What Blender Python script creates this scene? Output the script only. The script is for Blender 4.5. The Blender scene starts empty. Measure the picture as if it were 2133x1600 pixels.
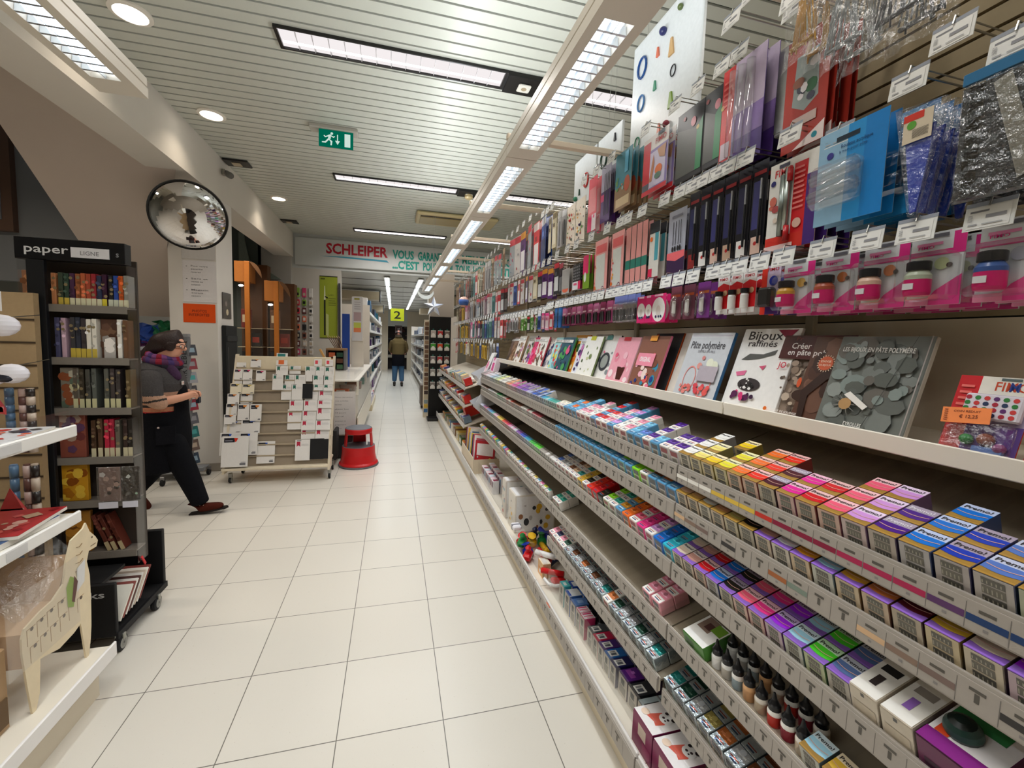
import bpy, bmesh, math, random
from mathutils import Vector, Matrix
random.seed(7)
S = bpy.context.scene
COL = S.collection
R = math.radians
H = 3.30            # ceiling height

# ---------------------------------------------------------------- camera, light, exposure
cam_d = bpy.data.cameras.new('camera'); cam = bpy.data.objects.new('camera', cam_d); COL.objects.link(cam)
cam_d.sensor_width = 36; cam_d.lens = 36 * 874.19 / 2133; cam_d.clip_start = 0.02
cam_d.shift_x = (1066.5 - 1046.02) / 2133; cam_d.shift_y = -(800 - 781.31) / 2133
def cam_axes(yaw, pitch, roll):
    y, p, r = R(yaw), R(pitch), R(roll)
    F = Vector((math.sin(y) * math.cos(p), math.cos(y) * math.cos(p), -math.sin(p)))
    R0 = Vector((math.cos(y), -math.sin(y), 0)); U0 = R0.cross(F)
    return R0 * math.cos(r) + U0 * math.sin(r), U0 * math.cos(r) - R0 * math.sin(r), F
_r, _u, _f = cam_axes(14.605, 4.621, 1.766)
m = Matrix((_r, _u, -_f)).transposed().to_4x4(); m.translation = Vector((0, 0, 1.474))
cam.matrix_world = m
S.camera = cam
W = bpy.data.worlds.new('world'); S.world = W; W.use_nodes = True
W.node_tree.nodes['Background'].inputs[0].default_value = (0.80, 0.86, 0.95, 1)
W.node_tree.nodes['Background'].inputs[1].default_value = 0.13
S.view_settings.view_transform = 'Standard'; S.view_settings.look = 'None'
S.view_settings.exposure = -0.12; S.view_settings.gamma = 1; S.view_settings.use_curve_mapping = False
cy = S.cycles
cy.use_denoising = True; cy.max_bounces = 6; cy.diffuse_bounces = 4; cy.glossy_bounces = 3
cy.transparent_max_bounces = 10; cy.transmission_bounces = 4
cy.caustics_reflective = False; cy.caustics_refractive = False; cy.sample_clamp_indirect = 4
def area(name, loc, sx, sy, power, col=(1, 0.97, 0.93), rot=(0, 0, 0), spread=150):
    L = bpy.data.lights.new(name, 'AREA'); L.shape = 'RECTANGLE'; L.size = sx; L.size_y = sy
    L.energy = power; L.color = col; L.spread = R(spread)
    o = bpy.data.objects.new(name, L); COL.objects.link(o); o.location = loc; o.rotation_euler = rot
    return o
COOL = (0.90, 0.96, 1.0); WARM = (1.0, 0.86, 0.70); NEUT = (1.0, 0.95, 0.90)
# light of the ceiling troffers (tubes across the aisle)
for y in (-1.6, 0.7, 3.0, 5.31, 7.75):
    area('troffer_light', (0.02, y, H - 0.05), 1.40, 0.12, 17, NEUT)
    area('troffer_light', (2.1, y, H - 0.05), 1.40, 0.12, 15, NEUT)
# light of the suspended louvre track along the right-hand shelves
TRK = [(0.10, 0.95), (1.13, 1.86), (2.08, 3.00), (3.13, 4.02), (4.13, 5.02), (5.13, 6.02), (6.13, 7.0)]
for a, b in TRK:
    area('track_light', (0.575, (a + b) / 2, 2.318), 0.08, b - a - 0.05, 1.2 if b < 1 else 3.8, COOL, spread=115)
area('ceiling_fill', (0.575, 2.6, 2.42), 0.10, 5.6, 42, COOL, rot=(math.pi, 0, 0), spread=170)  # added upward fill, brightens the slatted ceiling around the track
area('ceiling_fill', (-0.965, 0.9, 2.42), 0.10, 1.8, 7, COOL, rot=(math.pi, 0, 0), spread=170)  # same added ceiling fill above the left track
area('track_light', (-0.965, 0.9, 2.318), 0.08, 1.5, 8, COOL, spread=130)
for x, y in ((-1.486, 3.05), (-1.499, 4.2), (-1.513, 6.4)):
    area('downlight_light', (x, y, H - 0.02), 0.10, 0.10, 2.0, WARM, spread=110)
# the rooms behind the banner
for y in (9.7, 12.2, 14.7, 17.2):
    area('far_tube_light', (-0.14, y, 2.60), 0.06, 1.9, 15, COOL)
    area('far_tube_light', (0.53, y, 2.60), 0.06, 1.9, 13, COOL)
    area('far_tube_light', (-2.2, y, 2.60), 0.12, 1.9, 14, NEUT)
area('alcove_light', (-2.6, 6.9, 2.6), 1.2, 1.2, 20, WARM)
for y in (1.2, 3.2):
    area('soffit_fill', (-3.4, y, H - 0.06), 1.4, 0.12, 20, WARM)  # added fill for the dark stair side, no fixture modelled for it
area('left_fill_up', (-2.5, 1.0, 2.38), 0.10, 2.6, 13, NEUT, rot=(math.pi, 0, 0), spread=175)  # added out-of-view lamp, upward fill that lifts the soffit
area('left_fill_down', (-2.5, 1.0, 2.33), 0.10, 2.6, 6, NEUT, spread=150)  # downward half of the added left fill
area('stair_light', (-4.3, 3.2, 2.4), 1.0, 1.0, 9, (0.8, 0.9, 1))

# ---------------------------------------------------------------- materials
def nt(name):
    m = bpy.data.materials.new(name); m.use_nodes = True; return m, m.node_tree, m.node_tree.nodes['Principled BSDF']
def print_mat(name, rough, spec=0.4, metal=0.0, coat=0.0, vary=0.10, scale=60, bump=0.0):
    m, t, b = nt(name)
    a = t.nodes.new('ShaderNodeAttribute'); a.attribute_name = 'Col'
    n = t.nodes.new('ShaderNodeTexNoise'); n.inputs['Scale'].default_value = scale; n.inputs['Detail'].default_value = 3
    tc = t.nodes.new('ShaderNodeTexCoord'); t.links.new(tc.outputs['Object'], n.inputs['Vector'])
    mr = t.nodes.new('ShaderNodeMapRange'); mr.inputs[3].default_value = 1 - vary; mr.inputs[4].default_value = 1 + vary * 0.6
    t.links.new(n.outputs['Fac'], mr.inputs[0])
    mx = t.nodes.new('ShaderNodeVectorMath'); mx.operation = 'MULTIPLY'
    t.links.new(a.outputs['Color'], mx.inputs[0]); t.links.new(mr.outputs[0], mx.inputs[1])
    t.links.new(mx.outputs[0], b.inputs['Base Color'])
    b.inputs['Roughness'].default_value = rough; b.inputs['Specular IOR Level'].default_value = spec
    b.inputs['Metallic'].default_value = metal; b.inputs['Coat Weight'].default_value = coat
    if bump:
        bp = t.nodes.new('ShaderNodeBump'); bp.inputs['Strength'].default_value = bump; bp.inputs['Distance'].default_value = 0.004
        t.links.new(n.outputs['Fac'], bp.inputs['Height']); t.links.new(bp.outputs[0], b.inputs['Normal'])
    return m
MT = {
 'matte': print_mat('matte_surface', 0.6, 0.3), 'paper': print_mat('printed_paper', 0.5, 0.3, vary=0.06),
 'gloss': print_mat('glossy_print', 0.28, 0.45), 'paint': print_mat('painted_steel', 0.35, 0.4, vary=0.04, scale=9),
 'metal': print_mat('bare_metal', 0.3, 0.5, 0.9, vary=0.08), 'cloth': print_mat('woven_cloth', 0.9, 0.1, vary=0.35, scale=90, bump=0.5),
 'skin': print_mat('skin', 0.5, 0.35, vary=0.06, scale=14), 'hair': print_mat('hair', 0.45, 0.4, vary=0.4, scale=120, bump=0.6),
 'wood': print_mat('pale_wood', 0.5, 0.3, vary=0.10, scale=25), 'foil': print_mat('foil_wrap', 0.22, 0.6, 0.75, vary=0.3, scale=70, bump=0.5),
 'mirror': print_mat('mirror_glass', 0.04, 0.5, 1.0, vary=0.0),
 'plaster': print_mat('plaster', 0.85, 0.15, vary=0.05, scale=3, bump=0.1)}
# clear plastic
def clear_mat(name, alpha, rough=0.12, col=(0.9, 0.93, 0.95, 1), bump=0.0):
    m, t, b = nt(name)
    b.inputs['Base Color'].default_value = col; b.inputs['Roughness'].default_value = rough
    b.inputs['Alpha'].default_value = alpha; b.inputs['Specular IOR Level'].default_value = 0.9
    if bump:
        n = t.nodes.new('ShaderNodeTexNoise'); n.inputs['Scale'].default_value = 28; n.inputs['Detail'].default_value = 4
        tc = t.nodes.new('ShaderNodeTexCoord'); t.links.new(tc.outputs['Object'], n.inputs['Vector'])
        bp = t.nodes.new('ShaderNodeBump'); bp.inputs['Strength'].default_value = bump; bp.inputs['Distance'].default_value = 0.02
        t.links.new(n.outputs['Fac'], bp.inputs['Height']); t.links.new(bp.outputs[0], b.inputs['Normal'])
    return m
def film_mat(name, base, edge, rough, bump=0.0, scale=28, tint=(1, 1, 1)):
    m = bpy.data.materials.new(name); m.use_nodes = True; t = m.node_tree; t.nodes.clear()
    tr = t.nodes.new('ShaderNodeBsdfTransparent'); tr.inputs[0].default_value = (*tint, 1)
    gl = t.nodes.new('ShaderNodeBsdfGlossy'); gl.inputs['Roughness'].default_value = rough
    lw = t.nodes.new('ShaderNodeLayerWeight'); lw.inputs[0].default_value = 0.35
    mr = t.nodes.new('ShaderNodeMapRange'); mr.inputs[3].default_value = base; mr.inputs[4].default_value = edge; t.links.new(lw.outputs['Facing'], mr.inputs[0])
    mx = t.nodes.new('ShaderNodeMixShader'); t.links.new(mr.outputs[0], mx.inputs[0]); t.links.new(tr.outputs[0], mx.inputs[1]); t.links.new(gl.outputs[0], mx.inputs[2])
    o = t.nodes.new('ShaderNodeOutputMaterial'); t.links.new(mx.outputs[0], o.inputs[0])
    if bump:
        n = t.nodes.new('ShaderNodeTexNoise'); n.inputs['Scale'].default_value = scale; n.inputs['Detail'].default_value = 4
        tc = t.nodes.new('ShaderNodeTexCoord'); t.links.new(tc.outputs['Object'], n.inputs['Vector'])
        bp = t.nodes.new('ShaderNodeBump'); bp.inputs['Strength'].default_value = bump; bp.inputs['Distance'].default_value = 0.02
        t.links.new(n.outputs['Fac'], bp.inputs['Height']); t.links.new(bp.outputs[0], gl.inputs['Normal'])
    return m
MT['clear'] = film_mat('clear_plastic', 0.035, 0.22, 0.12)
MT['blister'] = film_mat('blister_plastic', 0.08, 0.5, 0.12)
MT['bag'] = film_mat('crinkled_bag', 0.10, 0.38, 0.18, 1.0, 40)
def emit_mat(name, col, s):
    m = bpy.data.materials.new(name); m.use_nodes = True; t = m.node_tree; t.nodes.clear()
    e = t.nodes.new('ShaderNodeEmission'); e.inputs[0].default_value = (*col, 1); e.inputs[1].default_value = s
    o = t.nodes.new('ShaderNodeOutputMaterial'); t.links.new(e.outputs[0], o.inputs[0]); return m
MT['tube'] = emit_mat('lit_tube', (0.88, 0.95, 1.0), 6)
MT['tubew'] = emit_mat('lit_tube_warm', (1.0, 0.93, 0.90), 7)
MT['diff'] = emit_mat('lit_reflector', (1.0, 0.94, 0.94), 1.0)
MT['lamp'] = emit_mat('lit_lamp', (1.0, 0.93, 0.82), 9)
MT['signlit'] = emit_mat('lit_sign_green', (0.0, 0.22, 0.13), 0.6)
MT['signwhite'] = emit_mat('lit_sign_white', (0.8, 1.0, 0.9), 0.8)
# louvre reflector
m, t, b = nt('louvre_aluminium'); b.inputs['Metallic'].default_value = 0.9; b.inputs['Roughness'].default_value = 0.28
b.inputs['Base Color'].default_value = (0.75, 0.8, 0.86, 1); MT['louvre'] = m
# floor tiles
m, t, b = nt('cream_floor_tiles'); MT['floor'] = m
tc = t.nodes.new('ShaderNodeTexCoord'); mp = t.nodes.new('ShaderNodeMapping'); mp.inputs['Location'].default_value = (-0.201 / 0.39, -0.3456 / 0.39, 0)
mp.inputs['Scale'].default_value = (1 / 0.39, 1 / 0.39, 1)
t.links.new(tc.outputs['Object'], mp.inputs[0])
br = t.nodes.new('ShaderNodeTexBrick'); br.offset = 0; br.squash = 1
br.inputs['Scale'].default_value = 1; br.inputs['Mortar Size'].default_value = 0.0052; br.inputs['Mortar Smooth'].default_value = 0.25
br.inputs['Brick Width'].default_value = 1; br.inputs['Row Height'].default_value = 1
br.inputs['Color1'].default_value = (0.66, 0.625, 0.56, 1); br.inputs['Color2'].default_value = (0.63, 0.595, 0.53, 1); br.inputs['Mortar'].default_value = (0.13, 0.12, 0.10, 1)
t.links.new(mp.outputs[0], br.inputs['Vector'])
n1 = t.nodes.new('ShaderNodeTexNoise'); n1.inputs['Scale'].default_value = 130; n1.inputs['Detail'].default_value = 2; t.links.new(tc.outputs['Object'], n1.inputs['Vector'])
r1 = t.nodes.new('ShaderNodeValToRGB'); r1.color_ramp.elements[0].position = 0.22; r1.color_ramp.elements[0].color = (0.80, 0.78, 0.74, 1); r1.color_ramp.elements[1].position = 0.30; r1.color_ramp.elements[1].color = (1, 1, 1, 1)
t.links.new(n1.outputs['Fac'], r1.inputs[0])
mx = t.nodes.new('ShaderNodeMix'); mx.data_type = 'RGBA'; mx.blend_type = 'MULTIPLY'; mx.inputs[0].default_value = 1
t.links.new(br.outputs['Color'], mx.inputs[6]); t.links.new(r1.outputs[0], mx.inputs[7]); t.links.new(mx.outputs[2], b.inputs['Base Color'])
n2 = t.nodes.new('ShaderNodeTexNoise'); n2.inputs['Scale'].default_value = 2.5; t.links.new(tc.outputs['Object'], n2.inputs['Vector'])
mr = t.nodes.new('ShaderNodeMapRange'); mr.inputs[3].default_value = 0.27; mr.inputs[4].default_value = 0.30; t.links.new(n2.outputs['Fac'], mr.inputs[0]); t.links.new(mr.outputs[0], b.inputs['Roughness'])
b.inputs['Specular IOR Level'].default_value = 0.45

# ---------------------------------------------------------------- mesh helper
def srgb(h):
    if isinstance(h, (tuple, list)): return tuple(h[:3])
    h = h.lstrip('#'); h = ''.join(c * 2 for c in h) if len(h) == 3 else h; v = [int(h[i:i + 2], 16) / 255 for i in (0, 2, 4)]
    return tuple(c / 12.92 if c <= 0.04045 else ((c + 0.055) / 1.055) ** 2.4 for c in v)
_txt = {}
def glyphs(s, bold=.012):
    if (s, bold) in _txt: return _txt[(s, bold)]
    cu = bpy.data.curves.new('t', 'FONT'); cu.body = s; cu.resolution_u = 2; cu.offset = bold
    o = bpy.data.objects.new('t', cu); COL.objects.link(o)
    dg = bpy.context.evaluated_depsgraph_get(); me = bpy.data.meshes.new_from_object(o.evaluated_get(dg))
    vs = [tuple(v.co) for v in me.vertices]; fs = [tuple(p.vertices) for p in me.polygons]
    bpy.data.objects.remove(o); bpy.data.curves.remove(cu); bpy.data.meshes.remove(me)
    x0 = min(v[0] for v in vs); x1 = max(v[0] for v in vs)
    _txt[(s, bold)] = ([((v[0] - x0), v[1] / 0.70) for v in vs], fs, (x1 - x0)); return _txt[(s, bold)]
class MB:
    def __init__(s): s.v = []; s.f = []; s.c = []; s.mi = []; s.ms = []; s.T = None; s.smooth = []
    def mat(s, name):
        if name not in s.ms: s.ms.append(name)
        return s.ms.index(name)
    def add(s, vs, fs, col, mat='gloss', smooth=False):
        b = len(s.v)
        for p in vs:
            p = Vector(p)
            if s.T is not None: p = s.T @ p
            s.v.append(p[:])
        k = s.mat(mat); c = srgb(col)
        for f in fs: s.f.append(tuple(b + i for i in f)); s.c.append(c); s.mi.append(k); s.smooth.append(smooth)
    def poly(s, pts, col, mat='gloss'): s.add(pts, [tuple(range(len(pts)))], col, mat)
    def box(s, x0, x1, y0, y1, z0, z1, col, mat='gloss', ch=0.0):
        if ch:
            c = ch; V = []; F = []
            # chamfered box: 24 vertices
            xs, ys, zs = (x0, x1), (y0, y1), (z0, z1); idx = {}
            for i in (0, 1):
                for j in (0, 1):
                    for k in (0, 1):
                        for ax in (0, 1, 2):
                            p = [xs[i], ys[j], zs[k]]; sg = [1 if q == 0 else -1 for q in (i, j, k)]
                            for a in (0, 1, 2):
                                if a != ax: p[a] += c * sg[a]
                            idx[(i, j, k, ax)] = len(V); V.append(p)
            for ax in (0, 1, 2):
                o1, o2 = [a for a in (0, 1, 2) if a != ax]
                for e in (0, 1):
                    q = []
                    for a, b2 in ((0, 0), (1, 0), (1, 1), (0, 1)):
                        t_ = [0, 0, 0]; t_[ax] = e; t_[o1] = a; t_[o2] = b2; q.append(idx[(*t_, ax)])
                    F.append(q if (e == 1) == (ax != 1) else q[::-1])
            for ax in (0, 1, 2):      # edges running along ax
                o1, o2 = [a for a in (0, 1, 2) if a != ax]
                for a in (0, 1):
                    for b2 in (0, 1):
                        t0 = [0, 0, 0]; t0[o1] = a; t0[o2] = b2; t1 = list(t0); t1[ax] = 1
                        F.append([idx[(*t0, o1)], idx[(*t1, o1)], idx[(*t1, o2)], idx[(*t0, o2)]])
            for i in (0, 1):
                for j in (0, 1):
                    for k in (0, 1): F.append([idx[(i, j, k, 0)], idx[(i, j, k, 1)], idx[(i, j, k, 2)]])
            s.add(V, F, col, mat); return
        V = [(x0, y0, z0), (x1, y0, z0), (x1, y1, z0), (x0, y1, z0), (x0, y0, z1), (x1, y0, z1), (x1, y1, z1), (x0, y1, z1)]
        s.add(V, [(3, 2, 1, 0), (4, 5, 6, 7), (0, 1, 5, 4), (1, 2, 6, 5), (2, 3, 7, 6), (3, 0, 4, 7)], col, mat)
    def tube(s, p0, p1, r0, col, mat='metal', n=8, r1=None, cap=True):
        p0, p1 = Vector(p0), Vector(p1); r1 = r0 if r1 is None else r1
        d = (p1 - p0).normalized(); a = d.orthogonal().normalized(); b = d.cross(a); V = []; F = []
        for p, r in ((p0, r0), (p1, r1)):
            for i in range(n):
                t_ = 2 * math.pi * i / n; V.append(p + (a * math.cos(t_) + b * math.sin(t_)) * r)
        F = [(i, (i + 1) % n, n + (i + 1) % n, n + i) for i in range(n)]
        if cap: F += [tuple(range(n))[::-1], tuple(range(n, 2 * n))]
        s.add(V, F, col, mat, n > 8)
    def path(s, pts, r, col, mat='metal', n=6):
        for a, b in zip(pts, pts[1:]): s.tube(a, b, r, col, mat, n)
    def lathe(s, prof, cols, c=(0, 0, 0), n=16, mat='gloss', ax='z', sx=1, sy=1):
        V = []; 
        for r, z in prof:
            for i in range(n):
                t_ = 2 * math.pi * i / n; a, b = r * math.cos(t_) * sx, r * math.sin(t_) * sy
                p = (a, b, z) if ax == 'z' else ((z, a, b) if ax == 'x' else (a, z, b))
                V.append((c[0] + p[0], c[1] + p[1], c[2] + p[2]))
        for k in range(len(prof) - 1):
            F = [(k * n + i, k * n + (i + 1) % n, (k + 1) * n + (i + 1) % n, (k + 1) * n + i) for i in range(n)]
            col = cols[k] if isinstance(cols, list) else cols
            mm = mat
            if isinstance(col, tuple) and isinstance(col[0], str): col, mm = col
            # own vertices per ring so colours stay crisp
            used = sorted({i for f in F for i in f}); mp_ = {u: q for q, u in enumerate(used)}
            s.add([V[u] for u in used], [tuple(mp_[i] for i in f) for f in F], col, mm, True)
        for k, fl in ((0, True), (len(prof) - 1, False)):
            if prof[k][0] > 1e-5:
                col = (cols[0] if k == 0 else cols[-1]) if isinstance(cols, list) else cols; mm = mat
                if isinstance(col, tuple) and isinstance(col[0], str): col, mm = col
                q = [V[k * n + i] for i in range(n)]; s.add(q[::-1] if fl else q, [tuple(range(n))], col, mm)
    def ball(s, c, r, col, mat='gloss', n=12, sc=(1, 1, 1), cols=None):
        k = 8; prof = [(math.sin(math.pi * i / k) * r, -math.cos(math.pi * i / k) * r * sc[2]) for i in range(k + 1)]
        s.lathe(prof, cols or col, c, n, mat, sx=sc[0], sy=sc[1])
    def disc(s, c, r, col, ux=(0, -1, 0), uz=(0, 0, 1), n=14, mat='gloss', sx=1, sz=1, r0=0):
        c, ux, uz = Vector(c), Vector(ux), Vector(uz)
        if r0:
            V = [c + ux * math.cos(2 * math.pi * i / n) * rr * sx + uz * math.sin(2 * math.pi * i / n) * rr * sz for rr in (r0, r) for i in range(n)]
            s.add(V, [(i, (i + 1) % n, n + (i + 1) % n, n + i) for i in range(n)], col, mat)
        else: s.poly([c + ux * math.cos(2 * math.pi * i / n) * r * sx + uz * math.sin(2 * math.pi * i / n) * r * sz for i in range(n)], col, mat)
    def text(s, t_, o, h, col, ux=(0, -1, 0), uz=(0, 0, 1), width=None, mat='paper', slant=0, align='l', bold=.012):
        vs, fs, w = glyphs(t_, bold); o, ux, uz = Vector(o), Vector(ux), Vector(uz)
        kx = (width / w) if width else h * 1.35
        if align == 'c': o = o - ux * (w * kx / 2)
        s.add([o + ux * (x * kx + slant * y * h) + uz * (y * h) for x, y in vs], fs, col, mat)
    def prism(s, pts, axis, a, b, col, mat='gloss', side=None):
        # pts: outline (two coordinates), extruded along axis from a to b
        def P(p, q): return (q, p[0], p[1]) if axis == 'x' else ((p[0], q, p[1]) if axis == 'y' else (p[0], p[1], q))
        n = len(pts); A = [P(p, a) for p in pts]; B = [P(p, b) for p in pts]
        s.add(A, [tuple(range(n))], col, mat); s.add(B, [tuple(range(n))[::-1]], col, mat)
        for i in range(n): s.add([A[i], A[(i + 1) % n], B[(i + 1) % n], B[i]], [(0, 1, 2, 3)], side or col, mat)
    def mesh(s, name):
        me = bpy.data.meshes.new(name); me.from_pydata(s.v, [], s.f)
        for k in s.ms: me.materials.append(MT[k])
        me.polygons.foreach_set('material_index', s.mi); me.polygons.foreach_set('use_smooth', s.smooth)
        at = me.attributes.new('Col', 'FLOAT_COLOR', 'CORNER'); arr = []
        for p, c in zip(me.polygons, s.c):
            for _ in range(p.loop_total): arr.extend((c[0], c[1], c[2], 1.0))
        at.data.foreach_set('color', arr); me.update(); return me
    def build(s, name, parent=None, loc=None, rot=None, norm=False):
        o = bpy.data.objects.new(name, s.mesh(name)); COL.objects.link(o)
        if norm:
            bm = bmesh.new(); bm.from_mesh(o.data); bmesh.ops.recalc_face_normals(bm, faces=bm.faces); bm.to_mesh(o.data); bm.free()
        if parent: o.parent = parent
        if loc: o.location = loc
        if rot: o.rotation_euler = rot
        return o
_labels = {}
def tag(o, label, cat, group=None):
    k = label.lower(); n = len(label.split())
    if not 4 <= n <= 16: print('LABEL LENGTH', n, label)
    if k in _labels and not group: print('DUP LABEL', label)
    _labels[k] = 1; o['label'] = label; o['category'] = cat
    if group: o['group'] = group
    return o
def empty(name, loc, label, cat, rz=0, group=None, rot=None):
    o = bpy.data.objects.new(name, None); COL.objects.link(o); o.location = loc; o.rotation_euler = rot or (0, 0, rz)
    o.empty_display_size = 0.05
    return tag(o, label, cat, group)
def struct(o): o['kind'] = 'structure'; return o
def dup(o, loc, rot=None, name=None, label=None, cat=None, group=None):
    c = o.copy(); COL.objects.link(c); c.location = loc
    if rot is not None: c.rotation_euler = rot
    if name: c.name = name
    for ch in o.children:
        d = ch.copy(); COL.objects.link(d); d.parent = c
    if label: tag(c, label, cat or o['category'], group)
    return c
ORD = 'first second third fourth fifth sixth seventh eighth ninth tenth eleventh twelfth thirteenth fourteenth fifteenth sixteenth seventeenth eighteenth nineteenth twentieth'.split()
TEN = {20: 'twenty', 30: 'thirty', 40: 'forty', 50: 'fifty', 60: 'sixty'}
def ordw(i):
    if i < 20: return ORD[i]
    n = i + 1; t_, u_ = n // 10 * 10, n % 10
    return (TEN[t_][:-1] + 'ieth') if u_ == 0 else TEN[t_] + '-' + ORD[u_ - 1]

# ================================================================ THE ROOM
WX = -1.77   # left side line of the shop (beam and pillar)
b = MB(); b.box(-6, 3.6, -3, 24, -0.1, 0, '#ddd5c4', 'floor'); struct(b.build('floor'))
# slatted metal ceiling: boards along x, 0.1 m apart, dark gaps with a black void above
b = MB(); b.box(WX, 3.6, -3, 8.45, H + 0.03, H + 0.06, '#141412', 'matte')
y = -3.0 + 0.05
while y < 8.4:
    b.box(WX, 3.6, y + 0.008, y + 0.092, H, H + 0.012, '#c9cbc0', 'paint'); y += 0.1
struct(b.build('ceiling'))
b = MB(); b.box(-6, WX - 0.3, -3, 3.9, H + 0.03, H + 0.06, '#141412', 'matte')
y = -2.95
while y < 3.85:
    b.box(-6, WX - 0.3, y + 0.008, y + 0.092, H, H + 0.012, '#cfcab8', 'paint'); y += 0.1
struct(b.build('ceiling_left'))
b = MB(); b.box(WX - 0.3, WX, -3, 8.45, 2.87, H + 0.06, '#dcd6cc', 'plaster'); struct(b.build('trim_beam'))
b = MB(); b.box(-2.2, WX - 0.004, 5.0, 5.45, 0, 3.2, '#dcd8d2', 'plaster'); struct(b.build('wall_pillar'))
b = MB(); b.box(-2.22, WX + 0.008, 4.985, 5.47, 0, 0.085, '#9b948a', 'paint'); struct(b.build('baseboard_pillar'))
# sloping soffit of the stairs
b = MB()
def soff(y): return H - 0.9 * (y - 3.9)
b = MB()
pl = [(-2.93, 3.9), (-1.79, 3.9), (-1.80, 4.3), (-2.205, 5.0), (-2.205, 5.75), (-2.93, 5.75)]
b.add([(x, y, soff(y)) for x, y in pl] + [(x, y, soff(y) + 0.2) for x, y in pl], [(5, 4, 3, 2, 1, 0), (6, 7, 8, 9, 10, 11)] + [(i, (i + 1) % 6, 6 + (i + 1) % 6, 6 + i) for i in range(6)], '#cfc1b6', 'plaster')
struct(b.build('trim_soffit'))
b = MB(); b.box(-2.95, -1.95, 5.75, 5.85, 0, H, '#b9bcbc', 'plaster'); struct(b.build('wall_stair'))
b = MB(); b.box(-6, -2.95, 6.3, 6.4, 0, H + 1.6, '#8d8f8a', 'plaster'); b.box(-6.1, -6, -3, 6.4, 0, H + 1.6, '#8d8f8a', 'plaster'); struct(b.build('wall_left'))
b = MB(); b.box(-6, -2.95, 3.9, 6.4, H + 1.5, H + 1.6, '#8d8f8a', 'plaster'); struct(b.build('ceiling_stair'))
# upper window with brown frame in the stairwell
b = MB(); b.box(-4.05, -3.42, 5.0, 5.06, 2.35, 3.35, '#5a4438', 'wood'); b.box(-3.98, -3.50, 4.985, 5.0, 2.45, 3.35, '#7f8288', 'gloss'); struct(b.build('window_1'))
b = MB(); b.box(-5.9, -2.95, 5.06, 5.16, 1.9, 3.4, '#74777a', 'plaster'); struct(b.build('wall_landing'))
# banner wall
b = MB(); b.box(-2.6, 3.6, 8.45, 8.60, 2.69, H + 0.06, '#c8cccb', 'plaster'); b.box(-2.6, -0.96, 8.45, 8.60, 0, 2.69, '#ccc8c0', 'plaster'); struct(b.build('wall_banner'))
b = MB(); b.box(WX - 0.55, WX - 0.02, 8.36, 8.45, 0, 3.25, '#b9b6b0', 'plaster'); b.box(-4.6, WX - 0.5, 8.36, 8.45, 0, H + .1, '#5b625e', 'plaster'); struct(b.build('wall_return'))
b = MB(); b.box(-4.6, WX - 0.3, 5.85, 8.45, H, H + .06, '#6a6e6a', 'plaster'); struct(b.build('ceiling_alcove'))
b = MB(); b.box(3.6, 3.7, -3, 24, 0, H, '#cfc8ba', 'plaster'); struct(b.build('wall_right'))
b = MB(); b.box(-6, 3.6, -3.1, -3, 0, H, '#b8b0a4', 'plaster'); struct(b.build('wall_back'))
b = MB(); b.box(-4.6, -4.5, 8.5, 24, 0, 2.7, '#cfc8ba', 'plaster'); struct(b.build('wall_far_left'))
b = MB(); b.box(-4.5, 3.6, 8.60, 24, 2.69, 2.75, '#c9c9c4', 'paint')
for k in range(14): b.box(-4.5, 3.6, 9.4 + k * 1.1, 9.43 + k * 1.1, 2.68, 2.69, '#77736b', 'paint')
struct(b.build('ceiling_far'))
b = MB(); b.box(-4.5, -0.25, 19.9, 20, 0, 2.7, '#e4d9c4', 'plaster'); b.box(0.60, 3.6, 19.9, 20, 0, 2.7, '#d8cdb8', 'plaster'); b.box(-0.25, 0.60, 19.9, 20, 2.0, 2.7, '#cfd4d2', 'plaster'); struct(b.build('wall_far'))
b = MB(); b.box(-0.55, 0.75, 20.6, 20.7, 0, 2.05, '#2a2422', 'matte')
random.seed(3)
for i in range(26):
    x = random.uniform(-0.5, 0.65); z = random.uniform(0.75, 1.95); b.box(x, x + 0.12, 20.58, 20.6, z, z + 0.05, random.choice(['#6a5048', '#85796c', '#3d4a55', '#7a4040']), 'matte')
b.box(-0.55, 0.75, 20.3, 20.6, 0.55, 0.68, '#c9c2b2', 'matte')
struct(b.build('wall_doorway'))

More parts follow.
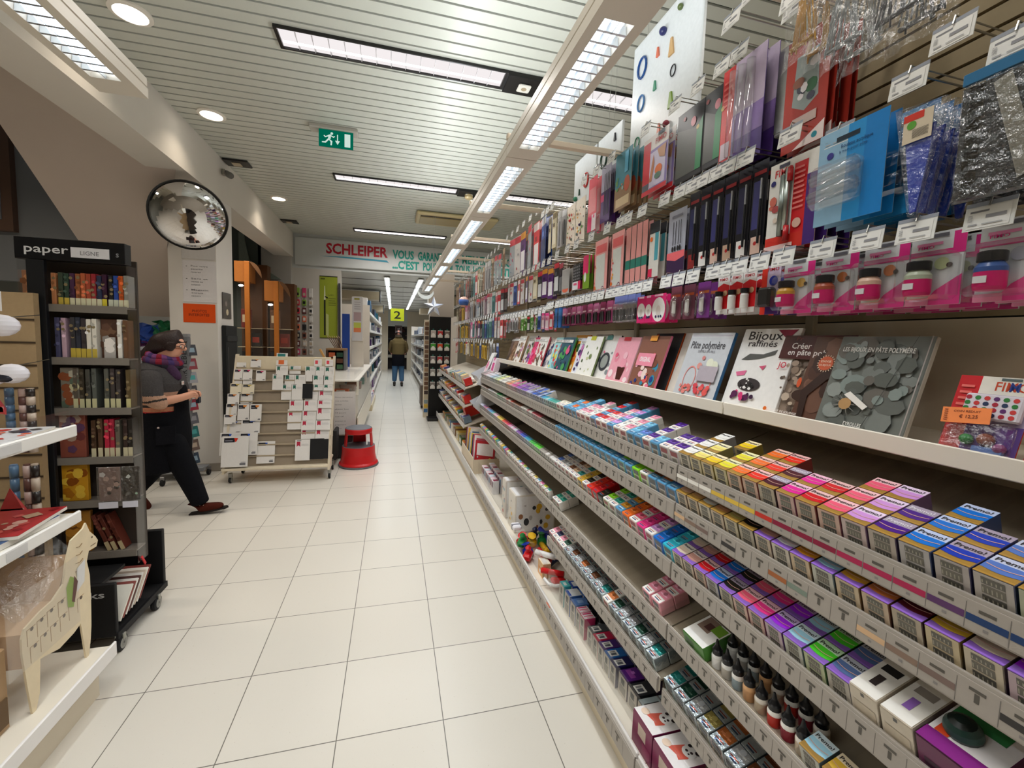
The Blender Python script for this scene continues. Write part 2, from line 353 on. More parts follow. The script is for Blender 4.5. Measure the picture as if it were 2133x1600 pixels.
# ================================================================ CEILING FIXTURES
def troffer(x0, x1, yc, box, label, proto=[None]):
    t = empty('ceiling_troffer', (x0, yc, H), label, 'ceiling light', group='recessed tube lights')
    L = x1 - x0
    b = MB()
    for (a, c, d, e) in ((0, L, -0.1, -0.09), (0, L, 0.09, 0.1), (0, 0.02, -0.09, 0.09), (L - 0.02, L, -0.09, 0.09)): b.box(a, c, d, e, -0.018, 0, '#1c1b1a', 'paint')
    b.box(0.0, L, -0.09, 0.09, -0.004, 0, '#222', 'paint') if False else None
    b.build('frame', t)
    b = MB(); b.box(0.02, L - 0.02, -0.09, 0.09, -0.004, -0.002, '#fff', 'diff'); b.build('reflector', t)
    b = MB(); b.tube((0.03, 0.03, -0.012), (L - 0.03, 0.03, -0.012), 0.006, '#fff', 'tubew', 8); b.build('tube', t)
    b = MB(); n = 15
    for i in range(1, n):
        x = 0.02 + (L - 0.04) * i / n
        b.add([(x - 0.002, -0.088, -0.004), (x + 0.006, -0.088, -0.004), (x + 0.001, 0, -0.012), (x - 0.001, 0, -0.012), (x - 0.002, 0.088, -0.004), (x + 0.006, 0.088, -0.004)], [(0, 1, 2, 3), (3, 2, 5, 4)], '#c9c6c8', 'paint')
        b.box(x - 0.002, x + 0.002, -0.088, 0.088, -0.014, -0.004, '#c9c6c8', 'paint')
    b.box(0.02, L - 0.02, -0.0895, -0.086, -0.017, -0.006, '#f2eef0', 'diff'); b.build('baffle', t)
    if box:
        b = MB(); b.box(L, L + 0.27, -0.1, 0.1, -0.035, 0, '#171615', 'paint', 0.004); b.build('end_plate', t)
        b = MB(); b.box(L + 0.09, L + 0.18, -0.045, 0.045, -0.047, -0.036, '#dedad0', 'paint', 0.008)
        if box == 2: b.lathe([(0.05, -0.036), (0.052, -0.07), (0.035, -0.085), (0, -0.088)], '#cdb888', (L + 0.135, 0, 0))
        b.disc((L + 0.135, 0, -0.0475), 0.02, '#a8977c', (1, 0, 0), (0, -1, 0)); b.build('detector', t)
    return t
troffer(-0.71, 0.74, 3.0, 1, 'nearest white ceiling tube light with a black end box beside the track')
troffer(-0.68, 0.75, 5.31, 2, 'ceiling tube light in the middle row, with a yellowed smoke detector at its end')
troffer(-0.68, 0.90, 7.75, 0, 'ceiling tube light closest to the lettered banner')
troffer(1.05, 2.5, 3.0, 0, 'nearest ceiling tube light on the shelf side of the hanging track')
troffer(1.05, 2.5, 5.31, 0, 'middle-row ceiling tube light on the shelf side of the hanging track')
troffer(1.25, 2.6, 7.75, 0, 'ceiling tube light by the banner on the shelf side of the hanging track')
def track(x, y0, y1, label, gap=0.1):
    t = empty('track_light', (x, y0, 2.33), label, 'track light', group='louvred lights of the hanging track')
    L = y1 - y0; w = 0.075
    b = MB(); b.box(-w, w, 0, L, 0.035, 0.075, '#ded6c8', 'paint', 0.006)
    b.box(-w, -0.044, 0, L, 0, 0.035, '#ded6c8', 'paint'); b.box(0.044, w, 0, L, 0, 0.035, '#ded6c8', 'paint')
    b.box(-0.044, 0.044, 0, gap, 0, 0.035, '#ded6c8', 'paint'); b.box(-0.044, 0.044, L - gap, L, 0, 0.035, '#ded6c8', 'paint'); b.build('housing', t)
    b = MB()
    for s in (-0.02, 0.02): b.tube((s, gap + 0.01, 0.022), (s, L - gap - 0.01, 0.022), 0.008, '#fff', 'tube', 8)
    b.build('tube', t); b = MB(); b.box(-0.043, 0.043, gap, L - gap, 0.033, 0.0345, '#fff', 'louvre'); b.build('reflector', t)
    b = MB(); n = int((L - 2 * gap) / 0.042)
    b.box(-0.001, 0.001, gap, L - gap, 0.0, 0.012, '#fff', 'louvre')
    for i in range(1, n):
        y = gap + (L - 2 * gap) * i / n
        b.prism([(y - 0.004, 0.0), (y + 0.004, 0.0), (y + 0.001, 0.026), (y - 0.001, 0.026)], 'x', -0.043, 0.043, '#fff', 'louvre')
    b.build('louvre', t)
    return t
TL = ['nearest the ceiling corner, brightest and largest', 'second from the nearest, before the first far arm', 'third from the nearest', 'fourth from the nearest', 'fifth from the nearest', 'sixth from the nearest', 'seventh and farthest, by the banner']
track(0.575, 0.0, 0.98, 'white louvred track light overhead, on the near side of the first bracket arm')
for k in range(7):
    track(0.575, 0.98 + k * 0.99, 1.965 + k * 0.99, 'louvred track light over the right shelves, ' + TL[k])
track(-2.5, -0.35, 2.35, 'added louvred fixture, out of view, for the fill lamps beyond the left shelf unit')  # made-up fixture around the left fill lamps, never in view
track(-0.965, -0.2, 1.92, 'white louvred light hanging over the left shelf unit')
for k in range(7):
    t = empty('bracket_arm', (0.5, 0.98 + k * 0.99, 2.405), 'pale flat arm holding the hanging track over the right shelves, %s from the near end' % ordw(k), 'bracket', group='arms of the hanging track')
    b = MB(); b.box(0, 0.80, -0.014, 0.014, 0.001, 0.03, '#d9c9b4', 'paint', 0.004); b.build('bar', t)
    b = MB(); b.box(0.76, 0.80, -0.022, 0.022, -0.012, 0.04, '#d0c4b0', 'paint', 0.004); b.build('bracket', t)
for i, (x, y) in enumerate(((-1.486, 3.05), (-1.499, 4.2), (-1.513, 6.4))):
    t = empty('downlight', (x, y, H), 'round lit downlight beside the beam, ' + ['the nearest and largest', 'the middle one', 'the farthest and smallest'][i], 'ceiling light', group='round downlights along the beam')
    b = MB(); b.lathe([(0.105, 0), (0.105, -0.01), (0.082, -0.016), (0.08, -0.006)], '#e8e2d6', n=28, mat='paint'); b.build('trim_ring', t)
    b = MB(); b.lathe([(0.08, -0.006), (0.06, -0.012), (0, -0.014)], '#fff', n=28, mat='lamp'); b.build('lens', t)
for i, (x, y) in enumerate(((-1.66, 5.25), (-1.66, 7.6))):
    t = empty('ceiling_speaker', (x, y, H), 'small black square ceiling fitting at the beam, ' + ['above the pillar', 'farther along'][i], 'ceiling fitting')
    b = MB(); b.box(-0.1, 0.14, -0.09, 0.09, -0.02, 0, '#1a1918', 'paint', 0.004); b.build('plate', t)
    b = MB(); b.box(-0.03, 0.06, -0.045, 0.045, -0.03, -0.0205, '#b8a88c', 'paint', 0.005); b.build('cover', t)
t = empty('wall_camera', (-1.765, 5.2, 3.16), 'small grey camera fixed to the beam above the pillar', 'camera')
b = MB(); b.box(0, 0.03, -0.03, 0.03, -0.03, 0.03, '#8f8a80', 'paint', 0.005); b.build('mount', t)
b = MB(); b.tube((0.03, 0.02, 0), (0.10, -0.08, -0.05), 0.032, '#6e6b64', 'paint', 12); b.build('camera_body', t)
# exit sign
t = empty('exit_sign', (-0.504, 4.1, H), 'green emergency exit sign with running figure under the slatted ceiling', 'exit sign')
b = MB(); b.box(-0.22, 0.18, -0.03, 0.08, -0.035, 0, '#b8b4aa', 'paint', 0.006); b.box(-0.14, 0.14, 0.0, 0.03, -0.17, -0.034, '#8e8c84', 'paint'); b.build('housing', t)
b = MB(); b.box(-0.142, 0.142, -0.012, 0.0, -0.18, -0.036, '#0b6a48', 'signlit', 0.003)
Y = -0.0135
def sp(pts): b.poly([(p[0], Y, p[1]) for p in pts], '#eafff0', 'signwhite')
sp([(0.07, -0.165), (0.118, -0.165), (0.118, -0.055), (0.07, -0.055)])
sp([(0.008, -0.07), (0.016, -0.07), (0.016, -0.13), (0.008, -0.13)]); sp([(-0.008, -0.122), (0.032, -0.122), (0.012, -0.155)])
b.disc((-0.035, Y, -0.066), 0.011, '#eafff0', (1, 0, 0), mat='signwhite')
sp([(-0.06, -0.078), (-0.04, -0.074), (-0.045, -0.115), (-0.066, -0.112)]); sp([(-0.066, -0.112), (-0.052, -0.116), (-0.03, -0.13), (-0.035, -0.165), (-0.046, -0.165), (-0.045, -0.137)])
sp([(-0.066, -0.11), (-0.055, -0.118), (-0.085, -0.15), (-0.115, -0.15), (-0.115, -0.14), (-0.09, -0.138)]); sp([(-0.06, -0.08), (-0.052, -0.09), (-0.09, -0.105), (-0.102, -0.09), (-0.095, -0.086), (-0.086, -0.094)])
sp([(-0.042, -0.08), (-0.04, -0.092), (-0.02, -0.1), (-0.008, -0.088), (-0.014, -0.084), (-0.022, -0.09)])
b.build('sign_face', t)
# air conditioner cassette
t = empty('air_conditioner', (0.9, 6.5, H - 0.012), 'cream ceiling air conditioner cassette with a dark slot', 'air conditioner')
b = MB(); b.box(-0.6, 0.6, -0.28, 0.28, -0.05, 0, '#c9b98c', 'paint', 0.02); b.build('panel', t)
b = MB(); b.box(-0.54, 0.2, -0.22, -0.17, -0.056, -0.048, '#4a4232', 'matte'); b.box(-0.54, 0.2, -0.15, 0.2, -0.06, -0.05, '#a8976a', 'paint'); b.build('grille', t)
# ================================================================ BANNER
t = empty('shop_banner', (0, 8.44, 0), 'long grey banner with red and teal lettering under the ceiling', 'banner')
b = MB(); b.box(-1.74, 3.5, -0.03, 0, 2.74, 3.24, '#c9cdcc', 'paint', 0.01); b.build('board', t)
X1 = (1, 0, 0); b = MB()
b.text('SCHLEIPER', (-1.21, -0.034, 2.985), 0.18, '#b51f33', X1, width=1.09, bold=.03); b.build('lettering_red', t)
b = MB(); b.poly([(-1.32, -0.033, 2.925), (-0.13, -0.033, 2.895), (-0.09, -0.033, 2.875), (-0.14, -0.033, 2.93), (-0.9, -0.033, 2.942)], '#3f93ac', 'paper')
for k, (w1, w2) in enumerate((('VOUS', "...C'EST"), ('GARANTIT', 'POURQUOI'), ('LE', 'TOUS'), ('MEILLEUR', 'NOS'), ('CHOIX', 'CLIENTS'))):
    b.text(w1, ([-.035, .44, 1.08, 1.30, 2.0][k], -0.034, 2.985), .15, '#2b9a8c', X1, width=[.40, .57, .15, .62, .45][k], bold=.04); b.text(w2, ([-.035, .54, 1.17, 1.52, 1.82][k], -0.034, 2.795), .145, '#2b9a8c', X1, width=[.50, .57, .29, .24, .55][k], bold=.04)
b.build('lettering_teal', t)

# ================================================================ RIGHT-HAND SHELVING
TILT = R(18)
GX = 0.851          # front plane of the tiers
TZ = [1.06, 0.94, 0.75, 0.545, 0.335]       # underside of each price strip
CREAM = '#e2dacb'
BAY = ['the nearest bay', 'the second bay', 'the third bay', 'the fourth bay']
CHAR = [['#f3f1ea'] * 3 + ['#e3bf4e'] * 3 + ['#c9372c'] + ['#8d1f3f'] * 3 + ['#b02a55'] * 3 + ['#5d3a68'] + ['#24406f'] * 6]
def strip_mesh(y0, y1, pitch, cols, hh):
    b = MB(); L = y1 - y0
    b.box(-0.006, 0, 0.003, L - 0.003, 0, hh, '#aaa39b', 'paint')
    b.box(-0.0075, -0.006, 0.004, L - 0.004, 0.003, hh - 0.006, '#a9a29a', 'paper')
    n = int(L / pitch)
    for i in range(n):
        y = L - (i + 0.5) * pitch; X = -0.0079
        b.box(X, -0.0075, y - pitch / 2 - 0.0004, y - pitch / 2 + 0.0004, 0.004, hh - 0.01, '#7a7672', 'paper')
        w = pitch * 0.2
        b.poly([(X, y + w, hh * 0.72), (X, y - w, hh * 0.72), (X, y - w, hh * 0.63), (X, y + w, hh * 0.63)], '#5c5852', 'paper')
        c = cols[i % len(cols)]
        if c: b.poly([(X, y + pitch * 0.48, hh * 0.52), (X, y - pitch * 0.48, hh * 0.52), (X, y - pitch * 0.48, hh * 0.32), (X, y + pitch * 0.48, hh * 0.32)], c, 'paper')
        b.poly([(X, y + w * 0.3, hh * (0.24 if c else 0.6)), (X, y - w * 0.3, hh * (0.24 if c else 0.6)), (X, y - w * 0.3, hh * (0.16 if c else 0.34)), (X, y + w * 0.3, hh * (0.16 if c else 0.34))], '#8a8684' if c else '#5c5852', 'paper')
    return b
def tray(unit, tier, y0, y1, pitch, cols, zz=None, xx=GX, depth=0.36):
    z = TZ[tier] if zz is None else zz
    # local frame of the unit is the world: sloping tray floor, front lip, fins
    b = MB(); L = y1 - y0; ct, st = math.cos(TILT), math.sin(TILT)
    def P(s, h): return (xx + 0.004 + s * ct - h * st, z + 0.042 + s * st + h * ct)
    f = [P(0, 0), P(depth, 0), P(depth, -0.006), P(0, -0.006)]
    b.prism(f, 'y', y0 + 0.003, y1 - 0.003, '#9b8f7c', 'paint')
    b.box(xx, xx + 0.006, y0 + 0.003, y1 - 0.003, z + 0.004, z + 0.05, CREAM, 'paint')
    o = b.build('tray', unit, norm=True)
    s = strip_mesh(y0, y1, pitch, cols, 0.054).build('price_strip', o, (xx, y0, z))
    b = MB(); n = max(1, int(round(L / pitch)))
    b.prism([P(0.0, 0.001), P(depth * 0.98, 0.001), P(depth * 0.98, 0.003), P(0.0, 0.003)], 'y', y0 + 0.004, y1 - 0.004, '#ccc', 'clear')
    for i in range(n + 1):
        y = y1 - i * pitch
        if y < y0 - 0.001: break
        b.prism([P(0.0, 0.002), P(depth * 0.96, 0.002), P(depth * 0.96, 0.028), P(0.0, 0.028)], 'y', y - 0.0007, y + 0.0007, '#ccc', 'clear')
    b.build('lane_divider', o)
    return P
for k in range(4):
    y0 = 0.08 + k; y1 = y0 + 1
    u = empty('shelf_unit', (0, 0, 0), 'cream shop shelving unit with sloping trays, %s along the aisle' % BAY[k], 'shelving', group='bays of the right-hand shelving')
    b = MB(); b.box(0.79, 0.81, y0 + 0.002, y1 - 0.002, 0.0, 0.11, '#d8ccb4', 'paint'); b.box(0.81, 1.3, y0, y1, 0.09, 0.11, '#c9bda6', 'paint'); b.build('plinth', u)
    b = MB(); b.box(0.775, 1.3, y0 + 0.002, y1 - 0.002, 0.11, 0.135, CREAM, 'paint'); b.box(0.765, 0.775, y0 + 0.002, y1 - 0.002, 0.085, 0.175, '#dcdad8', 'paint', 0.003)
    sh = b.build('base_shelf', u)
    strip_mesh(y0, y1, 0.0715, [None], 0.07).build('price_strip', sh, (0.7645, y0, 0.092))
    b = MB(); b.box(0.835, 0.838, y0 + 0.01, y1 - 0.01, 0.135, 0.26, '#fff', 'clear'); b.build('clear_guard', u)
    b = MB(); b.box(1.30, 1.32, y0, y1, 0.11, 1.56, '#d9cdb6', 'paint'); b.build('back_panel', u)
    top = 2.62 if k == 0 else 2.12
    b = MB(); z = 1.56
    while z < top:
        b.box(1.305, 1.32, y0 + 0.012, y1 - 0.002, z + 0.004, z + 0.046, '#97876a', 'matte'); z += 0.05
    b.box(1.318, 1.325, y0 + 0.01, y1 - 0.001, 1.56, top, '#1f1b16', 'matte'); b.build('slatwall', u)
    b = MB(); b.box(1.285, 1.304, y0 + 0.968, y0 + 0.998, 0.11, 2.40 if k == 0 else 2.2, '#b9ac94', 'paint', 0.003); b.build('upright', u)
    b = MB(); b.box(1.0, 1.30, y0 + 0.002, y1 - 0.002, 1.27, 1.288, '#ddd3c0', 'paint'); b.box(0.994, 1.0, y0 + 0.002, y1 - 0.002, 1.268, 1.306, '#e6dfd2', 'paint', 0.002)
    b.build('book_shelf', u)
    pit = [0.048, 0.05, 0.0333, 0.0333][k]
    for tier in range(5):
        cols = [None]
        zz = None; xx = GX
        if k == 0 and tier == 0: cols = CHAR[0]
        if k == 0 and tier == 1: cols = ['#d8b48e', '#8a7466', '#7d6a63', None, '#3d3b3b', None, None, '#a9663c', '#7d8c80', None, None]
        if tier == 4 and k > 1: continue
        if tier == 4: xx = 0.845 if k == 0 else 0.83; zz = 0.335 if k == 0 else 0.37
        if k == 0: tray(u, tier, y0, y1, pit, cols, zz, xx, 0.36)
        else: tray(u, tier, y0, y1, pit if k > 1 or tier < 1 else 0.06, cols, zz, xx, 0.36)
    if k == 3:
        b = MB(); 
        for z in (1.06, 0.88): b.prism([(0.80, z - 0.02), (0.86, z + 0.08), (1.25, z + 0.2), (1.25, z + 0.0), (0.86, z - 0.04)], 'y', y1 - 0.004, y1 + 0.01, '#d5d6d9', 'paint')
        b.build('end_panel', u)
def lane_pos(tier, s, zz=None, xx=GX):
    z = TZ[tier] if zz is None else zz; ct, st = math.cos(TILT), math.sin(TILT)
    return xx + 0.008 + s * ct - 0.0035 * st, z + 0.042 + s * st + 0.0035 * ct
ROT = (0, -TILT, 0)
# rot about y by -18 deg lifts the back (+x) of an item

# ================================================================ BLOCKS AND PACKETS ON THE TRAYS
BC = {'white': '#f2f1ee', 'pale yellow': '#efe27a', 'yellow': '#f0cf1c', 'lemon yellow': '#e6df2e', 'orange': '#f2732c', 'red-orange': '#ea3424', 'maroon': '#4a1426',
 'magenta': '#e3279a', 'red': '#d01c26', 'coral pink': '#ef5f7e', 'lilac': '#cf94dc', 'purple': '#4a1f86', 'bright blue': '#1b72d2', 'dark blue': '#1f3db4', 'slate blue': '#5577c2', 'sea green': '#2fa08c',
 'tan': '#dfb391', 'golden brown': '#d2a262', 'silver grey': '#cfd0c9', 'copper': '#c08a5e', 'olive gold': '#b3a45c', 'black': '#23221c', 'pearl white': '#e6e4ea', 'orange gold': '#e29a2e',
 'pale blue': '#9fd0e6', 'gold': '#d9a23c', 'rust': '#c9763f', 'dark red': '#5b1c28', 'yellow gold': '#d9b23f', 'pearl cream': '#dccdb9', 'bronze pink': '#c08f83', 'pink': '#e8388a',
 'violet': '#a02ae0', 'green': '#4cc92f', 'blue grey': '#566fa0', 'light blue': '#6fb8e0', 'cream': '#eee6cf', 'rose': '#e88fa6', 'lime': '#8fe62c', 'teal': '#2b8f8a', 'brown': '#7a4a2c', 'cyan': '#35bcd6', 'grey': '#9a9a9c', 'navy': '#232a52', 'silver': '#c4c8cc', 'dark green': '#1f4a3a'}
_mesh = {}
def premo(col, band):
    k = ('premo', col, band)
    if k in _mesh: return _mesh[k]
    c = BC[col]; b = MB(); w = 0.0222; D = 0.056; Z = 0.052
    b.box(0, D, -w, w, 0, Z, tuple(0.75 * a + 0.25 * q for a, q in zip(srgb('#463c38'), srgb(c))), 'gloss', 0.0012)
    # front: frame with grey barcode windows
    tint = tuple(0.55 * a + 0.45 * q for a, q in zip(srgb('#cfc4ac'), srgb(c)))
    b.box(-0.0004, 0.0, -w + .001, w - .001, 0.001, Z - .001, tuple(0.8 * a + 0.2 * q for a, q in zip(srgb('#c4baa4'), srgb(c))), 'gloss')
    for z0, z1, g in ((0.036, 0.047, '#5f5d55'), (0.020, 0.034, '#6b675c'), (0.003, 0.017, '#4f4d48')):
        b.poly([(-0.0008, 0.013, z0), (-0.0008, -0.013, z0), (-0.0008, -0.013, z1), (-0.0008, 0.013, z1)], g, 'gloss')
        for q in range(5): b.poly([(-0.0011, 0.012 - q * .005, z0 + .002), (-0.0011, 0.0105 - q * .005, z0 + .002), (-0.0011, 0.0105 - q * .005, z1 - .004), (-0.0011, 0.012 - q * .005, z1 - .004)], '#a8a494', 'gloss')
    T = Z + 0.0005
    g = '#a07c3a' if band == 'gold' else '#8a62bd'
    def top(x0, x1, cc, dz=0, y0=-w, y1=w): b.poly([(x0, y1, T + dz), (x0, y0, T + dz), (x1, y0, T + dz), (x1, y1, T + dz)], cc, 'gloss')
    top(0.0, 0.016, g); top(0.001, 0.004, tuple(min(1, q * 1.3) for q in srgb(g)), .0003)
    top(0.016, 0.038, c); top(0.038, D, tuple(0.5 * a + 0.5 for a in srgb(c)) if col not in ('maroon', 'purple', 'black', 'dark blue', 'dark red') else '#a89cb0')
    # swooshes
    n = 7
    for x0, h_, cc in ((0.013, 0.006, c), (0.024, 0.0016, '#d8a89a' if col != 'white' else '#c9c4ba')):
        V = [];
        for i in range(n + 1):
            t_ = i / n; y_ = w - 2 * w * t_; x_ = x0 - 0.004 * math.sin(t_ * math.pi) + 0.003
            V += [(x_, y_ * .92, T + .0006), (x_ + h_, y_ * .92, T + .0006)]
        b.add(V, [(2 * i, 2 * i + 2, 2 * i + 3, 2 * i + 1) for i in range(n)], cc, 'gloss')
    b.text('Premo!', (0.041, 0.018, T + 0.0009), 0.009, '#2b2a2c' if col not in ('maroon', 'purple') else '#e8e6ee', (0, -1, 0), (1, 0, 0), width=0.036, mat='gloss')
    _mesh[k] = b.mesh('clay_block'); return _mesh[k]
def packet(col, style, w=0.0228, D=0.054, Z=0.05):
    k = (col, style, w, D, Z)
    if k in _mesh: return _mesh[k]
    c = BC.get(col, col) if isinstance(col, str) else col; b = MB(); sf = 'foil' if style == 'foil' else 'gloss'
    base = {'fimo': '#e9e4dc', 'blue': '#5d9fca', 'foil': '#b9c4c8', 'pot': '#e6e2dc', 'pink': '#f0a8b4', 'tone': c}[style]
    b.box(0, D, -w, w, 0, Z, base, sf, 0.002 if D > .03 else 0.0008)
    T = Z + 0.0005
    def top(x0, x1, cc, y0=-w * .95, y1=w * .95, dz=0): b.poly([(x0, y1, T + dz), (x0, y0, T + dz), (x1, y0, T + dz), (x1, y1, T + dz)], cc, sf)
    if style == 'pot':
        top(.001, D * .6, c); top(D * .6, D * .98, tuple(q * .6 for q in srgb(c)))
    else:
        top(.002, D * .45, '#f4f2ee' if style in ('fimo', 'pink') else base); top(D * .45, D * .97, c)
        top(D * .12, D * .2, '#4b5a7a', -w * .5, w * .5, .0004); top(D * .26, D * .31, '#b0402f' if style != 'blue' else '#eee', -w * .6, w * .6, .0004)
        top(D * .62, D * .72, tuple(min(1, q * 1.6 + .08) for q in srgb(c)), -w * .7, w * .7, .0004)
        b.disc((D * .8, 0, T + .0006), w * .35, tuple(q * .5 for q in srgb(c)), (0, 1, 0), (1, 0, 0), 10)
    X = -0.0004
    for z0, z1, y0, y1, cc in ((.08, .95, -.92, .92, c if style in ('tone', 'pot') else tuple(.6 * a + .4 * q for a, q in zip(srgb(base), srgb(c)))), (.12, .5, -.6, .6, '#d9d6cc'), (.55, .86, -.7, .7, '#4c5358' if style != 'fimo' else '#8c2f36')):
        b.poly([(X, w * y1, Z * z0), (X, w * y0, Z * z0), (X, w * y0, Z * z1), (X, w * y1, Z * z1)], cc, sf); X -= .0003
    for q in range(6): b.poly([(X, w * (.5 - q * .17), Z * .16), (X, w * (.43 - q * .17), Z * .16), (X, w * (.43 - q * .17), Z * .44), (X, w * (.5 - q * .17), Z * .44)], '#2c2c2c', sf)
    _mesh[k] = b.mesh('packet'); return _mesh[k]
TN = ['top tray', 'second tray', 'third tray', 'fourth tray', 'fifth tray']
def put(name, me, tier, y, row, label, cat, group, D, zz=None, xx=GX, jit=0.0012):
    x, z = lane_pos(tier, row * (D + 0.0015) + random.uniform(0, jit), zz, xx)
    o = bpy.data.objects.new(name, me); COL.objects.link(o); o.location = (x, y + random.uniform(-jit, jit) * .5, z); o.rotation_euler = ROT
    tag(o, label, cat, group); return o
RW = ['front', 'second back', 'third back', 'fourth back']
# nearest bay: gold-banded blocks in the top tray, then copper and purple-banded ones
T1C = [('white', 3), ('pale yellow', 2), ('yellow', 1), ('lemon yellow', 2), ('orange', 3), ('red-orange', 3), ('maroon', 2), ('magenta', 2), ('red', 2), ('coral pink', 3), ('lilac', 3), ('purple', 2), ('bright blue', 3), ('dark blue', 2), ('slate blue', 2), ('sea green', 1)]
for i, (c, n) in enumerate(T1C):
    for r in range(n):
        put('clay_block', premo(c, 'gold'), 0, 1.08 - 0.024 - i * 0.048, r, '%s clay block in the top tray of the nearest bay, %s' % (c, RW[r]), 'clay block', 'clay blocks in the nearest bay', 0.056)
put('clay_block', premo('yellow', 'gold'), 0, 1.08 - 0.024 - 2 * 0.048, 2, 'yellow clay block alone behind a gap in the top tray of the nearest bay', 'clay block', 'clay blocks in the nearest bay', 0.056)
T2C = ['tan', 'golden brown', 'silver grey', 'copper', 'olive gold', 'black', 'bronze pink', 'pearl white', 'orange gold', 'pale blue', 'gold', 'rust', 'dark red', 'yellow gold', 'pearl cream', 'violet']
T3C = ['pearl cream', 'bronze pink', 'red', 'bright blue', 'black', 'coral pink', 'pink', 'violet', 'pale blue', 'green', 'blue grey']
for tier, TC in ((1, T2C), (2, T3C)):
    for i, c in enumerate(TC):
        for r in range(2):
            put('clay_block', premo(c, 'gold' if tier == 1 and i < 6 else 'purple'), tier, 1.08 - 0.024 - i * 0.048, r, '%s clay block in the %s of the nearest bay, %s' % (c, TN[tier], RW[r]), 'clay block', 'clay blocks in the nearest bay', 0.056)
# second bay
B1 = {0: [('cream', 'fimo', 1), ('cream', 'fimo', 1), ('light blue', 'blue', 2), ('orange', 'blue', 2), ('light blue', 'blue', 3), ('rose', 'fimo', 2), ('rose', 'fimo', 3), ('white', 'fimo', 2), ('red', 'blue', 4), ('red', 'fimo', 2), ('rose', 'fimo', 3), ('lilac', 'blue', 4), ('white', 'fimo', 2), ('rose', 'fimo', 3), ('light blue', 'blue', 2), ('slate blue', 'blue', 1), ('purple', 'fimo', 3), ('light blue', 'blue', 1), ('purple', 'fimo', 2), ('purple', 'fimo', 2)],
 1: [('light blue', 'blue', 2)] * 8 + [('teal', 'blue', 2), ('light blue', 'blue', 2), ('teal', 'blue', 2), ('light blue', 'blue', 2), ('slate blue', 'blue', 1), ('lime', 'blue', 2), ('light blue', 'blue', 2), ('lime', 'tone', 2), ('lime', 'fimo', 2), ('brown', 'blue', 2), ('rust', 'blue', 2), ('slate blue', 'blue', 1)],
 2: [('slate blue', 'fimo', 2), ('grey', 'fimo', 2), ('silver', 'fimo', 2), ('brown', 'fimo', 2), ('tan', 'fimo', 2), ('teal', 'fimo', 2), ('yellow gold', 'tone', 2), ('black', 'fimo', 2), ('red-orange', 'tone', 2), ('red', 'tone', 2), ('black', 'tone', 1), ('lime', 'fimo', 2), ('sea green', 'fimo', 2), ('orange gold', 'blue', 2), ('orange', 'tone', 2), ('coral pink', 'fimo', 2), ('pink', 'tone', 2), ('lilac', 'fimo', 2), ('bright blue', 'tone', 2), ('cyan', 'tone', 2)],
 3: [('sea green', 'fimo', 2), ('sea green', 'fimo', 2)]}
for tier, L_ in B1.items():
    for i, (c, st, n) in enumerate(L_):
        for r in range(n):
            put('clay_packet', packet(c, st), tier, 2.08 - 0.025 - i * 0.05, r, '%s clay packet, %s in the %s lane, %s, second bay' % (c, RW[r], ordw(i), TN[tier]), 'clay packet', 'clay packets in the second bay', 0.054)
for i, y in enumerate((1.20, 1.147)):
    for r in range(2): put('clay_packet', packet('rose', 'pink'), 3, y, r, 'pink clay packet, %s, by the %s the fourth tray, second bay' % (RW[r], ['empty lanes of', 'joint ending'][i]), 'clay packet', 'clay packets in the second bay', 0.054)
# fifth tray: pink, dark and foil packets
F1 = [('rose', 'pink'), ('navy', 'fimo'), ('rose', 'fimo'), ('dark green', 'fimo'), ('silver', 'foil'), ('brown', 'foil'), ('silver', 'foil'), ('rust', 'foil'), ('silver', 'foil'), ('brown', 'foil'), ('silver', 'foil'), ('teal', 'foil'), ('rust', 'fimo'), ('dark green', 'foil'), ('silver', 'foil'), ('grey', 'foil'), ('dark green', 'foil'), ('silver', 'foil'), ('teal', 'foil')]
for i, (c, st) in enumerate(F1):
    for r in range(2): put('foil_packet', packet(c, st), 4, 2.03 - i * 0.05, r, '%s packet, %s in the %s lane, fifth tray, second bay' % (c, RW[r], ordw(i)), 'clay packet', 'packets in the fifth tray', 0.054, 0.37, 0.83)
F0 = ['teal', 'dark green', 'silver', 'olive gold', 'rust', 'silver', 'brown', 'silver', 'grey', 'silver', 'teal', 'silver']
for i, c in enumerate(F0):
    for r in range(2): put('foil_packet', packet(c, 'foil'), 4, 1.05 - i * 0.05, r, '%s foil packet, %s in the %s lane, fifth tray, nearest bay' % (c, RW[r], ordw(i)), 'clay packet', 'packets in the fifth tray', 0.054, 0.335, 0.845)
# third and fourth bays: small pots and sticks in narrow lanes
RB = {0: ['#f4dfe2', '#f0b8c4', '#e8e6ee', '#bcd4ee', '#a8dcea', '#cfe6a8', '#f4e86a', '#f4f2ea', '#f2a83c', '#e8585a', '#d84a9a', '#a25ac0', '#7a50b8', '#4a5cc8', '#2f6fd8', '#2f9ad8', '#35b8c8', '#3aa89a'],
 1: ['#a08c80', '#8a6a5c', '#c8ccd0', '#e0dcd4', '#3aa05a', '#d8cfc4', '#c04030', '#8a5a44', '#e8e4de', '#b84a58', '#d8d0cc', '#54483f'],
 2: ['#d8d8f0', '#7a70b8', '#e88a98', '#5aa0d8', '#8ad0c8', '#f0b0c8', '#f0d8e8', '#f0d060', '#e85838', '#d83868', '#f0a0c8', '#e0e0e8', '#8050a8', '#3a58c8', '#38a0c8', '#40b848', '#58d838', '#a8a098', '#e8e4e0'],
 3: ['#e8dcc8', '#f0d060', '#78b8e8', '#e878a8', '#c8d84a', '#50a8a0', '#e8e8e8']}
random.seed(11)
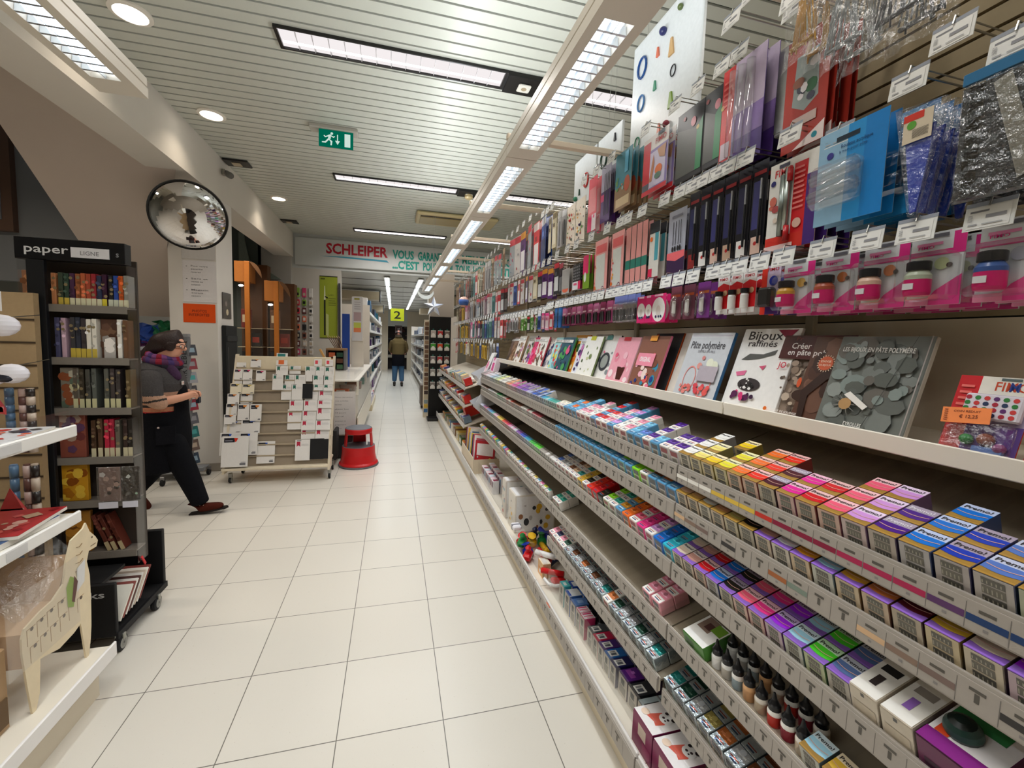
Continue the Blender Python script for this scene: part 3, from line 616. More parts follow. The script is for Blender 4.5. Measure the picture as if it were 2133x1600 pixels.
for tier in range(3):
    for i in range(60):
        y = 4.08 - 0.0167 - i / 30.0
        if tier == 3 and False: continue
        pal = RB[tier]; q = i / 60 * len(pal); c = pal[min(len(pal) - 1, int(q + random.uniform(-.6, .6)) if q > .6 else int(q))]
        nr = (random.choice([2, 3, 3]) if i < 30 else random.choice([1, 2, 3]) if i < 54 else 1) if tier == 0 else 1
        if tier == 0: c = random.choice([c, c, c, tuple(.5 * k + .4 for k in srgb(c)), tuple(.45 * k for k in srgb(c))])
        for r in range(min(nr, 3 if tier == 0 else 1)):
            put('clay_stick', packet(c if isinstance(c, str) else tuple(round(k, 3) for k in c), 'pot', 0.0150, 0.036, 0.048), tier, y, r, 'small coloured clay stick, %s, %s past the second bay, narrow lane %s' % (RW[r], TN[tier], ordw(i)), 'clay stick', 'small sticks in the narrow lanes', 0.036)
for i in range(34):
    c = RB[3][i % 7]; me = packet(c, 'tone' if i < 18 else 'fimo', 0.020, 0.03, 0.05)
    put('clay_tube', me, 3, 4.05 - i * 0.057, 0, 'small packet in the fourth tray past the green packets, %s from far end' % ordw(i), 'clay packet', 'small packets in the fourth tray', 0.03)
# ---- fourth tray, nearest bay: a green box and black-capped bottles
def boxy(name, lab, cat, x0, x1, y0, y1, z0, z1, body, topc, marks=(), front=(), rot=None, group=None, mat='gloss'):
    t = MB(); w = (y1 - y0) / 2; D = x1 - x0; Z = z1 - z0
    t.box(0, D, -w, w, 0, Z, body, mat, 0.0015); T = Z + .0006
    t.poly([(.001, w - .001, T), (.001, -w + .001, T), (D - .001, -w + .001, T), (D - .001, w - .001, T)], topc, mat)
    for u0, u1, v0, v1, c in marks:
        T += .0004; t.poly([(D * v0, w - 2 * w * u0, T), (D * v0, w - 2 * w * u1, T), (D * v1, w - 2 * w * u1, T), (D * v1, w - 2 * w * u0, T)], c, mat)
    X = -.0006
    for u0, u1, v0, v1, c in front:
        t.poly([(X, w - 2 * w * u0, Z * v0), (X, w - 2 * w * u1, Z * v0), (X, w - 2 * w * u1, Z * v1), (X, w - 2 * w * u0, Z * v1)], c, mat); X -= .0004
    o = t.build(name, None, (x0, (y0 + y1) / 2, z0), rot); return tag(o, lab, cat, group)
X4, Z4 = lane_pos(3, 0)
boxy('card_box', 'green and white boxed kit before the black-capped bottles on the fourth tray', 'box', X4, X4 + .10, .925, 1.01, Z4, Z4 + .045, '#4c8a34', '#f2f2f0', [(.1, .6, .45, .98, '#8a7468'), (.3, .55, .55, .8, '#5a3b3a'), (.55, .95, .6, .95, '#7aa83c')], [(0, 1, 0, .95, '#4c8a34'), (.1, .5, .2, .7, '#2f5c22')], ROT)
bc = [('#e9e9e6', '#f4f4f2'), ('#e9e9e6', '#b8b2a8'), ('#e9e9e6', '#8fa0a8'), ('#d9a878', '#c9986a'), ('#dcd6cc', '#b8a890'), ('#f0eee8', '#c0362c'), ('#f0eee8', '#8a2434'), ('#e8e2d8', '#c9b8a0')]
for i in range(8):
    for r in range(2):
        x, z = lane_pos(3, 0.004 + r * .052); y = .905 - i * .036
        t = empty('paint_bottle', (x + .018, y, z), 'black-capped squeeze bottle, %s row, %s from the green box' % (['front', 'back'][r], ordw(i)), 'bottle', group='black-capped squeeze bottles', rot=(0, -TILT * .3, 0))
        b = MB(); b.lathe([(.013, 0), (.0155, .003), (.0155, .03), (.0155, .034), (.013, .043), (.008, .047)], [bc[i][1]] * 2 + [bc[i][0]] * 3, n=14); b.build('bottle_body', t)
        b = MB(); b.lathe([(.0135, .040), (.0135, .053), (.011, .056), (.006, .066), (.0025, .082), (0, .083)], '#15161a', n=14); b.build('cap', t)
for i, (c, y) in enumerate((('pale blue', .615), ('yellow gold', .565), ('cyan', .515), ('yellow', .465))):
    put('clay_block', premo(c, 'gold'), 3, y, 0, '%s clay block on the fourth tray beyond the squeeze bottles, nearest bay' % c, 'clay block', 'clay blocks in the nearest bay', 0.056)
# white bulk boxes and a purple kit on the third tray
for i, (y0, y1) in enumerate(((.505, .552), (.452, .50))):
    x, z = lane_pos(2, 0)
    o = boxy('bulk_clay_box', 'large white boxed clay with %s mark on the third tray' % ['a black', 'a purple'][i], 'box', x, x + .13, y0, y1, z, z + .062, '#ddd3c2', '#f4f2ec', [(.2, .8, .52, .66, '#2a2a2a' if i == 0 else '#9a938a'), (.35, .6, .2, .42, '#3a3232' if i == 0 else '#9a6fc8')], [(0, 1, 0, .94, '#d6ccbb'), (.42, .55, .78, .9, '#5a5a58'), (.1, .9, .05, .5, '#cbbfab')], ROT, 'white bulk clay boxes')
    for v in (.0,):
        pass
x, z = lane_pos(2, 0)
o = boxy('craft_kit', 'purple craft kit with a dark round ball picture at the end of the third tray', 'box', x, x + .11, .36, .447, z, z + .06, '#5a1c4e', '#f0eef2', [(0, 1, 0, .25, '#8a2a88'), (.05, .8, .7, 1, '#3a8a50'), (.1, .3, .25, .5, '#e0502c')], [(0, 1, 0, .96, '#6a1f52'), (.1, .9, .1, .4, '#3a1030')], ROT)
b = MB(); b.ball((.055, .012, .066), .024, '#24423c', n=16, cols=['#16201e', '#1c2b28', '#24423c', '#1a2a26', '#2c5046', '#24423c', '#16201e', '#1a2a26']); b.build('glass_ball', o)
# ---- base shelf: kits, boxes, toys
ZB = 0.1352
def bx(name, lab, x0, x1, y0, y1, h, body, topc, marks=(), front=(), group=None, rot=None):
    return boxy(name, lab, 'box', x0, x1, y0, y1, ZB, ZB + h, body, topc, marks, front, rot, group)
BF = [(0, 1, .0, .97, '#cfc8bd'), (.15, .85, .1, .5, '#8d877d'), (.3, .7, .55, .85, '#3f4548')]
LB = [(.2, .85, .12, .6, '#f2f2f0'), (.5, .75, .2, .5, '#5c6068'), (.3, .45, .2, .5, '#9a9a9a')]
bx('clay_carton', 'turquoise carton first in the blue cartons on the base shelf', .845, .885, 1.875, 1.93, .11, '#3fb0b8', '#5ccad0', [(.3, .8, .2, .6, '#e8f4f2')], BF)
bx('clay_carton', 'blue carton with white label behind the turquoise carton on the base shelf', .888, .93, 1.865, 1.92, .11, '#2a52b4', '#2f5cc0', [(.2, .9, .2, .8, '#e9eef8')], BF)
bx('clay_carton', 'blue carton with large white label in front of the black jars', .845, .91, 1.80, 1.86, .105, '#3f74c8', '#e9eef6', [(.1, .9, 0, .2, '#3460c0')], BF)
bx('clay_carton', 'plain mid-blue carton among the blue cartons on the base shelf', .915, .97, 1.79, 1.855, .105, '#3f6cb8', '#4a78c4', [], BF)
bx('clay_carton', 'slate-blue carton just before the pink striped cartons', .845, .92, 1.735, 1.79, .10, '#4a70b0', '#5c86c8', [(.3, .7, .3, .7, '#8fb0e0')], BF)
for i, y in enumerate((1.705, 1.658)):
    bx('clay_carton', 'pink and white striped carton beside the black jars, %s' % ['against the blue cartons', 'toward the labelled cartons'][i], .845, .90, y - .022, y + .022, .10, '#d83f78', '#f6eef2', [(.1, .3, .1, .9, '#d83f78'), (.5, .65, .1, .9, '#e86a90'), (.75, .95, .3, .9, '#f0c0d0')], BF)
for i in range(6):
    x = .935 + (i % 2) * .048; y = 1.745 - (i // 2) * .05
    t = empty('black_jar', (x, y, ZB), 'black-lidded jar on the base shelf, %s, %s pair' % (['aisle side', 'back side'][i % 2], ORD[i // 2]), 'jar', group='black-lidded jars')
    b = MB(); b.lathe([(.019, 0), (.021, .004), (.021, .075), (.017, .082)], ['#2a2a2e', '#8a8a90', '#2a2a2e'], n=14); b.build('jar_body', t)
    b = MB(); b.lathe([(.022, .08), (.022, .105), (.019, .112), (.0, .113)], '#141416', n=14); b.build('lid', t)
dk = [('#4c5056', 'dark grey'), ('#c82450', 'crimson'), ('#4a2a7a', 'violet'), ('#2468b4', 'blue'), ('#23255c', 'navy')]
for i, (c, nme) in enumerate(dk):
    y = 1.59 - i * .05
    bx('labelled_carton', '%s carton with a big white price label on the base shelf' % nme, .85, .93, y - .0235, y + .0235, .085, c, c, LB, BF)
    bx('labelled_carton', '%s carton behind the row of white-labelled cartons' % nme, .935, 1.01, y - .0235, y + .0235, .085, c, '#4a4038', [(.0, 1, .8, 1, c), (.3, .7, .1, .6, '#7a7068')], BF)
for i in range(2): bx('labelled_carton', 'glossy purple galaxy-print carton, %s' % ['toward the aisle', 'behind the other'][i], .86 + i * .08, .935 + i * .08, 1.30, 1.36, .08, '#3a1550', '#5a2282', [(.1, .8, .3, .6, '#a04ab0'), (.3, .5, .5, .7, '#c87ad8')], BF)
bx('labelled_carton', 'black carton with a white price label before the panda boxes', .86, .94, 1.235, 1.292, .08, '#2e3036', '#2e3036', LB, BF)
for i in range(2): bx('labelled_carton', 'grey-blue carton with black band beside the panda boxes, %s' % ['aisle side', 'back side'][i], .86 + i * .08, .935 + i * .08, 1.172, 1.228, .075, '#5a6468', '#aebec4', [(.4, .5, .1, .9, '#1c1e22'), (.6, .9, .1, .9, '#31546a')], BF)
b = MB(); b.box(.7615, .7635, 1.85, 1.895, .098, .165, '#e0602c', 'paper'); tag(b.build('orange_sticker', None), 'small orange sticker on the base price rail by the blue cartons', 'sticker')
for i in range(6):
    y = .78 - i * .09; bx('labelled_carton', 'dark carton past the panda boxes toward the camera, %s' % ordw(i), .84, .93, y, y + .08, .09, '#3a3436', '#8a8486', LB, BF)
# panda picture boxes
for i, (y0, y1) in enumerate(((1.058, 1.165), (.945, 1.052))):
    o = bx('panda_box', 'white and plum box with a panda in red cloth, %s' % ['next to the grey-blue cartons', 'nearest the camera'][i], .80, .905, y0, y1, .115, '#7a1f4e', '#f6f3f4', [], [(0, 1, 0, .94, '#7f2450'), (.3, .7, .45, .8, '#c9b7a8'), (.55, .95, .1, .4, '#96305e')], group='panda boxes')
    b = MB(); T = .1165
    b.poly([(.025, .022, T), (.035, -.01, T), (.03, -.025, T), (.06, -.03, T), (.085, -.014, T), (.08, .012, T), (.055, .016, T)], '#e06a5a', 'gloss')
    b.disc((.078, -.012, T + .0004), .021, '#f6f6f6', (0, 1, 0), (1, 0, 0), 16)
    for (x, y, r, c) in ((.098, -.024, .007, '#2a2326'), (.094, .004, .006, '#2a2326'), (.074, -.006, .0045, '#3a2b30'), (.082, -.018, .0045, '#3a2b30'), (.071, -.018, .003, '#2a2326'), (.03, .03, .014, '#f0d8c4')): b.disc((x, y, T + .0008), r, c, (0, 1, 0), (1, 0, 0), 10)
    b.build('panda_picture', o)

# ================================================================ PRINTED CARDS, BOOKS
class Card:
    # a printed panel: front faces -x, u runs left to right as the viewer sees it, v upwards
    def __init__(s, w, h, t, base, side=None, mat='gloss', back=None):
        s.b = MB(); s.w = w; s.h = h; s.X = -0.0004; s.m = mat
        s.b.box(0, t, -w / 2, w / 2, 0, h, side or base, mat, min(0.0015, t / 3)); s.rect(0.004, .996, 0.004, .996, base)
    def P(s, u, v): return (s.X, s.w / 2 - u * s.w, v * s.h)
    def step(s): s.X -= 0.00035
    def rect(s, u0, u1, v0, v1, c, mat=None): s.b.poly([s.P(u0, v0), s.P(u1, v0), s.P(u1, v1), s.P(u0, v1)], c, mat or s.m); s.step()
    def poly(s, pts, c, mat=None): s.b.poly([s.P(*p) for p in pts], c, mat or s.m); s.step()
    def disc(s, u, v, r, c, sx=1, sz=1, r0=0, n=16, mat=None): s.b.disc(s.P(u, v), r, c, (0, -1, 0), (0, 0, 1), n, mat or s.m, sx, sz, r0); s.step()
    def text(s, t, u, v, h, c, width=None, slant=0, mat=None):
        s.b.text(t, s.P(u, v), h, c, (0, -1, 0), (0, 0, 1), width * s.w if width else None, mat or s.m, slant); s.step()
    def blobs(s, n, cols, r=(.01, .03), u=(0.1, .9), v=(.1, .9), seed=1, sq=False):
        rr = random.Random(seed)
        for i in range(n):
            uu, vv, q = rr.uniform(*u), rr.uniform(*v), rr.uniform(*r); q = min(q, (1 - abs(uu * 2 - 1)) * s.w / 2, (1 - abs(vv * 2 - 1)) * s.h / 2)
            if q < .001: continue
            s.disc(uu, vv, q, rr.choice(cols), rr.uniform(.6, 1), rr.uniform(.6, 1), 0, 4 if sq else rr.choice([7, 9, 12]))
            s.X += 0.0002
    def lines(s, n, u0, u1, v0, v1, c, frac=.4):
        for i in range(n):
            v = v0 + (v1 - v0) * (i + .5) / n; d = (v1 - v0) / n * frac / 2; s.rect(u0, u1 - (.1 * (u1 - u0) if i % 3 == 2 else 0), v - d, v + d, c); s.X += .00035
        s.step()
    def mesh(s, name): return s.b.mesh(name)
    def build(s, name, parent=None, loc=None, rot=None): return s.b.build(name, parent, loc, rot)
LEAN = (0, R(18), 0)
def book(c, yl, x, label, z=1.2885, rot=LEAN, cat='book', group='books leaning on the long shelf'):
    return tag(c.build('book', None, (x, yl - c.w / 2, z), rot), label, cat, group)
# nearest books
c = Card(.19, .235, .012, '#6b6f6a', '#b9b2a6')
c.blobs(60, ['#5d615d', '#777c78', '#7f8a86', '#64605a', '#8a908c', '#565a55'], (.008, .035), seed=4)
c.poly([(.86, .99), (.865, .99), (.58, .02), (.57, .02)], '#3d3f3b'); c.poly([(.985, .99), (.996, .99), (.996, .004), (.985, .004)], '#a69c98')
c.text('LES BIJOUX EN PÂTE POLYMÈRE', .10, .82, .011, '#d9d8d2', .78)
for i in range(22):
    a = i / 22 * math.tau; r = .17; c.poly([(.34 + .03 * math.cos(a + .2), .27 + .03 * math.sin(a + .2)), (.34 + r * math.cos(a), .27 + r * .8 * math.sin(a)), (.34 + .03 * math.cos(a - .2), .27 + .03 * math.sin(a - .2))], '#2b2c2a' if i % 2 else '#8d8a84'); c.X += .0003
c.step(); c.disc(.34, .27, .014, '#b08a5c'); c.poly([(.3, .36), (.36, .4), (.6, .27), (.56, .23)], '#e8e4de'); c.text('EYROLLES', .40, .055, .009, '#e6e4de', .2)
book(c, .81, 1.02, 'grey weathered-wood book on polymer jewellery, nearest on the long shelf')
c = Card(.19, .235, .012, '#5a3c30', '#8a7466'); c.blobs(24, ['#4a2f26', '#6a4a3c', '#7a5646', '#3c2620'], (.01, .04), seed=5)
c.poly([(.1, .05), (.05, .35), (.3, .62), (.6, .75), (.7, .7), (.35, .5), (.16, .3), (.18, .05)], '#33201c')
for i in range(20):
    a = i / 20 * math.tau; c.poly([(.27 + .10 * math.cos(a + .1), .68 + .085 * math.sin(a + .1)), (.27 + .125 * math.cos(a), .68 + .105 * math.sin(a)), (.27 + .10 * math.cos(a - .1), .68 + .085 * math.sin(a - .1))], '#e8d0b4'); c.X += .0003
c.step(); c.disc(.27, .68, .019, '#d0603c'); c.text('ENVIE', .2, .69, .006, '#f2d8c0', .14); c.text('DE BIJOUX', .19, .65, .005, '#f2d8c0', .16)
book(c, .889, 1.035, 'brown hair-picture book with an orange starburst sticker on the long shelf')
c = Card(.2, .235, .012, '#8c7a6c', '#6a2420'); c.blobs(90, ['#a08c7c', '#6f5f54', '#bcaa98', '#574a42', '#8a7666'], (.004, .014), v=(.08, .66), seed=6)
c.rect(.004, .996, .70, .996, '#4a1614'); c.text('Créer ses bijoux', .16, .83, .017, '#f0e8e4', .8); c.text('en pâte polymère', .13, .75, .016, '#f0e8e4', .82); c.text('Pr', .2, .93, .012, '#7a2a24', .1)
c.disc(.45, .42, .012, '#d0542c', .5, 1.2); c.disc(.52, .27, .02, '#3a2620', 1.2, .8); c.disc(.07, .05, .006, '#e0702c'); c.text("L'INEDIT DE SOLANGE", .14, .035, .006, '#f0e8e4', .42)
book(c, .985, 1.05, 'dark red and fur-textured book about making polymer jewellery')
c = Card(.2, .262, .01, '#f0eeec', '#e8e4e0'); c.text('Bijoux', .12, .86, .028, '#2c2426', .62); c.text('raffinés', .16, .775, .02, '#3c3436', .52)
for pts, cc in (([(.12, .6), (.25, .68), (.5, .68), (.72, .74), (.7, .68), (.45, .62), (.25, .6)], '#5a5a58'), ([(.62, .98), (.95, .98), (.82, .86)], '#8c1c3c'), ([(.1, .44), (.3, .47), (.28, .41), (.14, .39)], '#e0709a'), ([(.5, .53), (.62, .55), (.58, .49)], '#d8587c')): c.poly(pts, cc)
c.disc(.42, .3, .035, '#3a3436', 1.2, .6); c.blobs(14, ['#f0eeec', '#1c1a1c'], (.003, .01), (.25, .6), (.24, .37), 7); c.blobs(10, ['#3a1c3c', '#5a2450', '#d83c78'], (.008, .016), (.15, .6), (.1, .2), 8); c.text('JO', .83, .53, .018, '#c81c3c', .13)
book(c, 1.142, 1.04, 'white book titled Bijoux raffinés with beaded bracelets')
c = Card(.2, .255, .01, '#1c6a9c', '#1c6a9c'); c.rect(.05, .95, .03, .07, '#e8e8ea'); book(c, 1.16, 1.062, 'blue book almost hidden behind the pale polymer-paste book')
c = Card(.206, .25, .012, '#c9ccd2', '#1d5a8a')
c.rect(.02, .98, .93, .965, '#d8dade'); c.lines(1, .03, .97, .945, .96, '#7a5a86'); c.text('Pâte polymère', .08, .76, .028, '#5a5a60', .8); c.text('DE FILS EN FILS', .3, .70, .009, '#8a8a92', .4)
for u, v, r in ((.3, .3, .04), (.68, .26, .045)):
    c.disc(u, v, r, '#e88a82', .75, 1.2, r * .9, 20)
c.disc(.5, .62, .008, '#d88a86'); c.disc(.46, .5, .012, '#e09a92'); c.blobs(9, ['#e88a82', '#f0b0a4', '#e0726c'], (.006, .012), (.15, .45), (.1, .2), 3); c.blobs(10, ['#e8605c', '#f09a8c', '#d84a54'], (.007, .014), (.5, .85), (.1, .22), 4); c.disc(.8, .5, .02, '#dfe2cc'); c.disc(.7, .55, .016, '#e6e8d4'); c.rect(.5, .92, .28, .5, '#b4aab4'); c.lines(1, .03, .97, .03, .045, '#8a5a72')
book(c, 1.362, 1.018, 'large pale grey book titled Pâte polymère with necklaces')
# the fan of books beyond
FB = [(1.70, .24, '#8a5a4a', ['#e87a9a', '#f0d8d0', '#3a8aa8', '#b86a5a', '#1f3f8a', '#e05a5a', '#7a4a3a', '#f2b0c0'], 'brown and pink book with many bead pictures', 'beads'),
 (1.93, .235, '#f0a8b8', ['#f6c8d0', '#e88aa0', '#fbe6ea'], 'pink book with a chocolate ice-cream cup picture', 'cup'),
 (2.13, .245, '#eceae8', ['#3a3c44', '#8a9094', '#d8d8d8'], 'white book with a dark round bead wreath', 'wreath'),
 (2.27, .24, '#f4f3ee', ['#7a8a5a', '#c8cc9a', '#5a6a4a'], 'white book with green stones and a yellow tab', 'stones'),
 (2.36, .23, '#dfe3f0', ['#8a4a8a', '#c878b0', '#4a3a6a'], 'book with a purple flower edge beside a teal one', 'flat'),
 (2.48, .25, '#e8a23c', ['#e8702c', '#3a5a2c', '#f2d8a0', '#c8442c'], 'orange-spined book with orange circles', 'flat'),
 (2.62, .235, '#2f5a6a', ['#4aa05a', '#e05a8a', '#2a3a5a'], 'dark green and blue book with pink beads', 'flat'),
 (2.77, .235, '#a8dce0', ['#e04a4a', '#f0d84a', '#7ab8c8'], 'pale aqua book with an orange edge', 'flat'),
 (2.93, .23, '#f0ece4', ['#3a4a7a', '#8a8a9a', '#c8c8c8'], 'white book with small blue photos and a grey spine', 'flat'),
 (3.08, .24, '#efece6', ['#c84a5a', '#6a5a4a', '#d8b8a8'], 'white book with a green-brown header photo', 'flat'),
 (3.22, .235, '#e02c6a', ['#c81c5a', '#f05a8a', '#e87ab0'], 'bright pink book with flowers', 'flat'),
 (3.42, .25, '#e6e0dc', ['#8a4aa0', '#b06a4a', '#5a7a4a', '#c8b8a8', '#4a3a3a'], 'book crowded with small jewellery photographs', 'flat'),
 (3.62, .25, '#efe9e2', ['#a07a5a', '#c88aa8', '#5a4a3a'], 'white book with brown beads beside the crowded one', 'flat'),
 (3.80, .24, '#8a6448', ['#6a4a34', '#a88464'], 'brown-covered book', 'flat'),
 (3.93, .235, '#5a4034', ['#7a5a44', '#3a2a22'], 'dark brown book at the far end of the long shelf', 'flat')]
for i, (yl, h, base, cols, lab, kind) in enumerate(FB):
    c = Card(.2, h, .01, base, cols[0]); c.blobs(26 if kind in ('flat', 'beads') else 8, cols, (.008, .03 if kind != 'stones' else .014), v=(.05, .75) if kind != 'beads' else (.02, .6), seed=20 + i)
    if kind == 'beads': c.rect(.1, .72, .42, .66, '#ef92a8'); c.text('ORIGINAL', .2, .5, .022, '#fff', .4); c.rect(.35, .6, .9, 1, '#f0a23c')
    if kind == 'cup': c.poly([(.4, .35), (.75, .35), (.68, .08), (.48, .08)], '#4a1c18'); c.disc(.6, .45, .026, '#f2a0b4'); c.disc(.6, .6, .018, '#f6c0cc'); c.rect(.3, .6, .92, 1, '#c82c3c'); c.disc(.2, .6, .012, '#e05a7a')
    if kind == 'wreath': c.disc(.55, .4, .052, '#3c3f46', 1, 1, .036, 20); c.disc(.55, .4, .035, '#9aa09c'); c.rect(.3, .6, .9, 1, '#5a9a98'); c.disc(.4, .62, .008, '#e87a9a')
    if kind == 'stones': c.rect(.3, .6, .9, 1, '#c8c83c'); c.disc(.6, .5, .016, '#7a8a5a')
    if kind == 'flat': c.rect(.06, .9, .84, .92, '#f4f2ee'); c.text('BIJOUX', .12, .86, .012, '#4a4a4a', .5)
    book(c, yl, 1.03 + (i % 3) * .012, lab + ' on the long shelf' if len(lab.split()) < 12 else lab)
for i, (y, c1, c2, lab) in enumerate(((1.60, '#3a4448', '#e0602c', 'dark book with an orange edge standing behind the pink books'), (1.40, '#23605c', '#2f7a74', 'teal-labelled white book behind the pale polymer-paste book'), (2.2, '#c8c4c0', '#b0a8a0', 'grey book peeping up behind the white wreath book'))):
    c = Card(.19, .255, .01, '#e6e0d6' if i == 1 else c1, c2); c.rect(0.02, .12 if i == 0 else .9, .02, .98, c2 if i == 0 else '#eee8de'); c.rect(.25, .75, .82, .95, c1); book(c, y + .1, 1.095, lab)
# red blister kits at the near end of the book shelf
def red_kit(y, label, sticker):
    t = empty('mould_kit', (1.03, y, 1.2885), label, 'craft kit', rot=LEAN, group='red kits on the long shelf')
    c = Card(.105, .155, .002, '#b8a8c8', '#c81c24'); c.rect(0, .3, 0, 1, '#c8202a'); c.rect(.3, 1, .78, 1, '#eae6dc'); c.text('FIMO', .5, .83, .017, '#2a4a8a' if False else '#c84a2c', .42); c.text('M', .68, .83, .017, '#2a3f8a', .12); c.rect(.55, .8, .955, .985, '#5a6a6c'); c.rect(.3, 1, 0, .42, '#5a3a86')
    c.lines(7, .06, .24, .35, .9, '#e8706a'); c.b.build('backing_card', t)
    b = MB(); b.box(-.014, -.001, -.048, .03, .07, .118, '#d8d2dc', 'gloss', .003); k = 0
    for i in range(4):
        for j in range(6): k += 1; b.disc((-.0146, .024 - j * .0125, .078 + i * .0105), .0042, random.choice(['#a8243a', '#2f7a3a', '#5a2a6a', '#c83a3a', '#24365a']), n=9)
    b.build('colour_chart', t)
    b = MB(); b.box(-.022, -.002, -.049, .046, .006, .066, '#fff', 'bag', .006); b.build('blister', t)
    b = MB(); b.ball((-.008, .012, .03), .01, '#3a8a4a'); b.ball((-.008, -.014, .034), .012, '#8a4a3a'); b.ball((-.008, -.034, .022), .009, '#8a3a7a'); b.box(-.012, -.004, -.04, .0, .01, .02, '#5a7ab8'); b.build('clay_pieces', t)
    if sticker:
        c = Card(.068, .03, .0008, '#f0894c', mat='paper'); c.text('COIN REDUIT', .25, .68, .004, '#7a3a24', .55); c.text('€ 12,25', .38, .32, .006, '#7a3a24', .38); c.lines(6, .06, .14, .1, .9, '#8a4a34'); c.build('price_sticker', t, (-.024, .014, .056), (R(-6), 0, 0))
random.seed(5)
red_kit(.515, 'red clay kit with colour dots and an orange price sticker on the long shelf', True)
red_kit(.40, 'red clay kit cut by the picture edge, nearest end of the long shelf', False)

# ================================================================ PACKS HANGING FROM HOOKS
ROWZ = {'A': 1.738, 'B': 2.055, 'C': 2.385, 'D': 2.63}
ROWN = {'A': 'lowest', 'B': 'middle', 'C': 'upper', 'D': 'topmost'}
def hook_proto():
    t = bpy.data.objects.new('display_hook', None); COL.objects.link(t)
    b = MB(); b.tube((0, 0, 0), (-.27, 0, 0), .0022, '#b9b7b0', 'metal', 6); b.tube((0, 0, .012), (-.29, 0, .014), .0016, '#b9b7b0', 'metal', 6); b.tube((-.29, 0, .014), (-.295, 0, -.002), .0016, '#b9b7b0', 'metal', 6); b.box(-.006, .004, -.015, .015, -.012, .02, '#a8a69f', 'metal', .001); b.build('rod', t)
    c = Card(.066, .05, .0012, '#dcdcd8', mat='paper'); c.rect(.0, 1, .84, .99, '#8f949e'); c.rect(.08, .92, .06, .8, '#e2e1dd'); c.rect(.12, .5, .62, .69, '#7c7c80'); c.rect(.45, .85, .38, .5, '#8a8a8e'); c.rect(.12, .3, .16, .22, '#a0a0a2'); c.rect(.4, .8, .16, .2, '#a8a8aa'); c.lines(6, .1, .2, .3, .55, '#7a7a7c')
    c.build('price_tag', t, (-.297, 0, -.042), (0, R(8), 0)); return t
HP = hook_proto(); hn = [0]
def hook(row, y, z=None, xe=1.0, tilt=0):
    z = ROWZ[row] if z is None else z
    o = dup(HP, (xe + .297, y, z)) if hn[0] else HP
    HP.location = (1.297, .503, 1.738) if not hn[0] else HP.location
    if not hn[0]: o.location = (xe + .297, y, z)
    hn[0] += 1
    tag(o, 'metal display hook with white price tag, %s row, about %.2f metres along the bay' % (ROWN[row], y), 'hook', 'display hooks with price tags'); return o
def pack(name, label, loc, cat, n, dx, group, parts, wob=.006):
    # one full pack with parts, then copies hanging behind it on the same hook
    t = empty(name, loc, label + ', foremost' if n > 1 else label, cat, group=group)
    for nme, B in parts: (B.b if isinstance(B, Card) else B).build(nme, t)
    for i in range(1, n):
        a = random.uniform(-1, 1)
        dup(t, (loc[0] + dx * i, loc[1] + a * wob, loc[2] + random.uniform(-1, 1) * wob * .5), (0, 0, R(random.uniform(-4, 4))), None, label + ', %s behind' % ORD[i], cat, group)
    return t
random.seed(21)
# --- jars in pink blisters
for i, (y, cc, fruit) in enumerate(((.503, '#3a5a9a', '#b8b8c8'), (.61, '#b8c0a8', '#c8d0a0'), (.70, '#e8c0a8', '#d8865a'), (.80, '#b0543a', '#c8703a'), (.905, '#d8a03a', '#e0b050'))):
    c = Card(.088, .145, .0012, '#dfe2e4'); c.rect(.78, 1, .72, .97, '#e0358a'); c.rect(0, 1, .68, .75, '#e0358a'); c.rect(.12, .6, .82, .86, '#e890b8'); c.text('FIMO', .15, .78, .006, '#e0358a', .3); c.rect(.3, .7, .92, .97, '#6a6a70'); c.disc(.62, .56, .012, fruit); c.disc(.76, .53, .005, '#4a3a30'); c.poly([(1, .4), (1, 0), (.3, 0), (.55, .2)], '#e0458f'); c.rect(0, .45, 0, .1, '#e890b0')
    j = MB(); j.lathe([(.019, -.002), (.021, .004), (.021, .03)], '#d81f6e', (-.026, .012, .02), 16); j.lathe([(.0212, .03), (.021, .038), (.015, .048)], cc, (-.026, .012, .02), 16); j.box(-.0478, -.0465, .006, .024, .03, .042, '#f0eef0', 'paper')
    l = MB(); l.lathe([(.0185, .048), (.019, .05), (.019, .064), (.017, .066), (0, .0662)], '#1b1a1c', (-.026, .012, .02), 16)
    s = MB(); s.box(-.05, .0, -.043, .043, .008, .10, '#fff', 'blister', .008)
    col = ['blue', 'pale green', 'peach', 'copper', 'amber'][i]
    pack('jar_pack', 'pink blister pack with a %s glitter jar' % col, (1.045, y, 1.572), 'blister pack', 4, .056, 'pink blister packs with jars', [('backing_card', c), ('jar', j), ('lid', l), ('blister', s)])
    hook('A', y + .015)
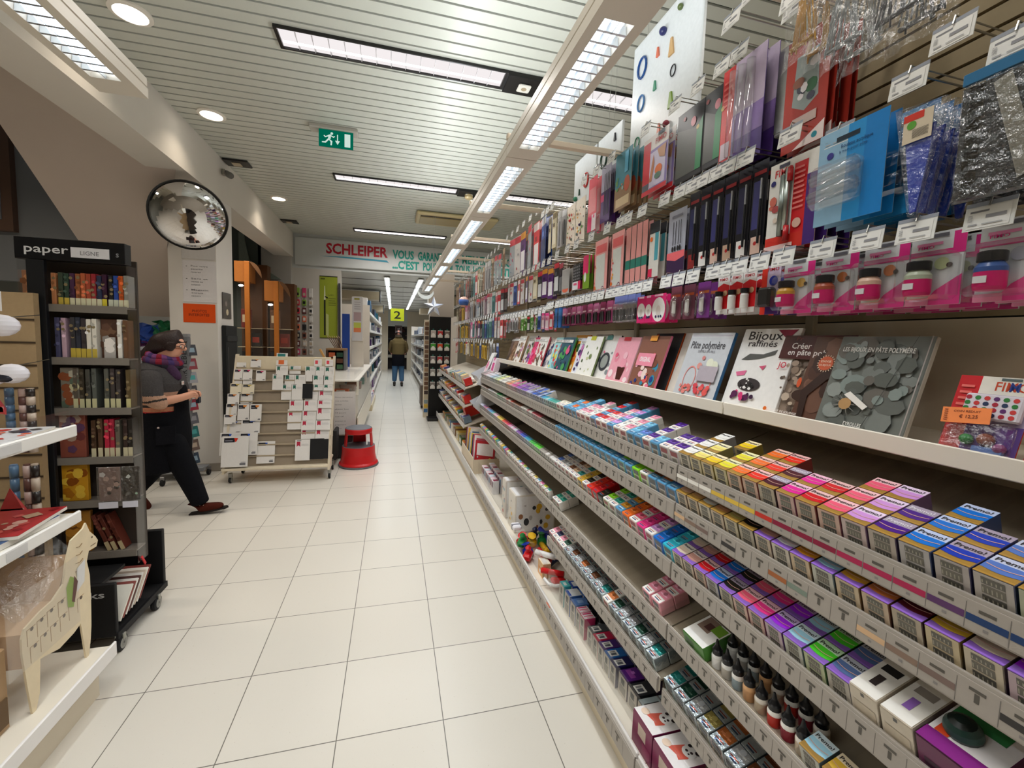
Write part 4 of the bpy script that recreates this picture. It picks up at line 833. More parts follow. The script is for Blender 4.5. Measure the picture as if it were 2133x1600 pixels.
# --- small red and white packs with little bottles
for i, (y, w, lab) in enumerate(((1.175, .05, 'with a white bottle beside the brown teardrop packs'), (1.12, .048, 'second of the bottle packs'), (1.07, .05, 'third of the bottle packs'))):
    c = Card(w, .135, .0012, '#f0eeec'); c.poly([(0, .0), (1, .0), (1, .68), (.5, .74), (0, .66)], '#d8262c'); c.text('FIMO', .15, .8, .009, '#c83a3c', .7); c.rect(.3, .75, .9, .95, '#6a7078'); c.disc(.7, .5, .009, '#e8b890'); c.disc(.45, .42, .007, '#d8a070'); c.rect(0, 1, 0, .12, '#e8e6e4')
    j = MB(); j.lathe([(.012, 0), (.012, .04), (.009, .046)], '#d8d6d2', (-.016, 0, .012), 12); l = MB(); l.lathe([(.0125, .046), (.0125, .06), (0, .061)], '#1c1c1e', (-.016, 0, .012), 12)
    pack('bottle_pack', 'red and white pack ' + lab, (1.05, y, 1.585), 'blister pack', 3, .036, 'red and white bottle packs', [('backing_card', c), ('bottle', j), ('lid', l)]); hook('A', y)
c = Card(.062, .14, .0012, '#c8b8d0'); c.rect(0, .3, 0, 1, '#e03a2c'); c.text('FIMO', .3, .88, .01, '#c83a3c', .6); c.disc(.65, .68, .014, '#2a3aa8'); c.rect(.3, 1, .0, .3, '#4a2a72')
s = MB(); s.box(-.03, 0, -.024, .018, .02, .075, '#2a2826', 'gloss', .006)
pack('tool_pack', 'red and lilac pack with a dark block next to the pink jar packs', (1.05, .995, 1.575), 'blister pack', 3, .04, 'red and lilac packs', [('backing_card', c), ('block', s)]); hook('A', .995)
# --- teardrop and oval packs
for i, (y, c1, c2, nm) in enumerate(((1.27, '#7a3a86', '#c86a3a', 'purple teardrop pack nearest the bottle packs'), (1.345, '#6a3a4a', '#b8502c', 'brown teardrop pack between the purple one and its twin'), (1.42, '#7a4050', '#b8482c', 'brown teardrop pack next to the white oval packs'))):
    c = Card(.062, .125, .0012, c1); c.rect(.1, .9, .68, .76, c2); s = MB(); s.ball((-.006, 0, .05), .028, '#fff', 'blister', sc=(.6, .85, 1.5))
    k = MB(); k.box(-.014, -.004, -.01, .01, .02, .07, '#e0ddd8', 'gloss', .004)
    pack('teardrop_pack', nm, (1.055, y, 1.578), 'blister pack', 3, .035, 'teardrop packs', [('backing_card', c), ('piece', k), ('blister', s)]); hook('A', y)
for i, (y, w) in enumerate(((1.53, .095), (1.655, .065), (1.60, .05))):
    c = Card(w, .115, .001, '#e02c74'); c.disc(.5, .45, min(w * .46, .045), '#efece8', 1, 1.15, 0, 20); c.disc(.5, .4, w * .2, '#d8cfc8', .8, 1.2); c.rect(.2, .8, .92, .99, '#f0b8cc'); c.disc(.35, .2, .006, '#4a2a5a'); c.disc(.55, .2, .005, '#23385a'); c.disc(.7, .21, .005, '#23385a')
    pack('nail_pack', 'pink card with a white oval window, %s' % ['the widest', 'farthest of them', 'in the middle of them'][i], (1.055, y, 1.572), 'card pack', 4, .02, 'pink cards with oval windows', [('backing_card', c)]); hook('A', y + .01)
for i, y in enumerate((1.735, 1.80, 1.86)):
    c = Card(.06, .035, .001, '#7a88c8'); s = MB(); s.box(-.012, .002, -.032, .032, -.09, 0, '#fff', 'bag', .006); k = MB(); rr = random.Random(i)
    for q in range(6): k.tube((-.006, -.02 + q * .008, -.082), (-.006, -.018 + q * .008, -.03), .0026, rr.choice(['#3a3a3c', '#8a8a90', '#5a5a60']), 'metal', 6)
    pack('clear_pack', 'clear pouch of small tools with a periwinkle header, %s' % ORD[i], (1.055, y, 1.672), 'pouch', 3, .024, 'clear tool pouches', [('header', c), ('tools', k), ('pouch', s)]); hook('A', y)
for i in range(9):
    y = 1.94 + i * .073; c = Card(.058, .11, .001, '#7a2448' if i % 3 else '#a84a78'); c.rect(0, 1, .5, .97, ['#b85a84', '#8a3458', '#c878a0'][i % 3]); c.rect(.15, .85, .62, .7, '#e8c8d4')
    k = MB(); 
    for q in range(5): k.tube((-.005, -.018 + q * .009, .008), (-.005, -.014 + q * .007, .06), .0024, '#b0aeb0' if q % 2 else '#4a4648', 'metal', 6)
    pack('cutter_pack', 'plum card with silver cutting tools, %s from the pouches' % ORD[i], (1.058, y, 1.585), 'card pack', 3, .028, 'plum cards with silver tools', [('backing_card', c), ('tools', k)]); hook('A', y)
for i in range(2):
    c = Card(.05, .13, .001, '#1f62a8'); c.rect(.1, .9, .6, .9, '#3a86c8'); pack('blue_pack', 'blue card pack ending the row of plum cards, %s' % ['near one', 'far one'][i], (1.06, 2.61 + i * .065, 1.575), 'card pack', 3, .03, 'blue card packs', [('backing_card', c)]); hook('A', 2.62 + i * .065)
# --- middle row
c = Card(.15, .245, .0012, '#e4e2dc'); c.rect(.52, .78, .12, .92, '#d0242a'); c.rect(0, 1, 0, .16, '#d0342a'); c.rect(.78, 1, 0, .75, '#4a2c78'); c.text('FIMO', .12, .84, .02, '#c83a3c', .38); c.rect(.2, .42, .93, .97, '#4a4a5a'); c.disc(.1, .78, .008, '#2a2a6a'); c.blobs(6, ['#d8c8b8', '#a84a4a', '#6a6a6a', '#c86a5a'], (.008, .016), (.06, .2), (.3, .68), 3); c.disc(.65, .26, .013, '#d8b0a0'); c.lines(9, .55, .75, .4, .88, '#e8807a'); c.rect(.0, .6, .0, .06, '#e8c8c4')
k = MB(); k.tube((-.012, .018, .035), (-.012, .018, .20), .009, '#8a908a', 'metal', 10); k.tube((-.012, .006, .05), (-.012, .006, .215), .007, '#aab0a8', 'metal', 10); k.tube((-.012, .0, .02), (-.012, .0, .06), .007, '#b82428', 'gloss', 10); k.tube((-.012, .0, .18), (-.012, .0, .215), .007, '#b82428', 'gloss', 10)
pack('tool_set_pack', 'large red and white pack with steel shaping tools', (1.055, .955, 1.755), 'blister pack', 4, .04, 'large tool packs', [('backing_card', c), ('tools', k)]); hook('B', .93)
for i, y in enumerate((.765, .70)):
    c = Card(.15 if i == 0 else .12, .215, .001, '#8fb8d4' if i == 0 else '#2f8cc8'); c.rect(.45, 1, .0, 1, '#2b8fd0'); c.rect(.7, 1, .0, 1, '#1c7cc4'); c.rect(.28, .62, .86, .91, '#1c2c3a'); c.disc(.2, .74, .008, '#3a3a8c'); c.text('Rouleau acrylique', .36, .78, .008, '#1c4a7a', .45); c.text('à main pour pâte', .34, .73, .006, '#1c4a7a', .4)
    k = MB(); k.tube((-.02, .068, .105), (-.02, -.03, .115), .015, '#e8eef2', 'blister', 12); k.tube((-.02, .07, .065), (-.02, -.03, .075), .015, '#d8e4ec', 'blister', 12)
    s = MB(); s.box(-.036, 0, -.04, .074 if i == 0 else .058, .035, .135, '#fff', 'blister', .012)
    pack('roller_pack', ['pale blue pack with a clear acrylic roller', 'deep blue pack half behind the acrylic roller packs'][i], (1.0 + i * .06, y, 1.775), 'blister pack', 7 if i == 0 else 4, .034, 'blue roller packs', [('backing_card', c), ('roller', k), ('blister', s)])
hook('B', .80, 1.995, 1.0)
# knives in pointed clear pouches
s = MB(); s.prism([(.045, .2), (-.04, .19), (-.005, -.02), (.005, -.02)], 'x', -.006, .004, '#fff', 'bag'); k = MB(); k.prism([(.026, .15), (-.024, .15), (-.006, -.012), (.004, -.012)], 'x', -.003, .001, '#1d3fae', 'gloss')
c = Card(.048, .055, .0006, '#cfc0a8', mat='paper'); c.rect(.0, .7, .75, 1, '#c83a2c'); c.disc(.3, .6, .008, '#5a9a3a'); c.lines(8, .35, .9, .12, .42, '#3a3630'); c.b.T = None
t = pack('palette_knife_pack', 'pointed clear pouch with a blue blade and barcode label', (.995, .628, 1.765), 'pouch', 5, .03, 'pointed pouches with blue blades', [('blade', k), ('pouch', s)])
o = c.build('barcode_label', t, (-.008, .002, .125)); hook('B', .665, 2.04, 1.0); hook('B', .60, 2.09, 1.0); hook('B', .512, 2.02, 1.0)
for i in range(3):
    t = empty('ruler_pack', (.985 + i * .05, .51 - i * .004, 1.745), 'clear pouch with two grey metal rulers, %s' % ['foremost', 'middle', 'rearmost'][i], 'pouch', group='ruler pouches')
    b = MB(); b.box(-.004, 0, .02, .042, .01, .20, '#8f8c84', 'metal', .001); b.build('ruler', t)
    b = MB(); b.add([(-.006, .01, .19), (-.006, -.012, .2), (-.006, -.055, .03), (-.006, -.033, .02)], [(0, 1, 2, 3)], '#9a978e', 'metal'); b.box(-.004, -.002, -.05, .05, 0.0, .2, '#23262a', 'gloss'); b.build('ruler', t)
    b = MB(); b.box(-.009, .003, -.055, .052, 0, .205, '#fff', 'bag', .005); b.build('pouch', t)
    b = MB(); b.box(-.006, .004, -.055, .052, .205, .225, '#2a6a94', 'gloss', .001); b.build('header', t)
# black brush packs
for i in range(6):
    y = 1.075 + i * .057; c = Card(.054, .285, .001, '#17161c'); c.rect(.1, .6, .3, .8, ['#3a3a72', '#23244a', '#2c2e5c'][i % 3]); c.rect(.1, .9, .86, .9, '#8a2c2c'); c.rect(.15, .8, .04, .22, ['#d8b8a8', '#e8e4e0', '#8a2a2a'][i % 3] if i != 2 else '#c8a890'); c.disc(.45, .15, .006, '#b82c2c')
    k = MB(); k.tube((-.007, -.012, .04), (-.007, -.012, .17), .0035, '#1c1c20', 'gloss', 8); k.tube((-.007, -.012, .17), (-.007, -.012, .23), .003, '#b8bac0', 'metal', 8)
    pack('brush_pack', 'narrow black pack with a slim tool, %s from the large tool packs' % ORD[i], (1.065, y, 1.752), 'card pack', 4, .022, 'narrow black tool packs', [('backing_card', c), ('tool', k)]); hook('B', y + .012 if i % 2 else y)
c = Card(.105, .3, .001, '#a9abb8'); c.rect(0, 1, .38, .46, '#e05a66'); c.rect(0, 1, .0, .38, '#3a2348'); c.poly([(0, .46), (0, .38), (.5, .34), (1, .38), (1, .46)], '#e86a70'); c.rect(.2, .8, .9, .93, '#7a7a88')
for u in (.3, .45, .62, .75): c.rect(u, u + .03, .55, .85, '#23222a'); c.disc(u + .015, .5, .007, '#1c1b20', .8, 1.5)
pack('brush_set_pack', 'grey and plum card showing four dark brushes', (1.065, 1.455, 1.705), 'card pack', 3, .03, 'grey and plum brush cards', [('backing_card', c)]); hook('B', 1.46)
c = Card(.07, .23, .001, '#d8d4cc'); c.rect(.55, .9, .3, .9, '#4a9aa8'); c.rect(0, .4, .0, .16, '#d82c54'); c.rect(0, 1, .8, 1, '#23262c'); c.disc(.2, .7, .01, '#e8702c')
pack('sampler_pack', 'white and teal strip pack with black top', (1.065, 1.60, 1.765), 'card pack', 4, .03, 'white and teal strip packs', [('backing_card', c)]); hook('B', 1.61)
for i in range(4):
    y = 1.68 + i * .045; c = Card(.04, .28, .004, '#e09a94', '#3a4a4a'); c.rect(0, 1, .3, .45, '#2c7a6c'); pack('strip_pack', 'salmon strip pack with a green band, %s' % ORD[i], (1.07, y, 1.745), 'card pack', 3, .028, 'salmon strip packs', [('backing_card', c)])
hook('B', 1.72); hook('B', 1.79)
for i, (y, w) in enumerate(((1.91, .12), (2.08, .145))):
    c = Card(w, .285, .002, '#f0a8a4', '#2c2c30'); c.rect(.12, .8, .08, .72, '#d8dad4'); c.rect(.1, .9, .75, .9, '#e86a6c'); c.disc(.7, .08, .014, '#7a3a5a', 1, 1, .010); c.disc(.1, .12, .01, '#e8702c'); c.blobs(5, ['#e8a03a', '#d85a5a'], (.005, .01), (.05, .2), (.1, .6), i)
    pack('texture_pack', 'pink card with a pale patterned panel, %s' % ['near one', 'far one'][i], (1.068, y, 1.745), 'card pack', 4, .022, 'pink cards with patterned panels', [('backing_card', c)]); hook('B', y)
c = Card(.085, .19, .001, '#7aa02c'); c.rect(0, .8, .45, 1, '#e02c6c'); c.disc(.35, .35, .022, '#e8e8e0', .7, 1.3); pack('green_pack', 'green and pink card with a white oval', (1.07, 2.26, 1.79), 'card pack', 5, .02, 'green and pink cards', [('backing_card', c)]); hook('B', 2.27)
c = Card(.115, .15, .001, '#2a2a2c'); c.rect(0, 1, 0, .32, '#e8e4e6'); c.rect(.7, 1, 0, .32, '#d82c5c'); c.rect(.15, .55, .18, .26, '#e05a80')
for a in range(4):
    for q in range(5): c.rect(.1 + a * .22, .24 + a * .22, .38 + q * .12, .44 + q * .12, '#8a8a8c'); c.X += .0003
pack('tile_pack', 'black and white card with a grid of small tiles', (1.07, 2.39, 1.80), 'card pack', 3, .02, 'tile cards', [('backing_card', c)]); hook('B', 2.40)
c = Card(.12, .16, .001, '#b8b4b0'); c.disc(.5, .18, .05, '#e06a4c', 1, .4); c.rect(.05, .95, .2, .95, '#a8a4a0'); pack('sheet_pack', 'grey sheet pack with a coral curved foot', (1.07, 2.56, 1.79), 'card pack', 3, .02, 'grey sheet packs', [('backing_card', c)]); hook('B', 2.56)
# --- upper row
c = Card(.17, .325, .0015, '#5a3c92'); c.rect(0, .3, 0, 1, '#d02a2c'); c.rect(.3, 1, .5, 1, '#b8a8c0'); c.rect(.3, 1, .25, .5, '#8a70b0'); c.rect(.03, .25, .12, .28, '#c8b8c4'); c.lines(5, .04, .24, .62, .9, '#e86a64')
k = MB()
for q in (.022, -.012, -.045): k.tube((-.018, q, .03), (-.018, q, .29), .013, '#e8e8f0', 'blister', 12)
pack('rolling_pin_pack', 'tall red and violet pack with clear rolling rods', (1.06, 1.165, 2.06), 'blister pack', 4, .04, 'tall red and violet packs', [('backing_card', c), ('roller', k)]); hook('C', 1.2); hook('C', 1.13)
b = MB(); b.box(0, .045, -.022, .022, 0, .25, '#8a8888', 'gloss', .004); b.box(-.001, 0, -.02, .02, .01, .24, '#a8a6a6', 'metal'); pack('steel_box', 'grey boxed roller between the violet packs and the red card', (1.09, 1.045, 2.1), 'box', 2, .05, 'grey boxed rollers', [('box_body', b)])
c = Card(.125, .3, .0015, '#a83428'); c.poly([(.25, .82), (.75, .82), (.8, .4), (.5, .32), (.2, .4)], '#8f9a98'); c.blobs(9, ['#3a6a4a', '#e8e4e8', '#4a4a5a', '#8a5a4a'], (.01, .02), (.3, .7), (.42, .78), 4); c.rect(.25, .8, .2, .28, '#c8b0a8'); c.poly([(.3, 0), (1, 0), (1, .16)], '#e8d8d4'); c.disc(.8, .06, .008, '#2a8a9a')
pack('red_card_pack', 'brick-red card with a picture panel and pale corner', (1.06, .945, 2.02), 'card pack', 5, .022, 'brick-red cards', [('backing_card', c)]); hook('C', .95)
for i, y in enumerate((1.41, 1.29)):
    b = MB(); b.box(0, .05, -.075 + i * .03, .075 - i * .03, 0, .26, '#15161c', 'gloss', .003); w = .07 - i * .03
    b.poly([(-.001, w, .02), (-.001, -w + .03, .02), (-.001, -w + .03, .17), (-.001, w, .2)], '#4a4c48', 'gloss'); b.poly([(-.0013, -w + .03, .02), (-.0013, -w, .02), (-.0013, -w, .2), (-.0013, -w + .03, .17)], '#1f7a4a', 'gloss'); b.disc((-.0016, -.02, .2), .014, '#c87a86', sz=1.2); b.disc((-.0017, -.045, .17), .008, '#c8b060'); b.disc((-.0017, .03, .23), .008, '#8a2a2a')
    for q in range(5): b.disc((.015, -.0756 + i * .03, .04 + q * .04), .011, '#c8c0c8', (1, 0, 0)); b.disc((.015, -.0762 + i * .03, .04 + q * .04), .006, '#5a3a5a', (1, 0, 0))
    pack('clay_kit_box', 'black boxed kit with green side and round pictures, %s' % ['wide one', 'narrow one'][i], (1.06, y, 2.10), 'box', 3, .056, 'black boxed kits', [('box_body', b)]); hook('C', y + .02)
c = Card(.17, .235, .0015, '#d8d2d0'); c.rect(0, .3, .12, .92, '#c82c3a'); c.rect(0, .28, .0, .2, '#5c5c66'); c.rect(.3, 1, 0, .75, '#8a7ab0'); c.rect(.3, .92, .1, .7, '#c8c0d8'); c.rect(0, 1, 0, .08, '#c83038'); c.text('FIMO', .5, .82, .02, '#b8484c', .42); c.rect(.6, .85, .93, .99, '#6a7480'); c.poly([(.3, .2), (.45, .65), (.5, .5), (.42, .2)], '#b87a5a'); c.poly([(.6, .7), (.95, .72), (.9, .5), (.7, .55)], '#b88868'); c.disc(.68, .35, .024, '#d8703c', 1, .8); c.disc(.66, .25, .022, '#5a7a6a', 1, .6)
pack('fimo_kit_pack', 'red and lilac pack with a picture of hands shaping clay', (1.045, 1.60, 2.115), 'card pack', 4, .03, 'red and lilac hand-picture packs', [('backing_card', c)]); hook('C', 1.62)
c = Card(.15, .27, .002, '#3c7c8c', '#7a5a3a'); c.rect(0, 1, 0, .4, '#8a6a4a'); c.rect(.1, .9, .05, .2, '#c8b08a'); c.disc(.75, .4, .026, '#a8482c', 1, 1.4); c.blobs(8, ['#5a8a4a', '#3a2c28', '#c8784a', '#8ab0b0'], (.006, .014), (.1, .6), (.3, .6), 9); c.rect(.6, .8, .6, .95, '#5aa8c8')
pack('mosaic_pack', 'teal and brown picture pack with a red figure', (1.06, 1.88, 2.13), 'card pack', 4, .03, 'teal and brown picture packs', [('backing_card', c)]); hook('C', 1.9)
c = Card(.1, .29, .001, '#4a2468'); c.rect(0, 1, .55, 1, '#a8a4b8'); c.rect(0, .35, .38, .5, '#c82c6c')
for u in (.35, .5, .68, .84): c.rect(u, u + .06, .12, .85, '#17161c')
pack('brush_pack', 'violet card with four black brush handles', (1.06, 2.05, 2.11), 'card pack', 3, .03, 'violet brush cards', [('backing_card', c)]); hook('C', 2.06)
c = Card(.1, .29, .001, '#e85a6c'); c.rect(.1, .9, .35, .8, '#e88a90'); c.rect(0, 1, 0, .3, '#e8dce0'); c.rect(0, .5, 0, .3, '#d82c68'); c.disc(.75, .26, .01, '#e85a8a')
pack('pink_pack', 'coral pack with a white and pink foot', (1.06, 2.2, 2.1), 'card pack', 3, .03, 'coral packs', [('backing_card', c)]); hook('C', 2.2)
# topmost crinkled bags
for i, (y, cc, w, z) in enumerate(((.91, '#b88a3a', .11, 2.2), (.80, '#7a7e80', .13, 2.13), (.69, '#3a3c40', .13, 2.12), (.58, '#6a6c64', .12, 2.16), (.48, '#8a8478', .12, 2.18))):
    for r in range(2):
        t = empty('thread_bag', (1.0 + r * .06, y, z), 'crinkled clear bag of %s threads, %s' % (['gold', 'silver', 'black', 'olive grey', 'beige'][i], ['in front', 'behind it']  [r]), 'bag', group='crinkled bags in the topmost row')
        rr = random.Random(i * 7 + r); b = MB(); n = 8
        V = []; F = []
        for a in range(n + 1):
            for q in range(n + 1):
                u, v = a / n, q / n; d = .022 * math.sin(math.pi * u) * (1 - v * .7) + rr.uniform(-.006, .006); V.append((-d, w * (.5 - u) + rr.uniform(-.003, .003), .34 * v))
        for a in range(n):
            for q in range(n): F.append((a * (n + 1) + q, a * (n + 1) + q + 1, (a + 1) * (n + 1) + q + 1, (a + 1) * (n + 1) + q))
        b.add(V, F, '#fff', 'bag'); b.build('bag', t)
        b = MB()
        for q in range(16): a0 = rr.uniform(-.35, .35) * w; b.tube((-.006, a0, .03 + rr.uniform(0, .03)), (-.008, a0 * .5 + rr.uniform(-.01, .01), .13 + rr.uniform(0, .05)), .002, cc, 'gloss', 5)
        b.box(-.01, .0, -w * .3, w * .3, .045, .055, cc, 'gloss', .003); b.build('threads', t)
        if i == 1: b = MB(); b.box(-.02, .0, -w * .3, w * .3, .2, .32, '#3f6f22', 'matte', .01); b.build('leaf_strip', t)
    hook('D', y, 2.55, .97)
hook('C', 1.09, 2.435, .93); hook('C', 1.02, 2.46, .93); hook('C', .89, 2.35, .93)
# --- sample boards hung on wires
def sample_board(x, y0, y1, z0, z1, label, rings, seed):
    t = empty('sample_board', (x, (y0 + y1) / 2, z0), label, 'display board')
    c = Card(y1 - y0, z1 - z0, .012, '#d8dcde', '#c4c8c8'); c.rect(.02, .98, .02, .98, '#dfe3e6')
    c.build('board', t)
    rr = random.Random(seed)
    for u, v, r, col, kind in rings:
        b = MB(); p = (-.002, (y1 - y0) * (.5 - u), v * (z1 - z0))
        if kind == 'ring':
            n = 14; pts = [(p[0] - .003, p[1] + r * .75 * math.cos(math.tau * i / n), p[2] + r * math.sin(math.tau * i / n)) for i in range(n + 1)]; b.path(pts, r * .12, col, 'gloss')
        elif kind == 'bead': b.ball((p[0] - r * .5, p[1], p[2]), r, col)
        else: b.prism([(p[1] - r * .5, p[2] - r), (p[1] + r * .5, p[2] - r), (p[1] + r * .2, p[2] + r), (p[1] - r * .1, p[2] + r)], 'x', -.008, -.001, col)
        tag(b.build('clay_sample', None, (x, (y0 + y1) / 2, z0)), '%s clay %s sample on the %s' % (cn(col), kind, label.split(',')[0]), 'clay sample', 'clay samples on the hanging boards')
    b = MB()
    for yy in (y0 + .1, y1 - .1): b.tube((0.006, yy - (y0 + y1) / 2, z1 - z0), (0.006, yy - (y0 + y1) / 2, H - z0), .0012, '#c8c8c4', 'metal', 5)
    b.box(0.002, .01, -.12 if y1 - y0 > .3 else -.02, .12 if y1 - y0 > .3 else .02, z1 - z0 - .004, z1 - z0 + .002, '#c8c8c4', 'metal'); b.build('wire', t)
def cn(h):
    return {'#1c4a8a': 'blue', '#2a2f66': 'navy', '#c8a06a': 'tan', '#5a6a3a': 'olive', '#23242a': 'black', '#3a8a6a': 'green', '#7a9a2a': 'lime', '#d86a4a': 'orange', '#c8302c': 'red', '#2c4a3a': 'dark green', '#8a2c3c': 'wine', '#4a7ab0': 'sky blue'}.get(h, 'coloured')
sample_board(1.12, 1.45, 1.94, 2.36, 2.90, 'tall white sample board hanging nearest, with jewellery pieces', [(.17, .76, .045, '#1c4a8a', 'ring'), (.18, .46, .035, '#4a7ab0', 'ring'), (.5, .86, .017, '#2a2f66', 'bead'), (.72, .9, .012, '#5a6a3a', 'bead'), (.62, .68, .035, '#c8a06a', 'drop'), (.66, .48, .022, '#23242a', 'ring'), (.4, .5, .02, '#3a8a6a', 'drop'), (.65, .27, .032, '#7a9a2a', 'drop'), (.5, .12, .02, '#d86a4a', 'drop'), (.15, .14, .025, '#3a8a6a', 'ring'), (.42, .75, .02, '#d86a4a', 'drop'), (.62, .1, .015, '#8a2c3c', 'bead')], 1)
sample_board(1.12, 2.02, 2.28, 2.33, 2.62, 'smaller white sample board with dark green rings, right half of the pair', [(.3, .55, .045, '#2c4a3a', 'ring'), (.75, .8, .02, '#23242a', 'drop'), (.55, .3, .03, '#23242a', 'drop'), (.8, .45, .02, '#2c4a3a', 'ring')], 2)
sample_board(1.12, 2.30, 2.60, 2.33, 2.62, 'smaller white sample board with a red ring, left half of the pair', [(.6, .45, .04, '#c8302c', 'ring'), (.3, .3, .018, '#2c4a3a', 'drop'), (.15, .2, .015, '#3a8a6a', 'bead')], 3)
for i, (y, z) in enumerate(((2.42, 2.08), (2.56, 2.08))):
    t = empty('bead_card', (1.09, y, z), 'cream card hung with colourful beads under the bracket arm, %s' % ['near one', 'far one'][i], 'card', group='cream bead cards')
    c = Card(.13, .27, .003, '#e8dccc'); c.blobs(26, ['#8a2c3c', '#3a2c5a', '#c87a4a', '#2a5a4a', '#c8302c', '#4a3a2c', '#d8b080', '#e8a020', '#5a9a3a'], (.005, .012), seed=i + 40); c.build('card', t)
    b = MB(); [b.ball((-.006, random.uniform(-.05, .05), random.uniform(.03, .24)), .008, random.choice(['#e8a020', '#5a9a3a', '#c8302c', '#3a2c5a'])) for q in range(1)]; b.build('bead', t)

# ================================================================ MORE PACKS DOWN THE AISLE
random.seed(33)
def small_pack(key, w, h, base, cols, kind):
    k = ('sp', key)
    if k in _mesh: return _mesh[k]
    c = Card(w, h, .0012, base); c.rect(0.02, .98, .82, .98, cols[0])
    if kind == 'tools':
        for q in range(4): c.rect(.15 + q * .2, .22 + q * .2, .08, .7, cols[1 + q % (len(cols) - 1)])
        c.b.tube((-.006, -w * .2, .01), (-.006, -w * .2, h * .7), .003, '#8a8a8c', 'metal', 6)
    elif kind == 'blobs': c.blobs(9, cols, (.005, .016), (.1, .9), (.08, .78), hash(key) % 97)
    else: c.rect(.12, .88, .1, .55, cols[1 % len(cols)]); c.rect(.2, .6, .6, .7, cols[-1])
    _mesh[k] = c.mesh('hanging_pack'); return _mesh[k]
FAM = {'plum': ('#7a2448', ['#b85a84', '#b0aeb0', '#e0dce0'], 'tools'), 'white': ('#d4cfcc', ['#c83a4a', '#8a8a90', '#d8c8c0'], 'blobs'), 'red': ('#d83a44', ['#f0e0e0', '#e8e4e4', '#a02a34'], 'panel'),
       'green': ('#5c9a3c', ['#e8e8e0', '#2c5a24', '#78b84a'], 'blobs'), 'pink': ('#e8a0b8', ['#e0408a', '#f4e4ea', '#c86a90'], 'panel'), 'grey': ('#b4b2b4', ['#e0e0e2', '#7a7a80', '#d4d4d6'], 'tools'),
       'cream': ('#d8cba8', ['#8a7a5a', '#e8e0c8', '#6a5c40'], 'panel'), 'purple': ('#5a2a72', ['#e8a03a', '#f0ecf0', '#3a1a4a'], 'panel'), 'yellow': ('#e0b428', ['#3a3a34', '#f0d860', '#c88a1c'], 'tools'),
       'brown': ('#8a6a50', ['#d8c0a0', '#5a4030', '#c89a70'], 'blobs'), 'black': ('#2a2a2e', ['#c82c3c', '#d8d8d8', '#5a5a60'], 'panel'), 'clear': ('#a9afb4', ['#e05060', '#a8b0b8', '#3a6a9a'], 'blobs'), 'teal': ('#4a8a88', ['#d8e0dc', '#2a5a5c', '#7ab0a8'], 'panel'), 'blue': ('#3a5aa8', ['#e0e4ee', '#23386a', '#6a8ad0'], 'panel')}
def run(row, zt, y0, y1, step, fams, h, w, n, lab):
    i = 0; y = y0
    while y < y1 - 1e-6:
        f = fams[int((y - y0) / (y1 - y0) * len(fams))] if i % 3 else random.choice(['black', 'plum', 'red', 'teal', 'purple', 'brown', 'blue', 'grey', 'cream']); base, cols, kind = FAM[f]
        hh = h * random.uniform(.8, 1.1); me = small_pack((f, round(w, 3), i % 3, round(h, 2)), w, h, base, cols, kind)
        for r in range(n):
            o = bpy.data.objects.new('hanging_pack', me); COL.objects.link(o); o.location = (1.06 + r * .035, y + random.uniform(-.006, .006), zt - h - random.uniform(0, .03)); o.rotation_euler = (0, 0, R(random.uniform(-8, 8)))
            tag(o, '%s hanging pack, %s along %s, %s' % (f, ordw(i), lab, ['foremost', 'behind it'][r]), 'hanging pack', 'packs hanging farther down the aisle')
        if r == 0 or True: fh = dup(HP, (1.297, y, zt + .018)); tag(fh, 'far metal display hook with white tag, %s along %s' % (ordw(i), lab), 'hook', 'far display hooks')
        y += step; i += 1
run('A', 1.70, 2.76, 4.0, .085, ['pink', 'white', 'green', 'green', 'grey', 'clear'], .12, .055, 2, 'the lowest hooks of the fourth bay')
run('B', 2.02, 2.70, 4.0, .11, ['purple', 'cream', 'white', 'red', 'white'], .21, .085, 2, 'the middle hooks of the fourth bay')
run('C', 2.37, 2.68, 2.95, .09, ['cream', 'cream', 'black'], .24, .07, 2, 'the upper hooks by the bead cards')
run('C', 2.42, 2.98, 4.0, .17, ['red', 'clear', 'white', 'clear'], .36, .13, 2, 'the upper hooks of the fourth bay')
run('C', 2.40, 4.15, 7.4, .16, ['clear', 'grey', 'cream', 'teal', 'red', 'brown', 'brown'], .32, .11, 1, 'the upper hooks past the trays')
run('B', 2.02, 4.15, 7.4, .13, ['red', 'white', 'clear', 'grey', 'pink', 'yellow', 'brown'], .24, .10, 2, 'the middle hooks past the trays')
run('A', 1.74, 4.15, 7.4, .13, ['white', 'teal', 'black', 'pink', 'yellow', 'yellow', 'brown'], .22, .09, 2, 'the third hooks past the trays')
run('A', 1.47, 4.30, 7.4, .15, ['grey', 'yellow', 'yellow', 'white', 'yellow', 'red'], .20, .09, 1, 'the lowest hooks past the trays')
